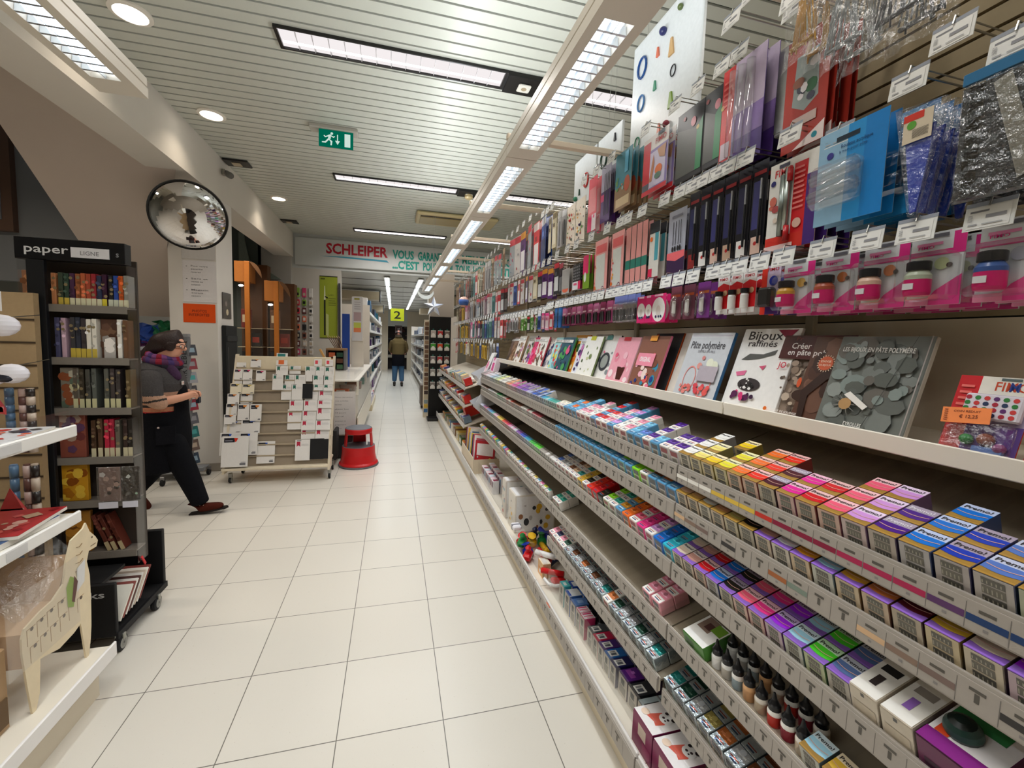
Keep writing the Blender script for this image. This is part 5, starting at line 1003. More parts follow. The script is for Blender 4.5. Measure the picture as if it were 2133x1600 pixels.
# fifth shelving unit, with plain sloping shelves
u = empty('shelf_unit', (0, 0, 0), 'farther shelving unit past the trays with plain sloping shelves', 'shelving', group='bays of the right-hand shelving')
b = MB(); b.box(0.79, 0.81, 4.082, 7.6, 0, .11, '#d8ccb4', 'paint'); b.box(.81, 1.3, 4.082, 7.6, .09, .11, '#c9bda6', 'paint'); b.build('plinth', u)
b = MB(); b.box(.775, 1.3, 4.082, 7.6, .11, .135, CREAM, 'paint'); b.box(.765, .775, 4.082, 7.6, .085, .175, '#c9c8c6', 'paint', .003); b.build('base_shelf', u)
b = MB(); b.box(1.30, 1.32, 4.082, 7.7, .11, 2.2, '#a89a80', 'matte')
z = 1.0
while z < 2.2: b.box(1.296, 1.3, 4.09, 7.69, z + .004, z + .045, '#97876a', 'matte'); z += .05
b.build('back_panel', u)
for z in (.925, .715, .48):
    b = MB(); b.prism([(.80, z - .006), (1.28, z + .15), (1.28, z + .14), (.80, z - .02)], 'y', 4.75, 7.55, '#cfc5b4', 'paint'); b.box(.795, .80, 4.75, 7.55, z - .03, z + .02, '#c8c4c0', 'paint'); b.build('shelf', u, norm=True)
# goods on those shelves
CL = ['#e8e4dc', '#d8d0c0', '#3a4a8a', '#c8302c', '#e8c040', '#6a7a8a', '#a8a49c', '#2a6a5a', '#d88a5a', '#f0eee8']
for s_, (z, nm) in enumerate(((.925, 'top'), (.715, 'middle'), (.48, 'lower'))):
    for i in range(22):
        y = 4.86 + i * .122; c = random.choice(CL); w = random.uniform(.035, .055); h = random.uniform(.05, .1)
        if s_ == 0 and 1 <= i <= 6: c = ['#c8c4b8', '#d8c8a8', '#8a93a8', '#b8b4ac'][i % 4]; h = .12
        b = MB(); b.box(0, .09, -w, w, 0, h, c, 'gloss', .003); b.poly([(-.0006, w * .8, h * .2), (-.0006, -w * .8, h * .2), (-.0006, -w * .8, h * .7), (-.0006, w * .8, h * .7)], random.choice(CL), 'gloss'); b.poly([(.01, w * .8, h + .0006), (.01, -w * .8, h + .0006), (.08, -w * .8, h + .0006), (.08, w * .8, h + .0006)], random.choice(CL), 'gloss')
        tag(b.build('craft_box', None, (.82, y, z + .008), ROT), 'small craft box, %s from the near end of the %s sloping shelf past the trays' % (ordw(i), nm), 'box', 'craft boxes past the trays')
t = empty('glue_pack', (.83, 5.02, .945), 'white multipack with green labels at the near end of the top sloping shelf', 'pack', rot=ROT)
b = MB(); b.box(0, .14, -.14, .14, 0, .05, '#e8e4da', 'gloss', .01); b.build('wrapper', t)
b = MB()
for i in range(5): b.box(-.002, 0, -.12 + i * .05, -.08 + i * .05, .005, .03, '#1f7a50', 'gloss'); b.box(.02, .07, -.12 + i * .05, -.08 + i * .05, .0502, .0512, ['#e8c060', '#6a9ac8'][i % 2], 'gloss')
b.build('label', t)
def bin_tub(y, z, lab, s=1):
    t = empty('display_tub', (.80, y, z), lab, 'tub')
    b = MB(); b.add([(0, -.16, .02), (.05, -.16, -.05), (.32, -.16, .03), (.32, -.16, .19), (0, .16, .02), (.05, .16, -.05), (.32, .16, .03), (.32, .16, .19)], [(0, 1, 2, 3), (4, 7, 6, 5), (1, 5, 6, 2), (0, 4, 5, 1), (3, 2, 6, 7)], '#d2d4d8', 'paint'); b.build('tub', t)
    b = MB(); b.box(-.003, .0, -.05, -.03, -.01, .012, '#1c1c1e', 'matte'); b.build('label_mark', t); return t
bin_tub(4.25, 1.10, 'grey-white slanted plastic tub above the gap beside the trays'); bin_tub(4.28, .80, 'lower grey-white plastic tub beside the trays')
for i, (c, y, lab) in enumerate((('#e8c8d0', 4.2, 'white and pink leaflet standing in the upper tub, near one'), ('#d8dce8', 4.28, 'pale blue leaflet standing in the upper tub, middle one'), ('#e8b0c0', 4.36, 'pink-edged leaflet standing in the upper tub, far one'))):
    cc = Card(.13, .24, .004, '#eeecec'); cc.rect(.1, .9, .1, .5, c); cc.rect(.15, .5, .3, .6, ['#e0408a', '#6a8ac8', '#d84a6a'][i]); tag(cc.build('leaflet', None, (.9 + i * .03, y, 1.13), (0, R(24), 0)), lab, 'leaflet')
cc = Card(.16, .16, .05, '#efdfe8'); cc.rect(.3, .8, .2, .7, '#d83a8a'); cc.disc(.5, .95, .02, '#e83a9a'); tag(cc.build('napkin_pack', None, (.93, 4.02, 1.15), (0, R(15), 0)), 'white and magenta pack beside the far end of the top tray', 'pack')
b = MB(); b.box(0, .2, -.1, .1, 0, .16, '#c8281c', 'gloss', .003); b.box(-.002, 0, -.09, .09, .01, .15, '#d8402a', 'gloss'); b.box(.01, .19, -.09, .09, .161, .162, '#f0a040', 'gloss'); tag(b.build('red_orange_box', None, (.86, 5.0, .55), ROT), 'red and orange box on the lower sloping shelf beside the folders', 'box')
FC = ['#b82c34', '#e8e0e0', '#c85a6a', '#2c3a5a', '#e8c23c', '#d8d4cc', '#5a7a9a', '#e0a83c', '#c8c0b8', '#7a3a4a']
for i in range(10):
    y = 4.10 + i * .062; h = .30 + (i % 3) * .02
    cc = Card(.22, h, .004, FC[i], FC[(i + 3) % 10]); cc.rect(.1, .9, .5, .9, FC[(i + 1) % 10]); cc.blobs(5, FC, (.01, .02), (.1, .9), (.1, .5), i)
    tag(cc.build('card_folder', None, (.90, y, .15 + .02 * (i % 2)), (R(0), R(10), R(58))), 'thin paper pad standing in the cream box, %s from the trays' % ordw(i), 'paper pad', 'paper pads in the cream box')
b = MB(); b.box(.78, .786, 4.05, 4.75, .136, .30, '#d8c9b0', 'paper'); b.box(1.05, 1.056, 4.05, 4.75, .136, .26, '#d8c9b0', 'paper'); b.box(.786, 1.05, 4.05, 4.054, .136, .28, '#d8c9b0', 'paper'); b.box(.786, 1.05, 4.746, 4.75, .136, .28, '#d8c9b0', 'paper'); b.box(.786, 1.05, 4.054, 4.746, .136, .14, '#c8b9a0', 'paper')
tag(b.build('carton_tray', None), 'open cream cardboard box holding paper pads on the base shelf', 'box')
for i in range(9):
    y = 5.0 + i * .27; c = ['#e88a2c', '#4a6a3a', '#e8d8a0', '#8a6a4a', '#e8e4dc', '#6a8ab0', '#c8b090', '#7a8a5a', '#d8a070'][i]
    b = MB(); b.box(0, .18, -.09, .09, 0, .10, c, 'gloss', .004); b.box(.02, .16, -.07, .07, .1005, .1015, random.choice(CL), 'gloss'); b.box(-.001, 0, -.06, .05, .02, .08, random.choice(CL), 'gloss')
    tag(b.build('craft_box', None, (.84, y, .136)), 'flat craft kit box on the far base shelf, %s from the cream cardboard box' % ordw(i), 'box', 'kit boxes on the far base shelf')
# base shelf of the third and fourth bays
for i in range(8):
    for r in range(2):
        y = 3.92 - i * .062; x = .85 + r * .07
        b = MB(); h = .12 if r == 0 else .14; b.box(0, .055, -.026, .026, 0, h, ['#e8dede', '#e4e2e6', '#ded8dc'][i % 3], 'gloss', .002); b.box(-.001, 0, -.02, .02, h * .5, h * .9, ['#8a2a48', '#6a2a5a', '#5a88b0'][(i + r) % 3], 'gloss'); b.box(.006, .05, -.02, .02, h + .0003, h + .001, ['#e8c8d4', '#d8e0ee', '#8a2a48'][(i * 2 + r) % 3], 'gloss')
        tag(b.build('white_kit_box', None, (x, y, ZB)), 'small white and plum box on the base shelf, %s pair, %s row' % (ordw(i), ['front', 'back'][r]), 'box', 'small white boxes on the base shelf')
def kit(y, w, h, x, lab, side, cols, seed):
    t = empty('craft_kit_carton', (x, y, ZB), lab, 'box')
    b = MB(); b.box(0, .30, -w / 2, w / 2, 0, h, side, 'gloss', .003); b.build('box_body', t)
    c = Card(.28, h - .02, .001, '#f0efee', mat='gloss'); c.blobs(14, cols, (.01, .028), seed=seed); c.build('end_picture', t, (.15, -w / 2 - .0012, .01), (0, 0, R(90)))
    c = Card(w - .01, .28, .001, '#efeef0'); c.blobs(6, cols, (.008, .02), seed=seed + 1); c.lines(3, .15, .9, .3, .8, '#b8b4c0'); c.build('top_picture', t, (.01, 0, h + .0015), (0, R(90), 0))
    c = Card(w - .01, h - .02, .001, '#ddd6cc'); c.blobs(8, cols, (.008, .02), seed=seed + 2); c.build('side_picture', t, (-.0012, 0, .01))
kit(3.02, .10, .29, .83, 'upright boxed kit with a red and blue picture on the base shelf', '#d8cfc8', ['#b83a34', '#3a5a7a', '#8ab0c0'], 1)
kit(2.80, .17, .27, .83, 'large upright white kit box with a dog picture and yellow spots', '#e6dfd4', ['#e8b83a', '#3a3a3e', '#9a6a4a', '#c8c4c0'], 5)
t = empty('tape_roll', (.80, 2.58, .235), 'small white ribbon bundle on top of the red and blue toys', 'bundle'); b = MB(); b.box(-.03, .03, -.035, .035, 0, .03, '#eceaf0', 'gloss', .008); b.build('bundle_body', t); b = MB(); b.box(-.032, .032, -.01, .01, -.002, .032, '#8a8a94', 'gloss', .003); b.build('band', t)
rr = random.Random(4)
for i in range(16):
    col = ['#c81c24', '#1a2c9a', '#c81c24', '#1f7a3a', '#1a2c9a', '#16204a', '#c81c24', '#e0b020'][i % 8]; nm = {'#c81c24': 'red', '#1a2c9a': 'blue', '#1f7a3a': 'green', '#16204a': 'navy', '#e0b020': 'yellow'}[col]
    b = MB(); k = i % 3; x = .80 + rr.uniform(0, .2); y = 2.56 - rr.uniform(0, .34); z = ZB + rr.uniform(.0, .05)
    if k == 0: b.lathe([(.022, 0), (.026, .012), (.022, .03), (.012, .034), (.012, 0.05), (.02, .054)], col, n=14)
    elif k == 1: b.tube((0, -.045, .02), (0.02, .045, .03), .012, col, 'gloss', 10); b.ball((0, -.048, .02), .018, col)
    else: b.box(-.03, .03, -.018, .018, 0, .03, col, 'gloss', .008); b.lathe([(.008, .03), (.014, .05), (.006, .06)], col, n=10)
    o = b.build('modelling_toy', None, (x, y, z), (rr.uniform(-.4, .4), rr.uniform(-.4, .4), rr.uniform(0, 3))); o.scale = (1.4, 1.4, 1.4); tag(o, '%s plastic modelling toy in the jumble on the base shelf, piece %s' % (nm, ordw(i)), 'toy', 'red, blue and green toys on the base shelf')
t = empty('white_tool', (.86, 2.21, .235), 'white plastic roller lying over an orange and white box', 'tool'); b = MB(); b.tube((-.03, .05, 0), (.05, -.05, .01), .016, '#ecebea', 'gloss', 12); b.build('roller', t); b = MB(); b.tube((.05, -.05, .01), (.07, -.075, .012), .009, '#d8d6d4', 'gloss', 10); b.build('handle', t)
boxy('small_toy_box', 'orange and white carton under the white plastic roller', 'box', .83, .88, 2.14, 2.22, ZB, ZB + .085, '#e8c08a', '#f0e4d0', [(.2, .8, .2, .7, '#f4efe8')], [(.1, .9, .1, .6, '#e8a050'), (.3, .6, .2, .45, '#f6f2ea')])
t = empty('red_scoop', (.87, 2.08, ZB + .02), 'red plastic hand tool lying on the base shelf', 'tool'); b = MB(); b.tube((-.05, .05, .04), (.05, -.03, .05), .016, '#d41c20', 'gloss', 10); b.box(-.02, .06, -.05, 0, .0, .03, '#d41c20', 'gloss', .01); b.build('tool_body', t)
t = empty('white_hook_tool', (.86, 2.02, ZB), 'white plastic curved tool in front of the turquoise carton', 'tool'); b = MB(); pts = [(-.05, .05, .05), (-.03, .02, .03), (0, 0, .028), (.04, -.02, .04), (.06, -.03, .07)]; b.path(pts, .009, '#f0efee', 'gloss', 8); b.build('tool_body', t)
# end cap rack with round badges, ladder of swatches, far column and star
t = empty('black_rack', (.80, 7.75, 0), 'black panel rack with rows of hanging badges at the end of the right shelves', 'rack'); b = MB(); b.box(-.17, .22, 0, .03, .02, 1.88, '#161514', 'matte', .004); b.build('panel', t); b = MB(); b.box(-.2, .24, -.25, .03, 0, .05, '#1c1b1a', 'paint', .004); b.build('base', t)
for r in range(5):
    for q in range(3):
        z = 1.50 - r * .235; x = .70 + q * .125; b = MB(); col = [['#c8bcb4', '#c83a3a', '#8a7a74'], ['#4aa03a', '#e0582c', '#3a8a3a'], ['#8a7a7a', '#b83a3a', '#7a4a44'], ['#a8a098', '#9a8a80', '#6a6460'], ['#8a8078', '#7a7068', '#6a5a50']][r][q]
        b.box(-.045, .045, -.012, 0, 0, .13, '#e4e0d8', 'gloss', .004); b.box(-.045, .045, -.014, -.012, .05, .12, col, 'gloss'); b.disc((0, -.0145, .05), .03, '#f0ece4', (1, 0, 0)); b.box(-.012, .012, -.008, 0, .13, .16, '#2a6a5a', 'gloss')
        tag(b.build('badge_pack', None, (x, 7.745, z)), 'round-fronted pack on the black rack, %s row from top, %s across' % (ORD[r], ORD[q]), 'hanging pack', 'packs on the black rack')
t = empty('swatch_ladder', (.60, 7.9, 0), 'tall narrow cream stand with a ladder of brown swatches', 'stand'); b = MB(); b.box(-.055, .045, 0, .06, 0, 1.82, '#d8cbb4', 'paint', .004); b.build('stand_body', t)
b = MB()
for i in range(20): b.box(-.04, .03, -.008, 0, .1 + i * .085, .165 + i * .085, ['#6a4a38', '#8a6a50', '#5a4034', '#a8886a', '#4a3a34', '#7a5a44'][i % 6] if i > 3 else ['#3a6a9a', '#d8b03a', '#8a9a9a', '#c8b89a'][i], 'gloss')
b.build('swatch', t)
b = MB(); b.box(.66, 1.1, 7.98, 8.2, 1.9, 2.69, '#b8aea2', 'plaster'); struct(b.build('trim_header'))
t = empty('hanging_star', (.55, 6.1, 1.93), 'silver and white star decoration hanging near the banner', 'decoration'); b = MB(); pts = []
for i in range(10): r = .15 if i % 2 == 0 else .06; a = math.pi / 2 + i * math.pi / 5; pts.append((r * math.cos(a), r * math.sin(a)))
for i in range(10):
    p, q = pts[i], pts[(i + 1) % 10]; b.add([(p[0], 0, p[1]), (q[0], 0, q[1]), (0, -.05, 0)], [(0, 1, 2)], '#e8ecf0' if i % 2 else '#9aa0b0', 'gloss'); b.add([(p[0], 0, p[1]), (q[0], 0, q[1]), (0, .05, 0)], [(2, 1, 0)], '#c8ccd4', 'gloss')
b.build('star', t); b = MB(); b.tube((0, 0, .15), (0, 0, 1.3), .001, '#aaa', 'metal', 4); b.build('string', t)
t = empty('hanging_moon', (.44, 6.2, 2.16), 'white crescent decoration hanging above the star', 'decoration'); b = MB()
pts = [(.12 * math.cos(R(q)), .12 * math.sin(R(q))) for q in range(195, 346, 10)] + [(.118 * math.cos(R(q)), .055 + .125 * math.sin(R(q))) for q in range(335, 204, -10)]
b.prism(pts, 'y', -.02, .02, '#e8f0f0', 'gloss'); b.build('moon', t, norm=True); b = MB(); b.tube((.1, 0, .02), (.1, 0, 1.1), .001, '#aaa', 'metal', 4); b.build('string', t)
t = empty('hanging_globe', (.90, 5.6, 1.98), 'blue and coral paper lantern hanging in front of the upper hooks', 'decoration'); b = MB(); b.ball((0, 0, 0), .07, '#3a5a9a', cols=['#c8785a', '#d89a7a', '#3a5a9a', '#3a5a9a', '#4a6ab0', '#c8a090', '#d8b8a8', '#c8a090']); b.build('lantern', t); b = MB(); b.tube((0, 0, .07), (0, 0, .4), .001, '#999', 'metal', 4); b.build('string', t)

# ================================================================ LEFT SIDE
# near left shelf unit
u = empty('shelf_unit', (0, 0, 0), 'white shelf unit on the left with a wooden animal on its base', 'shelving')
b = MB(); b.box(-1.16, -1.135, -.5, 1.93, 0, .165, '#d6cbb6', 'paint'); b.box(-1.75, -1.16, 1.90, 1.93, 0, .165, '#d6cbb6', 'paint'); b.build('plinth', u)
b = MB(); b.box(-1.75, -1.09, -.5, 1.95, .165, .19, '#e6dfd0', 'paint'); b.box(-1.09, -1.08, -.5, 1.95, .15, .21, '#eceae8', 'paint', .003); b.build('base_shelf', u)
for z, nm in ((.73, 'lower'), (1.07, 'upper')):
    b = MB(); b.box(-1.75, -1.19, -.5, 1.955, z, z + .022, '#e6e2d8', 'paint'); b.box(-1.19, -1.178, -.5, 1.955, z - .012, z + .034, '#f0efec', 'paint', .004); b.box(-1.1775, -1.1765, 1.62, 1.70, z - .004, z + .026, '#d2d2d2', 'paper'); b.build('shelf', u)
b = MB(); b.box(-1.2, -1.197, .3, 1.95, 1.106, 1.16, '#fff', 'clear'); b.build('clear_guard', u)
b = MB(); b.box(-1.78, -1.75, -.5, 1.955, .165, 1.75, '#b8a88c', 'matte'); b.build('back_panel', u)
# wooden goat-shaped chest with cardboard body and film
HO = [(1.927, 0.721), (1.945, 0.678), (1.975, 0.645), (1.989, 0.622), (1.98, 0.6), (1.935, 0.603), (1.922, 0.568), (1.934, 0.506), (1.934, 0.397), (1.929, 0.301), (1.922, 0.249), (1.908, 0.1905), (1.893, 0.1905), (1.874, 0.346), (1.838, 0.333), (1.766, 0.325), (1.697, 0.347), (1.683, 0.35), (1.673, 0.238), (1.655, 0.1905), (1.640, 0.1905), (1.627, 0.30), (1.616, 0.419), (1.617, 0.468), (1.63, 0.495), (1.691, 0.512), (1.748, 0.518), (1.8, 0.547), (1.818, 0.622), (1.848, 0.688), (1.883, 0.697), (1.911, 0.705)]
t = empty('wooden_animal_chest', (0, 0, 0), 'pale wooden animal shaped chest of tiny drawers, wrapped in film', 'wooden animal')
b = MB(); b.prism(HO, 'x', -1.156, -1.150, '#e4d4b4', 'wood'); b.build('side_plate', t, norm=True)
b = MB(); b.prism(HO, 'x', -1.40, -1.394, '#dcc8a4', 'wood'); b.build('side_plate', t, norm=True)
for i, (y, z) in enumerate([(1.652, .484), (1.693, .488), (1.736, .493), (1.785, .495), (1.833, .45), (1.877, .452), (1.661, .419), (1.703, .427), (1.747, .432), (1.79, .437)]):
    b = MB(); X = -1.1492
    for (y0, y1, z0, z1) in ((y - .016, y - .0145, z - .055, z), (y - .016, y + .02, z - .0015, z)): b.box(X - .001, X, y0, y1, z0, z1, '#a8865a', 'wood')
    b.disc((X + .0002, y + .004, z - .006), .007, '#4a3424', (0, 1, 0), (0, 0, 1), 8); b.build('drawer', t)
b = MB()
for i in range(5): b.path([(-1.149, 1.87 - i * .004, .65 - i * .03), (-1.149, 1.885, .645 - i * .03), (-1.149, 1.90, .652 - i * .03)], .001, '#8a6a44', 'wood', 4)
b.disc((-1.149, 1.955, .65), .004, '#5a4a34', (0, 1, 0), (0, 0, 1), 8); b.path([(-1.149, 1.945, .618), (-1.149, 1.975, .617)], .001, '#6a5034', 'wood', 4); b.build('engraving', t)
b = MB(); b.prism([(1.63, .36), (1.87, .36), (1.90, .6), (1.84, .64), (1.78, .5), (1.64, .47)], 'x', -1.39, -1.16, '#c8a888', 'paper'); b.build('cardboard_body', t, norm=True)
b = MB(); b.poly([(-1.148, 1.831, .559), (-1.148, 1.809, .526), (-1.148, 1.812, .45), (-1.148, 1.84, .435), (-1.148, 1.863, .53)], '#8aa83c', 'paper'); b.poly([(-1.1475, 1.85, .55), (-1.1475, 1.832, .46), (-1.1475, 1.845, .45), (-1.1475, 1.866, .52)], '#6a4a44', 'paper'); b.poly([(-1.1476, 1.865, .57), (-1.1476, 1.86, .48), (-1.1476, 1.90, .5), (-1.1476, 1.91, .585)], '#dcdcdc', 'paper'); b.build('label', t)
b = MB(); rr = random.Random(2); V = []; F = []; n = 10
for i in range(n + 1):
    for j in range(n + 1): V.append((-1.42 + .262 * i / n, 1.60 + .27 * j / n, .53 + .17 * max(0, (j / n - .3)) ** 1.2 + .10 * math.sin(math.pi * i / n) + rr.uniform(-.01, .01)))
for i in range(n):
    for j in range(n): F.append((i * (n + 1) + j, (i + 1) * (n + 1) + j, (i + 1) * (n + 1) + j + 1, i * (n + 1) + j + 1))
b.add(V, F, '#fff', 'bag', True); b.box(-1.148, -1.1475, 1.56, 1.87, .36, .62, '#fff', 'clear'); b.build('film_wrap', t)
t = empty('cardboard_animal', (-1.55, 1.35, .19), 'brown rounded cardboard figure behind the wooden animal', 'cardboard figure'); b = MB()
pts = [(-.14, 0), (.14, 0), (.13, .2), (.07, .33), (.06, .42), (-.02, .46), (-.09, .40), (-.12, .3), (-.17, .15)]
b.prism([(p[0] + .15, p[1]) for p in pts], 'x', .0, .15, '#b8946c', 'paper'); b.build('figure_body', t, norm=True)
t = empty('cardboard_animal', (-1.30, 1.40, .19), 'brown cardboard box with a hollow front, left of the wooden animal', 'cardboard figure'); b = MB(); b.box(-.2, .12, -.1, .2, 0, .27, '#a98a66', 'paper', .004); b.build('box_body', t); b = MB(); b.box(.12, .124, -.08, .19, .02, .11, '#6a543c', 'matte'); b.build('opening', t)
# items on the two left shelves
def flat(lab, x, y, z, w, d, h, col, cols, rz, name='patterned_pad'):
    b = MB(); b.box(-w / 2, w / 2, -d / 2, d / 2, 0, h, '#e8e4dc', 'paper', .001); b.box(-w / 2, w / 2, -d / 2, d / 2, h, h + .001, col, 'gloss'); rr = random.Random(len(lab))
    for i in range(16): b.disc((rr.uniform(-.42, .42) * w, rr.uniform(-.42, .42) * d, h + .0014 + i * .0001), rr.uniform(.008, .022), rr.choice(cols), (1, 0, 0), (0, 1, 0), rr.choice([4, 5, 8]))
    b.disc((w * .2, d * .2, h + .0035), .03, cols[-1], (1, 0, 0), (0, 1, 0), 4)
    tag(b.build(name, None, (x, y, z), (0, 0, rz)), lab, 'pad')
flat('red lace-patterned pad at the edge of the lower left shelf', -1.30, 1.80, .775, .2, .26, .012, '#a82c30', ['#c85a54', '#8a1c24', '#d8a89a', '#b89a80'], .1)
flat('blue patterned pad under the red one on the lower left shelf', -1.33, 1.74, .7535, .24, .3, .02, '#3a5a8a', ['#d8dce4', '#24406a', '#8aa8c8', '#e8e4dc'], -.05)
flat('pale pad with blue and red print on the upper left shelf', -1.31, 1.78, 1.093, .2, .28, .008, '#dfe2e6', ['#2c3c7a', '#c8302c', '#e8603c', '#3a3a44'], .15)
flat('second pad with red print beneath on the upper left shelf', -1.32, 1.5, 1.093, .22, .26, .01, '#e8e4e0', ['#c8302c', '#d8603c', '#2c3c7a', '#e8e8ec'], -.2)
# goods on the left back hooks, seen above the shelf
t = empty('slatted_stand', (0, 0, 0), 'beige slatted stand holding masks at the left edge', 'stand'); b = MB(); b.box(-1.95, -1.52, 2.30, 2.33, .1, 1.62, '#b39a76', 'matte')
for i in range(14): b.box(-1.95, -1.52, 2.296, 2.30, .2 + i * .1, .208 + i * .1, '#4a3c2c', 'matte')
b.build('back_panel', t); b = MB(); b.box(-1.95, -1.5, 2.0, 2.33, .08, .1, '#2a2826', 'paint'); b.build('base', t)
for i, (x, z, r, c1, c2) in enumerate(((-1.495, 1.475, .06, '#e8e6ee', '#26242c'), (-1.47, 1.285, .055, '#eceaf2', '#20222e'), (-1.54, 1.27, .05, '#eceaf2', '#3a2a30'))):
    t = empty('glossy_mask', (x, 2.10, z), 'glossy white oval mask with dark inner shape, %s at left edge' % ['the top one', 'the lower right one', 'the lower left one'][i], 'mask', group='glossy white masks')
    b = MB(); b.ball((0, 0, 0), r, c1, 'paint', 18, (1, .6, .72)); b.build('shell', t)
    b = MB(); b.ball((-.012, -.012, -.014 if i else .008), r * .8, c2, 'paint', 14, (.9, .6, .45)); b.build('inner_band', t)
    b = MB(); b.tube((0, .01, r * .5), (0, .19, r * .5 + .02), .002, '#8a8a8a', 'metal', 5); b.build('hanger', t)
c = Card(.06, .075, .001, '#e8e8ea', mat='paper'); c.rect(0, .25, 0, 1, '#d83a4a'); c.rect(.4, .7, .6, .8, '#6a8a8a'); tag(c.build('header_card', None, (-1.49, 2.06, 1.53), (0, 0, R(90))), 'white header card with a red edge above the top glossy mask', 'card')
for i, (x, c1, c2) in enumerate(((-1.525, '#5a7a9a', '#6a8ab0'), (-1.48, '#c8b0a8', '#6a4a44'), (-1.455, '#2a2422', '#c8b8a8'))):
    for lv, (z0, z1) in enumerate(((.95, 1.22), (.45, .90))):
        b = MB(); n = 8
        for k in range(n): b.tube((0, 0, (z1 - z0) * k / n), (0, 0, (z1 - z0) * (k + .9) / n), .014, c1 if (k % 2 or i == 0) else c2, 'gloss', 10)
        b.tube((0, 0, 0), (0, 0, z1 - z0), .012, c2, 'gloss', 8)
        tag(b.build('patterned_tube', None, (x, 2.16, z0)), '%s tube standing %s at the left edge' % (['blue', 'pink striped', 'black striped'][i], ['above the shelf line', 'below the upper left shelf'][lv]), 'tube')
for i, (x, z) in enumerate(((-1.545, 1.14), (-1.50, .72))):
    b = MB(); b.add([(-.04, 0, 0), (.05, 0, -.02), (.0, 0, .10), (-.03, .03, .01), (.03, .03, 0)], [(0, 1, 2), (3, 2, 4), (0, 2, 3), (1, 4, 2), (0, 3, 4, 1)], '#c8484a', 'gloss'); b.box(-.035, .04, .0, .003, -.01, .012, '#e8a8a0', 'gloss')
    tag(b.build('red_pouch', None, (x, 2.10, z)), 'red cone pouch %s' % ['below the left glossy masks', 'in the gap between the two left shelves'][i], 'pouch')
# notebook rack on wheels
RX0, RX1 = -1.611, -1.204
t = empty('notebook_rack', (0, 0, 0), 'tall black and clear notebook rack on wheels with white lettered header', 'display rack')
b = MB(); b.box(RX0, RX1, 2.35, 2.40, 1.772, 1.868, '#0f0f12', 'gloss', .002); hd = b.build('header', t)
b = MB(); b.text('paper', (-1.575, 2.3485, 1.803), .036, '#e4e6ea', (1, 0, 0), width=.16); b.build('lettering', hd); b = MB(); b.text('s', (-1.238, 2.3485, 1.803), .026, '#9a9ca0', (1, 0, 0)); b.build('lettering', hd)
b = MB(); b.box(-1.405, -1.262, 2.345, 2.349, 1.79, 1.835, '#e4e4ea', 'paper'); b.text('LIGNE', (-1.37, 2.3445, 1.802), .018, '#8a8a90', (1, 0, 0), width=.07); b.build('name_sticker', hd)
b = MB(); b.box(-1.567, -1.503, 2.34, 2.36, .33, 1.77, '#101216', 'matte', .002); b.build('post', t)
b = MB(); b.box(RX0, RX1, 2.435, 2.445, .33, 1.80, '#3a322c', 'matte'); b.build('back_panel', t)
b = MB(); b.box(RX1 - .003, RX1, 2.36, 2.435, .33, 1.77, '#fff', 'clear'); b.build('side_panel', t); b = MB(); b.box(RX0, RX0 + .003, 2.36, 2.435, .33, 1.77, '#fff', 'clear'); b.build('side_panel', t)
SH = [1.575, 1.335, 1.10, .865, .655, .40]
for z in SH:
    b = MB(); b.box(RX0 + .004, RX1 - .004, 2.36, 2.434, z - .006, z, '#6a625a', 'gloss'); b.box(RX0 + .004, RX1 - .004, 2.356, 2.36, z - .03, z + .004, '#7a746c', 'gloss'); b.build('shelf', t)
b = MB(); b.box(-1.62, -1.202, 2.17, 2.19, .085, .335, '#121214', 'matte', .003); b.box(-1.62, -1.202, 2.575, 2.6, .085, .40, '#121214', 'matte', .003); b.box(-1.62, -1.202, 2.19, 2.575, .085, .1, '#121214', 'matte'); b.box(-1.62, -1.60, 2.19, 2.575, .1, .335, '#121214', 'matte'); b.box(-1.60, -1.26, 2.19, 2.36, .32, .335, '#121214', 'matte'); b.box(-1.205, -1.195, 2.17, 2.6, .07, .10, '#17171a', 'matte')
bb = b.build('base_bin', t); b = MB(); b.text('blanks', (-1.41, 2.1685, .275), .030, '#b8babd', (1, 0, 0), width=.17); b.build('lettering', bb)
for i, (x, y) in enumerate(((-1.215, 2.20), (-1.215, 2.50), (-1.58, 2.20), (-1.58, 2.50))):
    b = MB(); b.lathe([(.0, -.014), (.026, -.014), (.036, -.010), (.037, .0), (.036, .010), (.026, .014), (0, .014)], ['#9a9a94', '#17171a', '#17171a', '#17171a', '#17171a', '#9a9a94'], (0, 0, 0), 20, 'matte', 'x'); b.disc((.0145, 0, 0), .017, '#8a8a86', (0, 1, 0), (0, 0, 1), 14, 'metal'); b.disc((.015, 0, 0), .006, '#3a3a3a', (0, 1, 0), (0, 0, 1), 8); w_ = b.build('wheel', t, (x + .01, y, .037))
    b = MB(); b.box(-.019, .019, -.008, .012, .012, .042, '#a8a8a0', 'metal', .003); b.build('wheel_fork', w_, (0, 0, .003)) if i < 2 else None
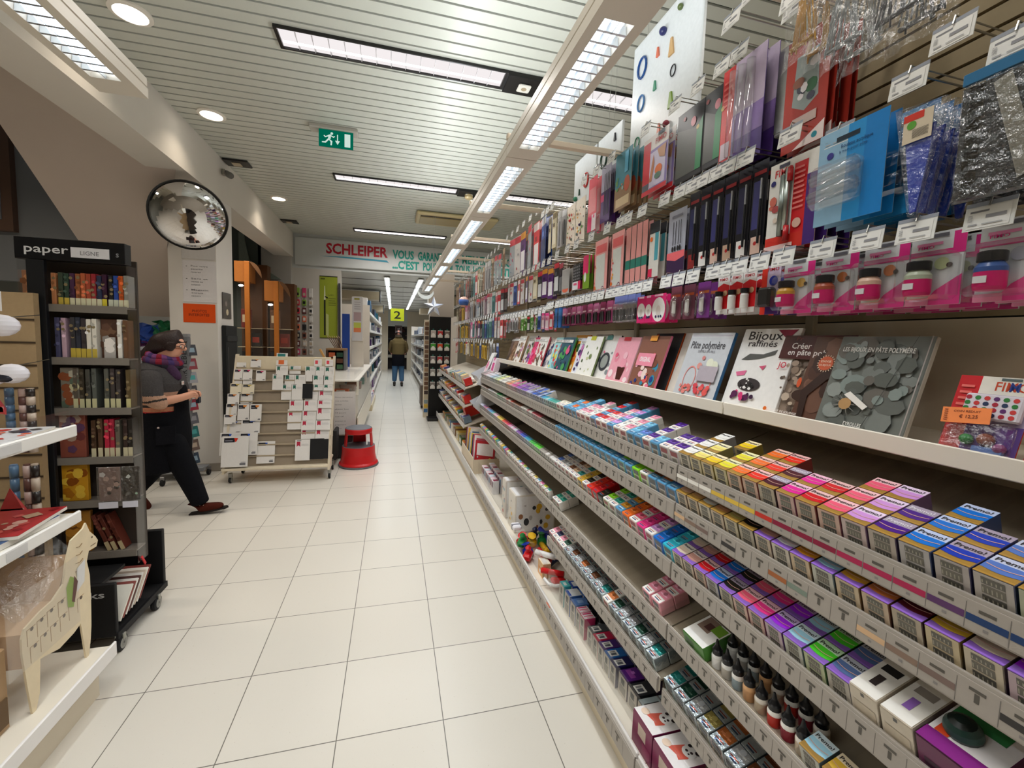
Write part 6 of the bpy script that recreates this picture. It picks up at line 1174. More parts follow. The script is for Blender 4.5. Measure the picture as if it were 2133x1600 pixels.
def nb(x, y, z, w, h, d, col, band, lab, rot=None, face=None):
    b = MB(); b.box(-w / 2, w / 2, 0, d, 0, h, col, 'gloss', .002); rr = random.Random(int((x + 2) * 1e4) + int(z * 1e3))
    if band: b.box(-w / 2 - .0003, w / 2 + .0003, -.0006, 0, 0, h * .24, band, 'paper')
    for i in range(5 if w < .05 else 14): q = rr.uniform(.3, .92) * h if w < .05 else rr.uniform(.1, .9) * h; b.disc((rr.uniform(-.35, .35) * w, -.0008 - i * .0001, q), min(w * .42, .02), rr.choice(face or [tuple(min(1, k * 1.8 + .02) for k in srgb(col)), tuple(k * .6 for k in srgb(col)), '#8a7a5a']), (1, 0, 0), n=rr.choice([5, 8]))
    tag(b.build('notebook', None, (x, y, z), rot), lab, 'notebook', 'notebooks in the rack')
rows = [(1.5755, .15, [(-1.492, '#c8865a', 0), (-1.466, '#3c4a3c', '#c8b048'), (-1.444, '#2e4438', '#c8b048'), (-1.423, '#4a2a4a', '#d8d4b4'), (-1.402, '#9a5a34', '#d8d4b4'), (-1.382, '#b8603c', '#d8d4b4'), (-1.362, '#a84a34', '#d8d4b4'), (-1.342, '#9a2c34', '#d8d4b4'), (-1.321, '#2a3450', '#d8d4b4'), (-1.301, '#3a1a34', '#d8c83c'), (-1.277, '#16161c', '#c8ccb8'), (-1.257, '#2c4a9a', '#c8ccb8'), (-1.237, '#c85a24', '#d8d4b4'), (-1.217, '#8a8a84', '#d8d4b4')], 'top'),
 (1.3355, .19, [(-1.488, '#4a4a6a', 0), (-1.464, '#c8a8b8', 0), (-1.43, '#3a3a40', '#c8b048'), (-1.410, '#2a3040', '#c8b048'), (-1.390, '#3a3438', '#c8b048'), (-1.370, '#e8e4d8', '#c8b048'), (-1.348, '#e8e4d8', '#c8b048'), (-1.25, '#e8e4dc', 0), (-1.228, '#6a4a34', 0)], 'second'),
 (1.1005, .19, [(-1.43, '#5a5248', '#c8c49a'), (-1.406, '#3a3428', '#c8c49a'), (-1.382, '#4a4a44', '#c8c49a'), (-1.358, '#5a5e58', '#c8c49a'), (-1.31, '#5a5c54', '#c8c49a'), (-1.286, '#3c3434', '#c8c49a'), (-1.264, '#3a3434', '#c8c49a'), (-1.224, '#5a4a2c', '#c8c08a')], 'third'),
 (.8655, .185, [(-1.37, '#4a3424', '#c8c0a0'), (-1.344, '#5a4030', '#c8c0a0'), (-1.318, '#b82c44', '#c8c0a0'), (-1.297, '#a82c40', '#c8c0a0'), (-1.275, '#6a6458', '#c8c0a0'), (-1.244, '#3a2c28', '#c8c0a0'), (-1.224, '#2a2622', '#c8c0a0')], 'fourth')]
for z, h, L_, nm in rows:
    for i, (x, c, bd) in enumerate(L_): nb(x, 2.372, z, .0175, h * random.uniform(.95, 1.0), .055, c, bd or None, 'slim patterned notebook, %s from the post on the %s shelf of the rack' % (ordw(i), nm))
nb(-1.30, 2.40, 1.3355, .075, .185, .02, '#5a3a2c', None, 'brown tooled notebook facing forward on the second rack shelf', face=['#6a4a3a', '#4a2c22', '#7a5a44'])
nb(-1.295, 2.38, 1.3355, .045, .10, .008, '#b8b4b0', None, 'grey leaflet before the brown tooled notebook')
for i, (z, h, c, f, lab) in enumerate(((1.1005, .19, '#7a7468', ['#c8c49a', '#5a6a5a', '#8a4a2c', '#b8b4a0'], 'ornate notebook with a pale round medallion on the third rack shelf'), (.8655, .215, '#8a4a3c', ['#a86a5a', '#6a3434', '#a89080', '#5a3a5a'], 'rust-red floral notebook facing forward by the post'), (.6555, .20, '#c89020', ['#d8a82c', '#a86a14', '#8a4a10', '#e0b840'], 'yellow sun-patterned notebook facing forward by the post'))):
    nb(-1.452, 2.375, z, .10 if i else .07, h, .02, c, None, lab, face=f)
for i, (z, c, f) in enumerate(((1.5755, '#a8785a', ['#c8d0b0', '#d89a6a', '#8a5a3c']), (1.3355, '#6a5a54', ['#a89a90', '#8a5a4a']), (1.1005, '#5a4a3c', ['#8a5a3a', '#6a6a5a']), (.8655, '#6a4030', ['#8a4a34', '#4a2c24']), (.6555, '#a87a24', ['#c89a34', '#7a4a14']))):
    nb(-1.589, 2.375, z, .036, .19 if i else .15, .02, c, None, 'patterned notebook left of the black post, %s rack shelf' % ['top', 'second', 'third', 'fourth', 'fifth'][i], face=f)
for i, (x, w) in enumerate(((-1.30, .085), (-1.213, .07))):
    t2 = empty('foil_pouch', (x, 2.345, .655), 'shiny film-wrapped notebook pouch with white tag, %s on the rack' % ['wide one', 'narrow one'][i], 'pouch', group='film-wrapped pouches')
    b = MB(); b.box(-w / 2, w / 2, 0, .008, 0, .165, ['#8a7068', '#24201e'][i], 'gloss', .002); rr = random.Random(i)
    for k in range(9): b.disc((rr.uniform(-.35, .35) * w, -.0008 - k * .0001, rr.uniform(.03, .14)), rr.uniform(.006, .014), rr.choice(['#e8e4e0', '#2a2422', '#c8a89a', '#1a1816'] if i == 0 else ['#e8f0ea', '#1a1816', '#9ac8a8']), (1, 0, 0), n=5)
    b.build('notebook_cover', t2); b = MB(); b.box(-w / 2 - .004, w / 2 + .004, -.008, -.003, .0, .17, '#fff', 'bag', .002); b.build('film', t2); b = MB(); b.box(-w / 2 + .003, w / 2 - .006, -.012, -.010, -.03, .0, '#d8d8e4', 'paper'); b.build('price_tag', t2)
for i, x in enumerate((-1.325, -1.30, -1.27)):
    nb(x, 2.372, .402, .017, .19, .055, '#5a2a20', '#b8a884', 'dark red notebook leaning in the lowest rack shelf, %s' % ORD[i], (0, R(-20), 0))
nb(-1.452, 2.38, .402, .10, .2, .02, '#a8742c', None, 'ochre notebook facing forward in the lowest rack shelf', face=['#c88a34', '#7a4a1c'])
for i in range(8):
    b = MB(); b.box(-.2, 0, 0, .16, 0, .009, ['#e0dcd0', '#8a4a44', '#e8e4dc', '#5a3a34', '#d8d4cc', '#c8b8a8', '#e4e0d8', '#7a3a34'][i], 'paper', .001)
    tag(b.build('paper_pad', None, (-1.21, 2.22 + .022 * i, .125 + .002 * i), (R(48), 0, 0)), 'thin pad stacked slanting in the open bin of the rack, %s' % ordw(i), 'pad', 'pads in the rack bin')
b = MB(); b.box(0, .004, 0, .012, 0, .06, '#c8202c', 'paper'); tag(b.build('bookmark_ribbon', None, (-1.20, 2.40, .30), (R(30), 0, 0)), 'bright red ribbon poking from the rack bin', 'ribbon')

# ---------------------------------------------------------------- pillar: mirror, notices
t = empty('convex_mirror', (-1.785, 4.45, 2.505), 'round convex mirror with black rim on the white pillar', 'mirror', rot=(R(20), 0, R(14)))
b = MB(); prof = [(.285 * math.sin(a), -.285 * .0 - .10 * math.cos(a) ** 1.0) for a in [math.pi / 2 * i / 12 for i in range(13)]]
b.lathe([(r, z) for r, z in prof][::-1], '#e8e8ea', n=48, mat='mirror', ax='y'); b.build('mirror_glass', t)
b = MB(); b.lathe([(.283, -.008), (.297, -.012), (.300, .01), (.283, .015)], '#141416', n=48, mat='gloss', ax='y'); b.lathe([(.285, .012), (.0, .02)], '#8a8a88', n=32, mat='matte', ax='y'); b.build('rim', t)
b = MB(); b.tube((0, .02, 0), (-.06, .54, .0), .012, '#3a3a3a', 'metal'); b.build('bracket', t)
F9 = (0, 0, R(90))
c = Card(.30, .42, .002, '#dedbdd', mat='paper')
for k, v in enumerate((.85, .55, .28)):
    c.rect(.10, .14, v, v + .012, '#6a6a6e')
    for q in range(3): c.text(['Pour votre', 'securite', 'merci', 'Sacs et', 'vestes au', 'comptoir', 'Magasin', 'sous', 'camera'][k * 3 + q], .25, v - .08 * q * .9, .014, '#8a888c', [.5, .35, .28][q])
tag(c.build('paper_notice', None, (-1.925, 4.996, 1.775), F9), 'tall white paper notice with small grey lines above the orange sign', 'notice')
c = Card(.289, .19, .002, '#e4520e', mat='paper'); c.text('PHOTOS', .28, .55, .026, '#7a2a10', .45); c.text('INTERDITES', .17, .35, .026, '#7a2a10', .64)
tag(c.build('orange_sign', None, (-1.935, 4.996, 1.568), F9), 'bright orange sign with two lines of text on the pillar', 'sign')
c = Card(.30, .14, .001, '#cfccca', mat='paper'); tag(c.build('blank_paper', None, (-1.93, 4.996, 2.21), F9), 'blank strip of paper taped under the convex mirror', 'paper')
b = MB(); b.box(0, .006, -.12, .12, 0, .28, '#4a4240', 'gloss', .003); b.disc((.0065, .0, .07), .035, '#d8c8a8', (0, 1, 0), n=8); b.disc((.0065, -.03, .16), .03, '#8a7a78', (0, 1, 0), n=7); b.disc((.0065, .05, .2), .02, '#2c2624', (0, 1, 0), n=7)
tag(b.build('framed_picture', None, (-1.769, 5.24, 1.625)), 'small dark framed picture on the aisle side of the pillar', 'picture')
b = MB(); b.box(0, .04, -.16, .16, 0, 1.53, '#1c1e20', 'matte', .004); b.box(.04, .043, -.12, -.10, .3, 1.3, '#6a6c70', 'metal'); b.box(.04, .05, -.15, .15, 1.36, 1.42, '#2c2e30', 'matte'); tag(b.build('black_board', None, (-1.769, 5.25, .02)), 'tall black board leaning against the aisle side of the pillar', 'board')
# revolving postcard rack with grey end post lettered ARTEBENE
t = empty('card_spinner', (-1.97, 4.72, 0), 'grey wheeled card stand with vertical dark lettering before the pillar', 'display rack')
b = MB(); b.box(-.06, .05, -.03, .03, .12, 1.42, '#6f7276', 'paint', .004); b.box(-.06, .05, -.03, .03, 1.42, 1.45, '#8a8c90', 'paint', .003); po = b.build('post', t)
b = MB()
for i, ch in enumerate('ARTEBENE'): b.text(ch, (.035, -.0315, 1.02 + i * .046), .045, '#2a2a30', (0, 0, 1), (-1, 0, 0), width=.036)
b.build('lettering', po)
b = MB(); b.box(-.5, -.06, -.05, .25, .08, .11, '#9a9ca0', 'paint', .004); b.box(-.04, .12, -.18, .2, .085, .1, '#7a7c80', 'paint', .004); b.box(-.08, .15, -.03, .03, .09, .13, '#6f7276', 'paint', .004); b.build('base', t)
for (x, y) in ((-.14, -.16), (.13, .15), (-.48, .1)):
    b = MB(); b.lathe([(0, -.012), (.03, -.012), (.033, 0), (.03, .012), (0, .012)], '#1a1a1c', n=14, mat='matte', ax='x'); b.box(-.018, .018, -.01, .02, .02, .055, '#8a8a8c', 'metal', .003); b.build('wheel', t, (x, y, .034))
for i in range(9):
    c = Card(.10, .11, .002, ['#3a4a5a', '#6a5a54', '#2a6a6a', '#5a5a62', '#8a2a3a', '#4a4a50', '#9a9aa0', '#8a3a44', '#3a3c44'][i]); c.rect(.2, .8, .3, .7, ['#8aa0b0', '#b0a090', '#4a9a9a', '#8a8a90'][i % 4]); tag(c.build('greeting_card', None, (-1.90, 4.73, .16 + i * .135), (0, R(14), R(150))), 'greeting card jutting from the grey card stand, %s from the bottom' % ordw(i), 'greeting card', 'greeting cards in the grey stand')
# bagged goods behind the person
for i, (x, z, c, lab) in enumerate(((-2.55, 1.42, '#2a4a9a', 'blue crinkled paper bag behind the person'), (-2.66, 1.25, '#5a2a5a', 'purple bag behind the person, below the blue one'), (-2.35, 1.46, '#1f6a44', 'green and white strip behind the person, by the pillar'), (-2.48, 1.2, '#c8ccd4', 'clear white plastic wrap behind the person'))):
    b = MB(); rr = random.Random(i); n = 6; V = [(-.14 + .28 * a / n + rr.uniform(-.02, .02), rr.uniform(-.05, .05), -.08 + .2 * q / n + rr.uniform(-.015, .015)) for a in range(n + 1) for q in range(n + 1)]
    b.add(V, [(a * (n + 1) + q, a * (n + 1) + q + 1, (a + 1) * (n + 1) + q + 1, (a + 1) * (n + 1) + q) for a in range(n) for q in range(n)], c, 'gloss'); b.box(-.1, .1, .02, .04, -.08, .1, c, 'gloss', .01); tag(b.build('wrapped_bag', None, (x, 5.30, z)), lab, 'bag')
b = MB(); b.box(-2.9, -2.25, 5.22, 5.55, 0, 1.08, '#a8a8a6', 'paint', .004); b.box(-2.9, -2.25, 5.21, 5.22, .1, 1.0, '#8f8f8e', 'paint', .004); tag(b.build('low_cabinet', None), 'grey low cabinet behind the person, left of the pillar', 'cabinet')

# ---------------------------------------------------------------- white rack with sketch pads
t = empty('pad_rack', (-1.10, 4.62, 0), 'pale wooden A-frame rack on wheels holding white cards and pads', 'display rack')
AL = R(-12)
b = MB(); b.box(-.50, .46, -.12, .30, .135, .16, '#e4d8c0', 'wood', .004); b.build('bottom_board', t)
b = MB(); b.add([(-.49, -.06, .16), (.45, -.06, .16), (.47, .16, 1.22), (-.43, .16, 1.22), (-.49, -.05, .16), (.45, -.05, .16), (.47, .17, 1.22), (-.43, .17, 1.22)], [(0, 1, 2, 3), (7, 6, 5, 4), (0, 3, 7, 4), (1, 5, 6, 2), (3, 2, 6, 7)], '#9a8d7c', 'wood'); b.build('back_board', t)
b = MB(); b.box(-.425, .46, .135, .16, 1.08, 1.245, '#e2d6bc', 'wood', .003); b.build('top_board', t)
for s in (-1, 1):
    b = MB(); b.add([(.455 if s > 0 else -.50, -.10, .10), (.455 if s > 0 else -.50, .06, .10), (.48 if s > 0 else -.44, .20, 1.26), (.48 if s > 0 else -.44, .15, 1.26)] + [(.475 if s > 0 else -.48, -.10, .10), (.475 if s > 0 else -.48, .06, .10), (.50 if s > 0 else -.42, .20, 1.26), (.50 if s > 0 else -.42, .15, 1.26)], [(3, 2, 1, 0), (4, 5, 6, 7), (0, 1, 5, 4), (2, 3, 7, 6), (1, 2, 6, 5), (3, 0, 4, 7)], '#ded2bc', 'wood')
    if s > 0:
        for i in range(8): b.box(.476, .478, -.06 + i * .022, -.05 + i * .022, .30 + i * .11, .34 + i * .11, '#a89a84', 'wood')
    b.build('side_post', t, norm=True)
for i in range(9):
    v = .09 + i * .1; y = -.06 + .22 * v; z = .16 + 1.06 * v; b = MB(); b.box(-.49 + .06 * v, .45 + .02 * v, y - .02, y + .002, z, z + .012, '#b0a28c', 'wood'); b.build('ledge', t)
for (x, y) in ((-.44, -.06), (.47, -.06), (-.42, .24), (.46, .24)):
    b = MB(); b.lathe([(0, -.011), (.026, -.011), (.030, 0), (.026, .011), (0, .011)], ['#8a8a86', '#1a1a1a', '#1a1a1a', '#8a8a86'], n=16, mat='matte', ax='x'); w_ = b.build('wheel', t, (x, y, .031)); b = MB(); b.box(-.016, .016, -.012, .02, .02, .07, '#9a9a96', 'metal', .004); b.build('wheel_fork', w_)
def pad(x0, x1, z0, z1, style, lab, lift=0):
    # position measured on the board: x relative to the rack centre, z heights
    w = x1 - x0; h = z1 - z0; v = (z0 - .16) / 1.06; c = Card(w, h, .006, '#e6e4e2' if style != 'cream' else '#e8dfc8', '#d8d4cc', 'paper')
    if style in ('pink', 'blackorange', 'blue', 'cream', 'red'):
        k = {'pink': '#c8386a', 'blackorange': '#e08a3c', 'blue': '#2a5ac0', 'cream': '#c8b060', 'red': '#e0402c'}[style]; big = h > .2
        c.rect(.08, .62 if not big else .48, .72 if not big else .8, .94, '#23232c'); c.poly([(.45, .94), (.8 if not big else .6, .93), (.72 if not big else .55, .84), (.5, .8)], k); c.rect(.12, .4, .78 if not big else .84, .82 if not big else .87, '#8a8a94'); c.rect(.7, .92, .06, .12, '#6a6a70'); c.rect(.74, .92, .14, .16, '#8a8a90')
    elif style == 'green' or style == 'redflag':
        k = '#2f6f60' if style == 'green' else '#b8304a'; u1 = .45 if w < .1 else .34; c.rect(.1, u1, .55 if h < .16 else .72, .9, k); c.poly([(.1, .56 if h < .16 else .73), (.1, .46 if h < .16 else .66), (u1 * .6, .56 if h < .16 else .73)], k); c.poly([(u1 * .7, .56 if h < .16 else .73), (u1, .46 if h < .16 else .66), (u1, .56 if h < .16 else .73)], k); c.lines(3, u1 + .08, .9, .5 if h < .16 else .7, .8, '#c8c8ca', .3); c.rect(.1, .4, .93, .97, '#8a8a8c')
    elif style == 'black': c.rect(.003, .997, .003, .997, '#1a1b1d')
    elif style == 'redmark': c.rect(.15, .5, .3, .8, '#e04a58'); c.lines(2, .6, .95, .5, .8, '#d8d0d4')
    elif style == 'orange': c.rect(.2, .7, .1, .5, '#e0703c'); c.rect(.1, .8, .65, .95, '#2f7a7a')
    y = -.06 + .22 * v - .012 - lift; o = c.build('sketch_pad', None, (-1.10 + (x0 + x1) / 2, 4.62 + y, z0), (R(-11.7), 0, R(90)))
    o.rotation_euler = (Matrix.Rotation(R(-11.7), 3, 'X') @ Matrix.Rotation(R(90), 3, 'Z')).to_euler(); tag(o, lab, 'sketch pad', 'pads and cards on the wooden rack')
PX = lambda px: (-1.60 + (px - 150) / 1250.0 * 1.0) + 1.10
def PZ(py): return 1.257 - (py - 110) / 1250.0 * 1.075
PD = [(240, 350, 150, 255, 'blackorange', 'small pale grey card at the top left of the rack'), (400, 520, 150, 255, 'blackorange', 'small white card second in the top left row'),
 (225, 320, 275, 400, 'pink', 'white card with pink flash, leftmost in the second row'), (325, 430, 275, 400, 'pink', 'white card with pink flash, middle of the second row'), (475, 585, 285, 410, 'pink', 'white card with pink flash, right of the second row'),
 (210, 315, 385, 450, 'pink', 'short white card with pink flash, left of the third row'), (325, 430, 385, 450, 'pink', 'short white card with pink flash, right of the third row'),
 (190, 320, 440, 560, 'cream', 'cream card with black logo, left one'), (325, 460, 450, 560, 'cream', 'cream card with black logo, right one'),
 (170, 300, 555, 675, 'blackorange', 'white card with orange flash, left of the fifth row'), (305, 440, 555, 675, 'blackorange', 'white card with orange flash, right of the fifth row'),
 (155, 275, 670, 810, 'blackorange', 'taller white card with orange flash, left of three'), (285, 415, 675, 860, 'blackorange', 'taller white card with orange flash, middle of three'), (425, 555, 675, 870, 'blackorange', 'taller white card with orange flash, right of three'),
 (145, 275, 790, 900, 'blackorange', 'white card with orange flash above the blue-flash pads'), (135, 330, 865, 1010, 'blue', 'wide pad with blue flash, left one'), (330, 540, 850, 1010, 'blue', 'wide pad with blue flash, right one'),
 (110, 320, 990, 1250, 'blue', 'tall pad with blue flash mostly hidden by the largest pad'), (320, 525, 990, 1250, 'blue', 'tall pad with blue line behind the largest pad'),
 (150, 440, 1020, 1365, 'red', 'largest white pad with black and red logo at the bottom left'), (515, 720, 1100, 1355, 'blue', 'white pad with black and blue logo alone on the bottom board'),
 (695, 825, 80, 230, 'orange', 'white and orange card standing on the top edge'), (1145, 1240, 145, 230, 'redmark', 'white card with red mark, left of the top right pair'), (1285, 1380, 145, 230, 'redmark', 'white card with red mark, right of the top right pair'),
 (700, 840, 230, 340, 'green', 'white card with green ribbon, first in its top row'), (850, 985, 230, 330, 'green', 'white card with green ribbon, second in its top row'), (1040, 1160, 230, 340, 'green', 'white card with green ribbon, third in its top row'), (1165, 1275, 230, 340, 'green', 'white card with green ribbon, fourth in its top row'), (1280, 1395, 235, 345, 'green', 'white card with green ribbon, last in its top row'),
 (665, 790, 325, 515, 'green', 'tall white card with green ribbon, far left of the second green row'), (800, 915, 335, 450, 'green', 'white card with green ribbon, second in the second green row'), (920, 1050, 335, 450, 'green', 'white card with green ribbon, third in the second green row'), (1055, 1130, 330, 415, 'plain', 'plain white card between the green ribbon cards'), (1140, 1265, 335, 450, 'green', 'white card with larger green ribbon in the second green row'), (1275, 1390, 340, 450, 'green', 'white card with green ribbon, last in the second green row'),
 (765, 885, 440, 635, 'green', 'tall white card with green ribbon in the third green row, left'), (890, 1020, 440, 635, 'green', 'tall white card with green ribbon in the third green row, right'), (1018, 1140, 440, 620, 'black', 'black card among the white cards'), (1150, 1265, 450, 520, 'green', 'short white card with green ribbon beside the black card'), (1270, 1385, 450, 525, 'green', 'short white card with green ribbon at the right post'),
 (1045, 1205, 515, 640, 'redflag', 'white card with red ribbon, top left of the red block'), (1210, 1380, 520, 640, 'redflag', 'white card with red ribbon, top right of the red block'), (870, 1030, 635, 760, 'redflag', 'white card with red ribbon at the left end of the red block'), (1040, 1200, 635, 760, 'redflag', 'white card with red ribbon, middle of the second red row'), (1205, 1375, 635, 730, 'redflag', 'white card with red ribbon, right of the second red row'),
 (850, 1015, 740, 980, 'redflag', 'tall white pad with red ribbon at the left of the red block'), (1025, 1190, 755, 880, 'redflag', 'white card with red ribbon, middle of the third red row'), (1195, 1370, 715, 870, 'redflag', 'white card with red ribbon, right of the third red row'), (1018, 1185, 870, 985, 'redflag', 'white card with red ribbon, left of the fourth red row'), (1190, 1365, 870, 985, 'redflag', 'white card with red ribbon, right of the fourth red row'),
 (1015, 1180, 980, 1095, 'redflag', 'white card with red ribbon, left of the fifth red row'), (1185, 1360, 980, 1095, 'redflag', 'white card with red ribbon, right of the fifth red row'), (955, 1130, 1090, 1335, 'redflag', 'large white pad with red ribbon on the bottom board'), (1130, 1300, 1080, 1325, 'black', 'large black pad on the bottom board, left one'), (1290, 1350, 1085, 1320, 'black', 'large black pad on the bottom board, by the right post')]
for i, (a, b1, c1, d1, st, lab) in enumerate(PD): pad(PX(a), PX(b1), PZ(d1), PZ(c1), st, lab, .004 + (i % 5) * .006 + (.03 if i in (19,) else 0))

# ================================================================ FAR LEFT AND BACK OF THE SHOP
for k, (x0, x1, zt, lab) in enumerate(((-2.42, -2.03, 2.60, 'orange-brown wooden display cabinet with arched side glass, nearer the pillar'), (-2.00, -1.62, 2.32, 'orange-brown wooden display cabinet with arched side glass, nearer the banner'))):
    t = empty('display_cabinet', (0, 0, 0), lab, 'cabinet', group='wooden display cabinets'); y = 7.5
    w = x1 - x0; xs = x0 + w * .55
    b = MB(); b.box(x0, xs, y, y + .5, zt - .32, zt, '#a8672a', 'wood', .004); b.box(x0, x1, y + .3, y + .5, 0, zt, '#5a3a20', 'wood'); b.box(x0, x1, y, y + .3, 0, .9, '#a8672a', 'wood'); b.build('cabinet_body', t)
    b = MB(); b.box(xs - .07, xs, y - .02, y + .02, 0, zt, '#b36c2a', 'wood', .004); b.build('door_post', t)
    pts = [(xs, .9), (x1, .9)] + [(xs + (x1 - xs) * math.cos(a), zt - .25 + .25 * math.sin(a)) for a in [math.pi / 2 * i / 8 for i in range(9)]]
    b = MB(); b.prism(pts, 'y', y, y + .008, '#b8a890', 'clear'); b.build('arched_glass', t)
    b = MB(); b.prism([p for p in pts if p[1] > zt - .26], 'y', y - .002, y, '#6e4c30', 'wood'); b.build('arched_top', t)
    b = MB(); b.box(x0 + .03, xs - .08, y - .003, y, .95, zt - .35, '#fff', 'clear'); b.build('door_glass', t)
    for z in (1.25, 1.55): b = MB(); b.box(x0 + .02, x1 - .02, y + .04, y + .29, z, z + .01, '#c8b89a', 'gloss'); b.build('glass_shelf', t)
    b = MB(); b.disc((xs - .12, y - .004, zt - .38), .028, '#fff', (1, 0, 0), mat='lamp', sx=1.3, sz=.6); b.build('spotlight', t)
    for i in range(4):
        z = [.905, 1.262, 1.562, .905][i]; b = MB(); h = [.28, .22, .3, .2][i]; b.box(-.07, .07, -.04, .04, 0, h, ['#1c1a1c', '#2a2622', '#7a2a20', '#6a4a34'][(i + k) % 4], 'gloss', .01); b.box(-.05, .05, -.041, -.04, h * .3, h * .7, ['#c8a070', '#a83a2a', '#d8c8a8', '#3a3a3c'][i], 'gloss')
        tag(b.build('boxed_gift', None, (x0 + .12 + (i % 2) * .14, y + .15, z)), 'dark boxed article inside the wooden cabinet nearer the %s, %s' % (['pillar', 'banner'][k], ['lowest left', 'middle', 'topmost', 'lowest right'][i]), 'box', 'articles in the wooden cabinets')
t = empty('fabric_drape', (-2.25, 8.30, 2.45), 'pale grey-green draped cloth high behind the pillar', 'drape'); b = MB(); b.prism([(-.35, .75), (-.28, .75), (-.2, .3), (.1, .12), (.3, 0), (-.2, -.02), (-.35, .1)], 'y', 0, .05, '#8c968c', 'cloth'); b.build('cloth', t, norm=True)
random.seed(9)
for i in range(24):
    r, q = divmod(i, 3); x = -1.70 + q * .11; z = 2.16 - r * .15; c = random.choice(['#c83a4a', '#3a3a3e', '#e07a5a', '#8a5a4a', '#d8c8b8', '#d84a7a', '#6a3a3a', '#8ab04a'])
    b = MB(); b.box(-.035, .035, -.02, 0, 0, .11 if r else .17, c if q != 2 else '#d8d4d0', 'gloss', .006); b.box(-.02, .02, -.022, -.02, .03, .08, random.choice(['#e8e4e0', '#c8b8a0', '#2a2a2c']), 'gloss'); b.box(-.003, .003, -.01, 0, .1, .14, '#9a9a9a', 'metal')
    tag(b.build('small_gift_pack', None, (x, 8.445, z)), 'small hanging pack beside the cabinets, column %s, row %s' % (ordw(q), ordw(r)), 'hanging pack', 'small packs between cabinets and poster')
c = Card(.31, 1.15, .012, '#9aa833', '#3a3f20', 'paper'); c.rect(0, 1, .985, 1, '#2c2c1c'); c.rect(0, 1, 0, .012, '#2c2c1c'); c.rect(.06, .3, .94, .965, '#5a6420')
c.poly([(.24, .05), (.33, .05), (.33, .62), (.28, .7), (.24, .6)], '#20221c'); c.poly([(.36, .05), (.5, .04), (.5, .38), (.36, .4)], '#c0c884'); c.poly([(.24, .62), (.34, .62), (.30, .84), (.27, .84)], '#e4e8c8'); c.poly([(.30, .66), (.46, .64), (.46, .66), (.3, .68)], '#1c1e18'); c.text('LAMY', .5, .69, .02, '#6a7424', .3); c.lines(4, .5, .9, .52, .66, '#7a842c', .3)
tag(c.build('green_poster', None, (-1.175, 8.445, 1.425), F9), 'lime green poster with a tall pen, hanging left of the doorway', 'poster')
b = MB(); b.box(-1.0, -.965, 8.40, 8.44, 0, 2.45, '#3c3e44', 'paint', .003); tag(b.build('door_frame_post', None), 'dark narrow upright beside the green poster', 'post')
# glass counter with notice
t = empty('glass_counter', (0, 0, 0), 'cream and glass counter running along the aisle past the pad rack', 'counter')
b = MB(); b.box(-.95, -.47, 5.3, 8.3, 0, .28, '#3a3a3a', 'matte'); b.build('kick_base', t)
b = MB(); b.box(-.98, -.43, 5.28, 8.32, .28, .78, '#d8d0c0', 'paint', .004); b.build('counter_body', t)
b = MB(); b.box(-.42, -.405, 5.28, 8.32, .18, .50, '#e2dac8', 'paint', .003); b.build('side_panel', t)
b = MB(); b.box(-.98, -.40, 5.26, 8.34, .935, .955, '#e6e2da', 'paint', .003); b.build('counter_top', t)
b = MB(); 
for (x, y) in ((-.97, 5.27), (-.41, 5.27), (-.41, 6.8), (-.41, 8.3), (-.97, 8.3)): b.box(x - .012, x + .012, y - .012, y + .012, .78, .935, '#d8d2c4', 'paint')
b.build('glass_frame', t)
b = MB(); b.box(-.97, -.41, 5.262, 5.266, .78, .935, '#fff', 'clear'); b.box(-.408, -.404, 5.27, 8.3, .5, .935, '#fff', 'clear'); b.build('glass_front', t)
b = MB(); b.box(-.95, -.45, 5.27, 7.0, .956, 1.05, '#fff', 'clear'); b.build('glass_hood', t)
c = Card(.245, .52, .002, '#d9d4d2', mat='paper')
for q in range(9): c.text(['Nous reprenons', 'vos articles', 'avec ticket', 'dans les', '14 jours', 'sauf', 'encres et', 'papiers', 'merci'][q], .06, .86 - q * .085 - (q // 3) * .02, .011, '#8a8688', [.8, .6, .3, .62, .5, .4, .5, .5, .3][q])
tag(c.build('paper_notice', None, (-.555, 5.255, .30), F9), 'white handwritten-looking notice on the end of the glass counter', 'notice')
random.seed(15)
for i in range(14):
    y = 5.5 + i * .19; c = ['#e8703c', '#c8b8b0', '#8a5a3a', '#d8d4d0', '#6a7a8a', '#2a6a4a', '#b8a898'][i % 7]; b = MB(); b.box(-.09, .09, -.06, .06, 0, .04 + .03 * (i % 3), c, 'gloss', .006); b.box(-.05, .05, -.061, -.06, .005, .035, '#e8e4e0', 'gloss')
    tag(b.build('counter_article', None, (-.62 + (i % 3) * .06, y, .782)), 'small article inside the glass counter, %s from its notice' % ordw(i), 'article', 'articles in the glass counter')
def shelfrack(name, lab, x0, x1, y0, y1, zs, top, col='#d8d0c4'):
    t = empty(name, (0, 0, 0), lab, 'shelving'); b = MB(); b.box(x0, x0 + .02, y0, y1, 0, top, col, 'paint'); b.box(x0, x1, y0, y0 + .02, 0, top, col, 'paint'); b.box(x0, x1, y1 - .02, y1, 0, top, col, 'paint'); b.build('frame', t)
    for z in zs: b = MB(); b.box(x0 + .02, x1, y0 + .02, y1 - .02, z - .015, z, col, 'paint'); b.box(x1, x1 + .008, y0, y1, z - .03, z + .02, '#e4e0d8', 'paint'); b.build('shelf', t)
    return t
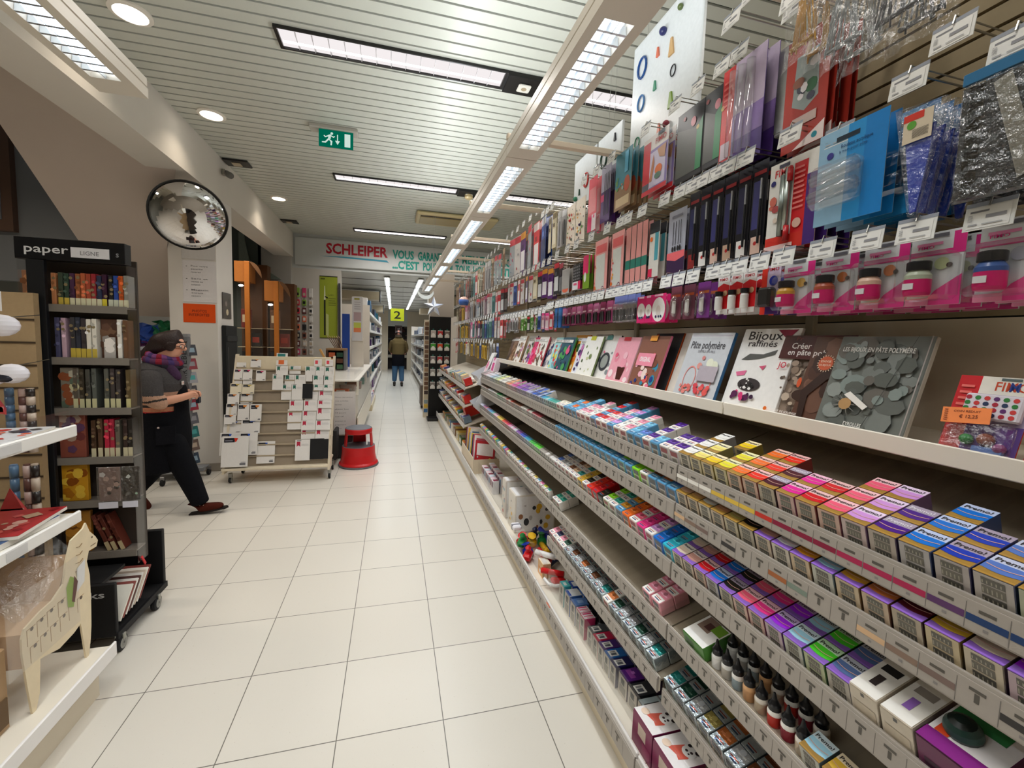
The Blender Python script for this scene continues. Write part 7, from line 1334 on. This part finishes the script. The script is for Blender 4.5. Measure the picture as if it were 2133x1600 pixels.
# dark-shelved stand of pens and papers on the counter
t = empty('counter_stand', (-.80, 6.9, .956), 'dark wooden stand with small drawers and brushes on the glass counter', 'stand'); b = MB(); b.box(-.18, .10, -.15, .15, .30, .33, '#8a6a48', 'wood', .003); b.box(-.18, -.15, -.15, .15, 0, .3, '#4a3426', 'wood'); b.box(.07, .10, -.15, .15, 0, .3, '#6a6a6c', 'wood'); b.box(-.15, .07, .1, .15, 0, .3, '#2c2420', 'wood'); b.build('stand_body', t)
for i in range(6): b = MB(); b.box(-.14 + (i % 2) * .11, -.05 + (i % 2) * .11, -.155, -.15, .02 + (i // 2) * .09, .09 + (i // 2) * .09, ['#a83a2a', '#3a6a4a', '#c88a3a', '#5a3a2a', '#b05a3a', '#2a4a3a'][i], 'gloss', .003); b.build('drawer', t)
for i in range(6):
    b = MB(); b.tube((0, 0, 0), (-.10 + i * .012, 0, .16), .006, '#6a4a34', 'wood', 6); b.tube((-.10 + i * .012, 0, .16), (-.115 + i * .012, 0, .185), .007, '#c8a888', 'gloss', 6, .002); tag(b.build('paint_brush', None, (-.86 + i * .02, 6.85, 1.289)), 'wooden brush leaning above the counter stand, %s' % ordw(i), 'brush', 'brushes on the counter stand')
b = MB(); b.box(0, .025, 0, .02, 0, .26, '#c89a5a', 'wood', .003); tag(b.build('wooden_ruler', None, (-.74, 5.35, 1.08), (R(-8), R(-28), 0)), 'pale wooden batten leaning behind the pad rack', 'batten')
c = Card(.17, .75, .02, '#d8d6d8', '#e4dfd6', 'paper'); c.rect(.2, .7, .93, .97, '#9a9438'); c.rect(.15, .85, .45, .65, '#b8a0a4'); c.rect(.15, .85, .3, .42, '#c8d060'); c.rect(.15, .85, .2, .3, '#e88a5c'); c.lines(4, .2, .8, .7, .9, '#b8b4b8')
tag(c.build('leaflet_stand', None, (-.60, 7.6, 1.40), F9), 'tall white leaflet panel with coloured pages near the doorway', 'leaflet stand')
b = MB(); b.box(-.70, -.50, 7.62, 7.66, .956, 1.45, '#d8d0c4', 'paint', .003); tag(b.build('panel_stand', None), 'white post carrying the leaflet panel by the doorway', 'post')
b = MB(); b.box(-.84, -.72, 7.55, 7.62, .956, 1.85, '#24479a', 'gloss', .004); tag(b.build('blue_folder', None), 'tall blue folder beside the leaflet panel', 'folder')
# shelves of the back room
L = shelfrack('far_shelf', 'far left shelving of the back room, loaded with books and pads', -1.1, -.46, 8.75, 17.5, (.18, .55, .9, 1.25, 1.6, 1.95), 2.1)
Rr = shelfrack('far_shelf', 'far right shelving of the back room, loaded with grey packs', 1.28, .70, 8.75, 17.5, (.3, .62, .94, 1.26, 1.58), 1.95)
random.seed(19)
PAL = {0: ['#23262e', '#2a3a5a', '#5a3a7a', '#3a3a40', '#c8c8cc', '#1c4a6a', '#8a8a90', '#e0dcd8', '#2a6a7a'], 1: ['#8a9098', '#a8acb0', '#6a7078', '#c8ccd0', '#5a6068', '#d8d8d8', '#4a5a7a', '#9a8a84']}
for s_, zs in ((0, (.18, .55, .9, 1.25, 1.6, 1.95)), (1, (.3, .62, .94, 1.26, 1.58))):
    for r, z in enumerate(zs):
        y = 8.85; i = 0
        while y < 17.2 and i < 17:
            d = .12 + i * .022; h = random.uniform(.16, .27) if z < 1.9 else .3; w = random.uniform(.16, .34); c = random.choice(PAL[s_]) if not (s_ == 0 and r == 0) else random.choice(['#d8ccc0', '#8a6a9a', '#b8c0d0', '#c8b0a8'])
            sx = 1 if s_ else -1; b = MB(); b.box(-w / 2, w / 2, 0, d, 0, h, c, 'gloss', .004); b.box(-w / 2 - .001 if s_ else w / 2, -w / 2 if s_ else w / 2 + .001, d * .1, d * .9, h * .3, h * .8, random.choice(PAL[s_]), 'gloss')
            tag(b.build('boxed_pad' if s_ == 0 else 'grey_pack', None, ((.92 if s_ else -.66) , y, z + .001), (0, R(0), R(random.uniform(-8, 8)))), '%s on the far %s shelving, level %s, place %s' % (['dark pad or book', 'grey pack'][s_], ['left', 'right'][s_], ORD[r], ordw(i)), ['book', 'pack'][s_], 'goods on the far %s shelving' % ['left', 'right'][s_]); y += d + .19 + i * .016; i += 1
b = MB(); b.box(.56, .86, 8.9, 9.3, .06, .50, '#6a5f56', 'matte', .01); o = b.build('trolley_bin', None); tag(o, 'brown-grey bin on castors beside the far right shelving', 'bin')
for (x, y) in ((.6, 8.94), (.82, 8.94), (.6, 9.26), (.82, 9.26)): b = MB(); b.lathe([(0, -.012), (.028, -.012), (.028, .012), (0, .012)], '#1a1a1a', (x, y, .03), 12, 'matte', 'x'); b.build('wheel', o)
b = MB(); b.box(-.62, -.40, 8.7, 10.3, .0, .12, '#d8c8a8', 'paint', .005); b.box(-.60, -.42, 8.72, 10.28, .12, .16, '#c8c4c8', 'gloss', .01); tag(b.build('low_plinth', None), 'low pale plinth at the foot of the far left shelving', 'plinth')
for i in range(6): b = MB(); b.box(-.08, .08, 0, .2, 0, .08, ['#8a7ab0', '#c8b8c8', '#d8d4d8', '#6a5a8a', '#e8e4e8', '#b82c34'][i], 'gloss', .006); b.box(-.06, .06, .02, .18, .08, .082, '#f0eef0', 'gloss'); tag(b.build('craft_pack', None, (-.51, 8.75 + i * .25, .161)), 'small pastel pack on the low plinth, %s' % ordw(i), 'pack', 'packs on the low plinth')
# aisle number sign
t = empty('aisle_sign', (.08, 10.0, 2.0), 'yellow-green square sign with a black 2 above the far aisle', 'sign'); b = MB(); b.box(-.15, .15, -.004, .004, -.14, .14, '#b8c026', 'gloss', .001); b.build('board', t); b = MB(); b.text('2', (-.075, -.006, -.085), .17, '#1e1e16', (1, 0, 0), width=.15); b.build('lettering', t); b = MB(); b.tube((-.12, 0, .14), (-.12, 0, .66), .002, '#aaa', 'metal', 4); b.tube((.12, 0, .14), (.12, 0, .66), .002, '#aaa', 'metal', 4); b.box(-.14, .14, -.003, .003, .138, .142, '#aaa', 'metal'); b.build('hanger', t)
for i in range(12):
    k, r = divmod(i, 2); x = -.14 if r == 0 else .53; y = 8.75 + k * 1.55
    t = empty('far_tube_light', (x, y, 2.675), 'bright tube light on the low ceiling behind the banner, %s row, %s from the banner' % (['left', 'right'][r], ORD[k]), 'ceiling light', group='tube lights of the back room'); b = MB(); b.box(-.06, .06, 0, 1.4, -.02, 0, '#e8e8e6', 'paint', .003); b.build('housing', t); b = MB(); b.tube((-.02, .04, -.03), (-.02, 1.36, -.03), .012, '#fff', 'tube', 8); b.tube((.02, .04, -.03), (.02, 1.36, -.03), .012, '#fff', 'tube', 8); b.build('tube', t)
for i, (y, z) in enumerate(((11.2, 2.42), (15.0, 2.35))):
    b = MB(); b.box(-2.6, -.35, y, y + .5, z, z + .2, '#c9b89a', 'paint', .01); b.box(-.36, -.33, y, y + .5, z - .05, z + .22, '#3a3a38', 'paint'); tag(b.build('ceiling_duct', None), 'cream boxed duct under the low ceiling, %s' % ['nearer the banner', 'farther back'][i], 'duct')
    b = MB(); b.box(.9, 3.0, y + .3, y + .8, z, z + .2, '#c9b89a', 'paint', .01); tag(b.build('ceiling_duct', None), 'cream boxed duct on the right under the low ceiling, %s' % ['nearer the banner', 'farther back'][i], 'duct')
# step stool
t = empty('step_stool', (-.378, 5.02, 0), 'red round step stool with grey treads by the pad rack', 'stool')
b = MB(); b.lathe([(.222, .012), (.222, .03), (.205, .045), (.19, .12), (.185, .20), (.183, .205)], '#c4161c', n=36, mat='paint'); b.build('lower_drum', t)
b = MB(); b.lathe([(.226, 0), (.23, .008), (.226, .018), (.2, .02)], '#5f6166', n=36, mat='matte'); b.build('base_ring', t)
b = MB(); b.lathe([(.183, .205), (.15, .208), (0, .208)], '#5a5c62', n=36, mat='matte'); b.build('lower_tread', t)
for s in range(3):
    a0 = R(100 + s * 120) if s else R(100); a0 = [R(-10), R(200), R(90)][s]; wd = [R(34), R(34), R(55)][s]; V = []; n = 6
    for zz, r in ((.208, .165), (.345, .152)):
        for rr_ in (r, r - .012):
            for i in range(n + 1): a = a0 - wd / 2 + wd * i / n; V.append((rr_ * math.cos(a), rr_ * math.sin(a), zz))
    q = n + 1; F = [(i, i + 1, 2 * q + i + 1, 2 * q + i) for i in range(n)] + [(q + i + 1, q + i, 3 * q + i, 3 * q + i + 1) for i in range(n)] + [(0, 2 * q, 3 * q, q), (n, q + n, 3 * q + n, 2 * q + n)]
    b = MB(); b.add(V, F, '#bd151b', 'paint'); b.build('leg', t)
b = MB(); b.lathe([(.152, .335), (.155, .35), (.155, .375), (.15, .385)], '#c4161c', n=36, mat='paint'); b.build('top_rim', t)
b = MB(); b.lathe([(.15, .385), (.14, .392), (0, .392)], '#6a6c72', n=36, mat='matte'); b.build('top_tread', t)
b = MB(); b.box(.148, .153, -.035, -.015, .23, .31, '#e4e2e0', 'paper'); b.build('sticker', t, None, (0, 0, R(-40)))
t.scale = (.97, .97, 1.12)
b = MB(); b.box(-.66, -.62, 5.10, 5.5, .05, .40, '#2e2c2c', 'matte', .01); tag(b.build('black_bin', None, (0, -.05, 0)), 'low black box standing behind the pad rack', 'box')

# ================================================================ PEOPLE
def skinned(name, J, E, col, mat, parent, sub=2, extra=None):
    # J: name -> (x, y, z, rx, ry); E: list of joint pairs. One continuous surface grown around the skeleton
    keys = list(J); me = bpy.data.meshes.new(name); bm = bmesh.new(); L = bm.verts.layers.skin.verify(); vs = {}
    for i, k in enumerate(keys):
        j = J[k]; v = bm.verts.new(j[:3]); v[L].radius = (j[3] * 1.2, (j[4] if len(j) > 4 else j[3]) * 1.2); v[L].use_root = (i == 0); vs[k] = v
    for a, c in E: bm.edges.new((vs[a], vs[c]))
    bm.to_mesh(me); bm.free(); o = bpy.data.objects.new(name, me); COL.objects.link(o)
    m = o.modifiers.new('s', 'SKIN'); m.use_smooth_shade = True; m2 = o.modifiers.new('b', 'SUBSURF'); m2.levels = sub; m2.render_levels = sub
    dg = bpy.context.evaluated_depsgraph_get(); dg.update(); nm = bpy.data.meshes.new_from_object(o.evaluated_get(dg)); o.modifiers.clear(); o.data = nm
    nm.materials.clear(); nm.materials.append(MT[mat]); at = nm.attributes.new('Col', 'FLOAT_COLOR', 'CORNER'); c0 = srgb(col); arr = []
    for p in nm.polygons:
        z = p.center; cc = extra(z) if extra else None; cc = srgb(cc) if cc else c0; arr += [cc[0], cc[1], cc[2], 1.0] * p.loop_total; p.use_smooth = True
    at.data.foreach_set('color', arr); o.parent = parent; return o
def loft(rings, col, mat, n=20, close=True, fn=None):
    b = MB(); V = []
    for (cx, cy_, z, rx, ry) in rings:
        for i in range(n):
            a = math.tau * i / n; V.append((cx + rx * math.cos(a), cy_ + ry * math.sin(a), z + (fn(a, z) if fn else 0)))
    for k in range(len(rings) - 1):
        c = col(rings[k][2]) if callable(col) else col
        b.add(V[k * n:(k + 2) * n], [(i, (i + 1) % n, n + (i + 1) % n, n + i) for i in range(n)], c, mat, True)
    if close: b.add(V[:n], [tuple(range(n))[::-1]], col(rings[0][2]) if callable(col) else col, mat); b.add(V[-n:], [tuple(range(n))], col(rings[-1][2]) if callable(col) else col, mat)
    return b
# --- the shop assistant, walking to the right, head bent over her hands (local frame: facing +x, feet at z = 0)
P = empty('person', (-1.745, 3.90, 0), 'person in grey sweater, purple scarf and long black apron walking, looking down at hands', 'person')
SK = '#d8a086'
J = {'pelvis': (-.02, 0, .76, .09, .11), 'waist': (-.03, 0, .92, .085, .10), 'chest': (-.04, 0, 1.08, .085, .10), 'upper': (-.06, 0, 1.17, .05, .06), 'neck': (-.03, 0, 1.255, .047, .047), 'jaw': (.035, 0, 1.305, .050, .052), 'head': (.045, 0, 1.375, .083, .075), 'crown': (.02, 0, 1.43, .062, .06),
     'nosea': (.105, 0, 1.345, .022, .020), 'nose': (.138, 0, 1.325, .011, .010), 'chin': (.085, 0, 1.275, .022, .024), 
     'rsh': (-.06, -.14, 1.165, .040), 'relb': (.0, -.20, .925, .036), 'rwr': (.145, -.10, .955, .026), 'rpalm': (.185, -.075, .975, .024, .016),
     'lsh': (-.06, .14, 1.165, .040), 'lelb': (.02, .20, .94, .036), 'lwr': (.15, .05, .965, .026), 'lpalm': (.185, .01, .975, .022, .015),
     'rhip': (.0, -.085, .70, .07), 'rknee': (.13, -.09, .40, .045), 'rank': (.24, -.09, .085, .03), 'lhip': (-.04, .085, .70, .07), 'lknee': (-.10, .09, .42, .045), 'lank': (-.29, .09, .15, .03)}
E_ = [('pelvis', 'waist'), ('waist', 'chest'), ('chest', 'upper'), ('upper', 'neck'), ('neck', 'jaw'), ('jaw', 'head'), ('head', 'crown'), ('head', 'nosea'), ('nosea', 'nose'), ('jaw', 'chin'), ('upper', 'rsh'), ('rsh', 'relb'), ('relb', 'rwr'), ('rwr', 'rpalm'), ('upper', 'lsh'), ('lsh', 'lelb'), ('lelb', 'lwr'), ('lwr', 'lpalm'), ('pelvis', 'rhip'), ('rhip', 'rknee'), ('rknee', 'rank'), ('pelvis', 'lhip'), ('lhip', 'lknee'), ('lknee', 'lank')]
for s, (px, py, pz) in (('r', (.185, -.075, .975)), ('l', (.185, .01, .975))):
    sg = 1 if s == 'r' else -1
    for f in range(4):
        dz = .014 - f * .010; ln = [.028, .032, .029, .022][f]
        J[s + 'f%da' % f] = (px + .018, py + .004 * sg, pz + dz, .0075); J[s + 'f%db' % f] = (px + .018 + ln * .8, py + .012 * sg, pz + dz - .008, .0070); J[s + 'f%dc' % f] = (px + .018 + ln * .75, py + .022 * sg, pz + dz - .026, .0062)
        E_ += [(s + 'palm', s + 'f%da' % f), (s + 'f%da' % f, s + 'f%db' % f), (s + 'f%db' % f, s + 'f%dc' % f)]
    J[s + 'ta'] = (px + .002, py + .018 * sg, pz + .018, .0085); J[s + 'tb'] = (px + .03, py + .028 * sg, pz + .012, .0072); E_ += [(s + 'palm', s + 'ta'), (s + 'ta', s + 'tb')]
body = skinned('body', J, E_, SK, 'skin', P)
# sweater: grey, cream and dark stripes at hem and sleeve ends
def stripes(z):
    if z > .945: return '#4a4849'
    if z > .92: return '#b0907c'
    if z > .905: return '#3a3634'
    if z > .885: return '#c08c70'
    if z > .87: return '#3a3634'
    return '#c8886a'
sw = loft([(-.03, 0, .845, .142, .175), (-.035, 0, .87, .150, .18), (-.035, 0, .885, .150, .18), (-.035, 0, .905, .150, .18), (-.035, 0, .92, .15, .18), (-.035, 0, .945, .15, .178), (-.04, 0, 1.0, .158, .178), (-.04, 0, 1.06, .160, .18), (-.05, 0, 1.12, .148, .182), (-.062, 0, 1.18, .118, .178), (-.065, 0, 1.22, .085, .13), (-.06, 0, 1.25, .06, .07)], stripes, 'cloth', 26).build('sweater', P)
def slv(c): return '#4a4849' if c.z > .985 else ('#3c3837' if .935 < c.z - c.x * .2 < .95 else '#c09a84')
for s in (-1, 1):
    skinned('sleeve', {'a': (-.06, s * .14, 1.175, .078), 'b': (-.035, s * .19, 1.06, .072), 'c': (-.005, s * .20, .955, .070), 'd': (.035, s * .185, .925, .056), 'e': (.075, s * .165, .935, .046)}, [('a', 'b'), ('b', 'c'), ('c', 'd'), ('d', 'e')], '#4a4849', 'cloth', P, 4, slv)
loft([(-.035, 0, .80, .152, .178), (-.035, 0, .85, .150, .178)], '#c0303a', 'cloth', 24).build('undershirt', P)
b = loft([(-.05, 0, .36, .125, .19), (-.02, 0, .38, .14, .20), (-.02, 0, .5, .158, .20), (-.025, 0, .62, .166, .198), (-.03, 0, .72, .166, .192), (-.03, 0, .81, .158, .186), (-.028, 0, .845, .156, .18)], '#101116', 'cloth', 28, fn=lambda a, z: .0)
ap = b.build('apron', P)
b = MB(); V = []; n = 8; rows_ = [(.84, .155, .12), (.92, .155, .11), (1.0, .152, .095), (1.06, .14, .08), (1.11, .118, .06)]
for z, r, w in rows_:
    for i in range(n + 1): q = -1 + 2 * i / n; V.append((-.03 + r * math.cos(q * .75) + .006, q * w, z))
b.add(V, [(k * (n + 1) + i, k * (n + 1) + i + 1, (k + 1) * (n + 1) + i + 1, (k + 1) * (n + 1) + i) for k in range(4) for i in range(n)], '#101116', 'cloth', True)
for s in (-1, 1): b.path([(.075, s * .06, 1.11), (.03, s * .09, 1.18), (-.04, s * .08, 1.235)], .009, '#101116', 'cloth', 6)
b.build('apron_bib', ap)
b = MB(); b.prism([(.0, .60), (.13, .61), (.13, .75), (.0, .74)], 'y', -.2035, -.198, '#15161c', 'cloth'); b.build('apron_pocket', ap)
b = MB(); b.box(.12, .126, -.06, -.03, 1.05, 1.08, '#d8d0cc', 'paper'); b.disc((.1265, -.045, 1.065), .006, '#c8482c', (0, 1, 0)); b.build('name_badge', P)
b = MB(); b.ball((.02, -.204, .735), .008, '#b8a8a4', 'gloss'); b.build('pocket_badge', ap)
for s, kn, an in ((-1, (.13, -.09, .40), (.235, -.09, .11)), (1, (-.10, .09, .42), (-.28, .09, .17))):
    skinned('trouser_leg', {'a': (0, s * .085, .70, .098), 'k': (kn[0], kn[1], kn[2], .076), 'm': ((kn[0] + an[0]) / 2 , kn[1], (kn[2] + an[2]) / 2, .066), 'n': (an[0], an[1], an[2], .056), 'h': (an[0] + .008, an[1], an[2] - .035, .058)}, [('a', 'k'), ('k', 'm'), ('m', 'n'), ('n', 'h')], '#121318', 'cloth', P)
def shoe(x, y, z, pitch, col='#4a1f16', L=.25, yaw=0):
    o = skinned('shoe', {'heel': (-.04, 0, .038, .036, .034), 'mid': (.04, 0, .034, .036, .032), 'ball': (.12, 0, .026, .036, .026), 'toe': (L - .07, 0, .022, .026, .02), 'top': (-.02, 0, .075, .036, .036)}, [('heel', 'mid'), ('mid', 'ball'), ('ball', 'toe'), ('heel', 'top')], col, 'cloth', None); o.location = (x, y, z); o.rotation_euler = (0, pitch, yaw)
    b = MB(); b.prism([(-.07, -.026), (.08, -.034), (L - .06, -.026), (L - .042, 0), (L - .06, .026), (.08, .034), (-.07, .026)], 'z', -.006, .008, '#1a1412', 'matte'); b.build('sole', o, norm=True); return o
o = shoe(.235, -.09, .012, R(-9)); o.parent = P
b = MB(); b.path([(.02, -.03, .062), (.03, 0, .07), (.02, .03, .062)], .003, '#c8a890', 'gloss'); b.path([(.045, -.03, .058), (.05, 0, .064), (.045, .03, .058)], .003, '#c8a890', 'gloss'); b.build('laces', o)
o = shoe(-.33, .09, .115, R(48)); o.parent = P
# scarf
b = MB(); n = 22
for k, (zz, r, t_, cc) in enumerate(((1.235, .105, .034, '#5a3858'), (1.268, .088, .030, '#7a4a7a'), (1.21, .105, .030, '#33303a'))):
    V = []; m_ = 8
    for i in range(n):
        a = math.tau * i / n
        for j in range(m_):
            q = math.tau * j / m_; rr_ = r + t_ * math.cos(q); V.append((-.035 + rr_ * math.cos(a) * (.95 + .1 * math.cos(a)), rr_ * math.sin(a), zz - .02 * math.cos(a) + t_ * .9 * math.sin(q) + .004 * math.sin(a * 5 + k)))
    for i in range(n): b.add([V[i * m_ + j] for j in range(m_)] + [V[((i + 1) % n) * m_ + j] for j in range(m_)], [(j, m_ + j, m_ + (j + 1) % m_, (j + 1) % m_) for j in range(m_)], [cc, '#8a2a3a' if k < 2 else '#2c2a34', cc, '#4a3a6a'][i % 4], 'cloth', True)
b.build('scarf', P)
skinned('scarf_end', {'a': (.03, -.07, 1.22, .032), 'b': (.07, -.06, 1.14, .036), 'c': (.10, -.04, 1.08, .03)}, [('a', 'b'), ('b', 'c')], '#4a3450', 'cloth', P)
# hair: cap plus locks and a loose pony tail
skinned('hair', {'top': (.02, 0, 1.415, .088, .082), 'back': (-.03, 0, 1.375, .085, .082), 'nape': (-.075, 0, 1.32, .058, .06), 'tail': (-.12, 0, 1.30, .045, .045), 'end': (-.17, 0, 1.25, .032, .03), 'side': (.065, -.062, 1.390, .040, .026), 'lock': (.045, -.074, 1.315, .022, .016), 'side2': (.065, .062, 1.390, .040, .026), 'lock2': (.045, .074, 1.315, .022, .016), 'fringe': (.092, 0, 1.422, .042, .060)}, [('top', 'back'), ('back', 'nape'), ('nape', 'tail'), ('tail', 'end'), ('top', 'side'), ('side', 'lock'), ('top', 'side2'), ('side2', 'lock2'), ('top', 'fringe')], '#2a1a18', 'hair', P)
b = MB()
for s in (-1, 1):
    n = 14; c0 = Vector((.122, s * .032, 1.352)); ax = Vector((-.25 , s * .95, 0)).normalized() * -1; u_ = Vector((-.42, s * .9, 0)).normalized(); w_ = Vector((-.15, 0, 1)).normalized()
    b.path([c0 + u_ * .021 * math.cos(math.tau * i / n) + w_ * .018 * math.sin(math.tau * i / n) for i in range(n + 1)], .0022, '#2a1512', 'gloss', 5); b.path([c0 + u_ * .021, (.03, s * .082, 1.365)], .002, '#2a1512', 'gloss', 5)
b.path([(.130, -.012, 1.352), (.135, 0, 1.356), (.130, .012, 1.352)], .002, '#2a1512', 'gloss', 5); b.build('glasses', P)
for s in (-1, 1):
    b = MB(); b.ball((.108, s * .032, 1.352), .010, '#e8e2dc', 'gloss'); b.ball((.116, s * .033, 1.349), .0045, '#2a1c14', 'gloss'); b.build('eye', P)
b = MB(); b.ball((.108, 0, 1.298), .012, '#a8584c', 'skin', sc=(.5, 1.4, .4)); b.build('mouth', P)
b = MB(); b.box(-.012, .012, -.02, .02, -.045, .005, '#1c2232', 'gloss', .003); tag(b.build('held_box', None, (-1.745 + .225, 3.90 - .035, .945)), 'small dark packet held in the fingers of the walking person', 'packet')
# --- the man far down the aisle, facing the camera, hands behind his back
Q = empty('person', (.147, 13.35, 0), 'bearded person in olive jacket, black apron and jeans standing far down the aisle', 'person', R(0))
J = {'pelvis': (0, 0, .93, .10, .08), 'waist': (0, 0, 1.06, .10, .075), 'chest': (0, 0, 1.28, .11, .08), 'upper': (0, 0, 1.40, .06, .05), 'neck': (0, -.01, 1.51, .05, .05), 'jaw': (0, -.03, 1.565, .058, .058), 'head': (0, -.02, 1.65, .078, .092), 'crown': (0, -.01, 1.71, .066, .075), 'nose': (0, -.122, 1.635, .013, .016)}
E_ = [('pelvis', 'waist'), ('waist', 'chest'), ('chest', 'upper'), ('upper', 'neck'), ('neck', 'jaw'), ('jaw', 'head'), ('head', 'crown'), ('head', 'nose')]
for s, t_ in ((-1, 'r'), (1, 'l')):
    J.update({t_ + 'sh': (s * .16, 0, 1.38, .04), t_ + 'el': (s * .27, .04, 1.13, .045), t_ + 'wr': (s * .16, .14, .95, .03), t_ + 'pm': (s * .10, .16, .93, .028, .018), t_ + 'hip': (s * .09, 0, .86, .07), t_ + 'kn': (s * .10, -.03 if s < 0 else .02, .48, .045), t_ + 'an': (s * .11, .02 if s < 0 else -.05, .10, .04)})
    E_ += [('upper', t_ + 'sh'), (t_ + 'sh', t_ + 'el'), (t_ + 'el', t_ + 'wr'), (t_ + 'wr', t_ + 'pm'), ('pelvis', t_ + 'hip'), (t_ + 'hip', t_ + 'kn'), (t_ + 'kn', t_ + 'an')]
    for f in range(4): J[t_ + 'f%d' % f] = (s * .06, .17 + .004 * f, .95 - f * .016, .008); J[t_ + 'g%d' % f] = (s * .03, .175 + .004 * f, .94 - f * .016, .007); E_ += [(t_ + 'pm', t_ + 'f%d' % f), (t_ + 'f%d' % f, t_ + 'g%d' % f)]
    J[t_ + 't'] = (s * .09, .15, .97, .009); E_.append((t_ + 'pm', t_ + 't'))
skinned('body', J, E_, '#c88a78', 'skin', Q)
loft([(0, 0, .93, .185, .13), (0, 0, 1.0, .19, .135), (0, 0, 1.15, .19, .14), (0, 0, 1.3, .205, .145), (0, 0, 1.40, .19, .12), (0, 0, 1.46, .12, .09), (0, -.01, 1.52, .075, .075)], '#6a5a3a', 'cloth', 22).build('jacket', Q)
for s in (-1, 1):
    skinned('sleeve', {'a': (s * .165, 0, 1.39, .062), 'b': (s * .235, .03, 1.25, .056), 'c': (s * .255, .05, 1.12, .052), 'd': (s * .18, .13, .99, .042)}, [('a', 'b'), ('b', 'c'), ('c', 'd')], '#5f5034', 'cloth', Q)
    skinned('trouser_leg', {'a': (s * .09, 0, .86, .10), 'b': (s * .10, -.03 if s < 0 else .02, .48, .075), 'c': (s * .11, .01 if s < 0 else -.05, .11, .06)}, [('a', 'b'), ('b', 'c')], '#4a6a8a', 'cloth', Q)
    o = shoe(s * .11, .03 if s < 0 else -.03, .006, 0, '#3a3630', .26, R(-90)); o.parent = Q
loft([(0, -.02, .62, .20, .14), (0, -.02, .75, .195, .14), (0, -.01, .9, .19, .14), (0, 0, .97, .187, .137)], '#121217', 'cloth', 22).build('apron', Q)
loft([(0, -.035, 1.50, .11, .09), (0, -.03, 1.54, .10, .09), (0, -.01, 1.575, .085, .085)], '#4a4034', 'cloth', 18).build('collar', Q)
skinned('beard', {'a': (0, -.092, 1.592, .048, .036), 'b': (-.058, -.06, 1.625, .022), 'c': (.058, -.06, 1.625, .022)}, [('a', 'b'), ('a', 'c')], '#3a2620', 'hair', Q)
skinned('hair', {'a': (0, -.01, 1.725, .088, .092), 'b': (0, .055, 1.66, .065, .075), 'c': (0, -.075, 1.735, .05, .035)}, [('a', 'b'), ('a', 'c')], '#2a1c18', 'hair', Q)
for s in (-1, 1): b = MB(); b.ball((s * .03, -.100, 1.66), .010, '#e8e2dc', 'gloss'); b.ball((s * .03, -.108, 1.66), .005, '#2a1c14', 'gloss'); b.build('eye', Q)
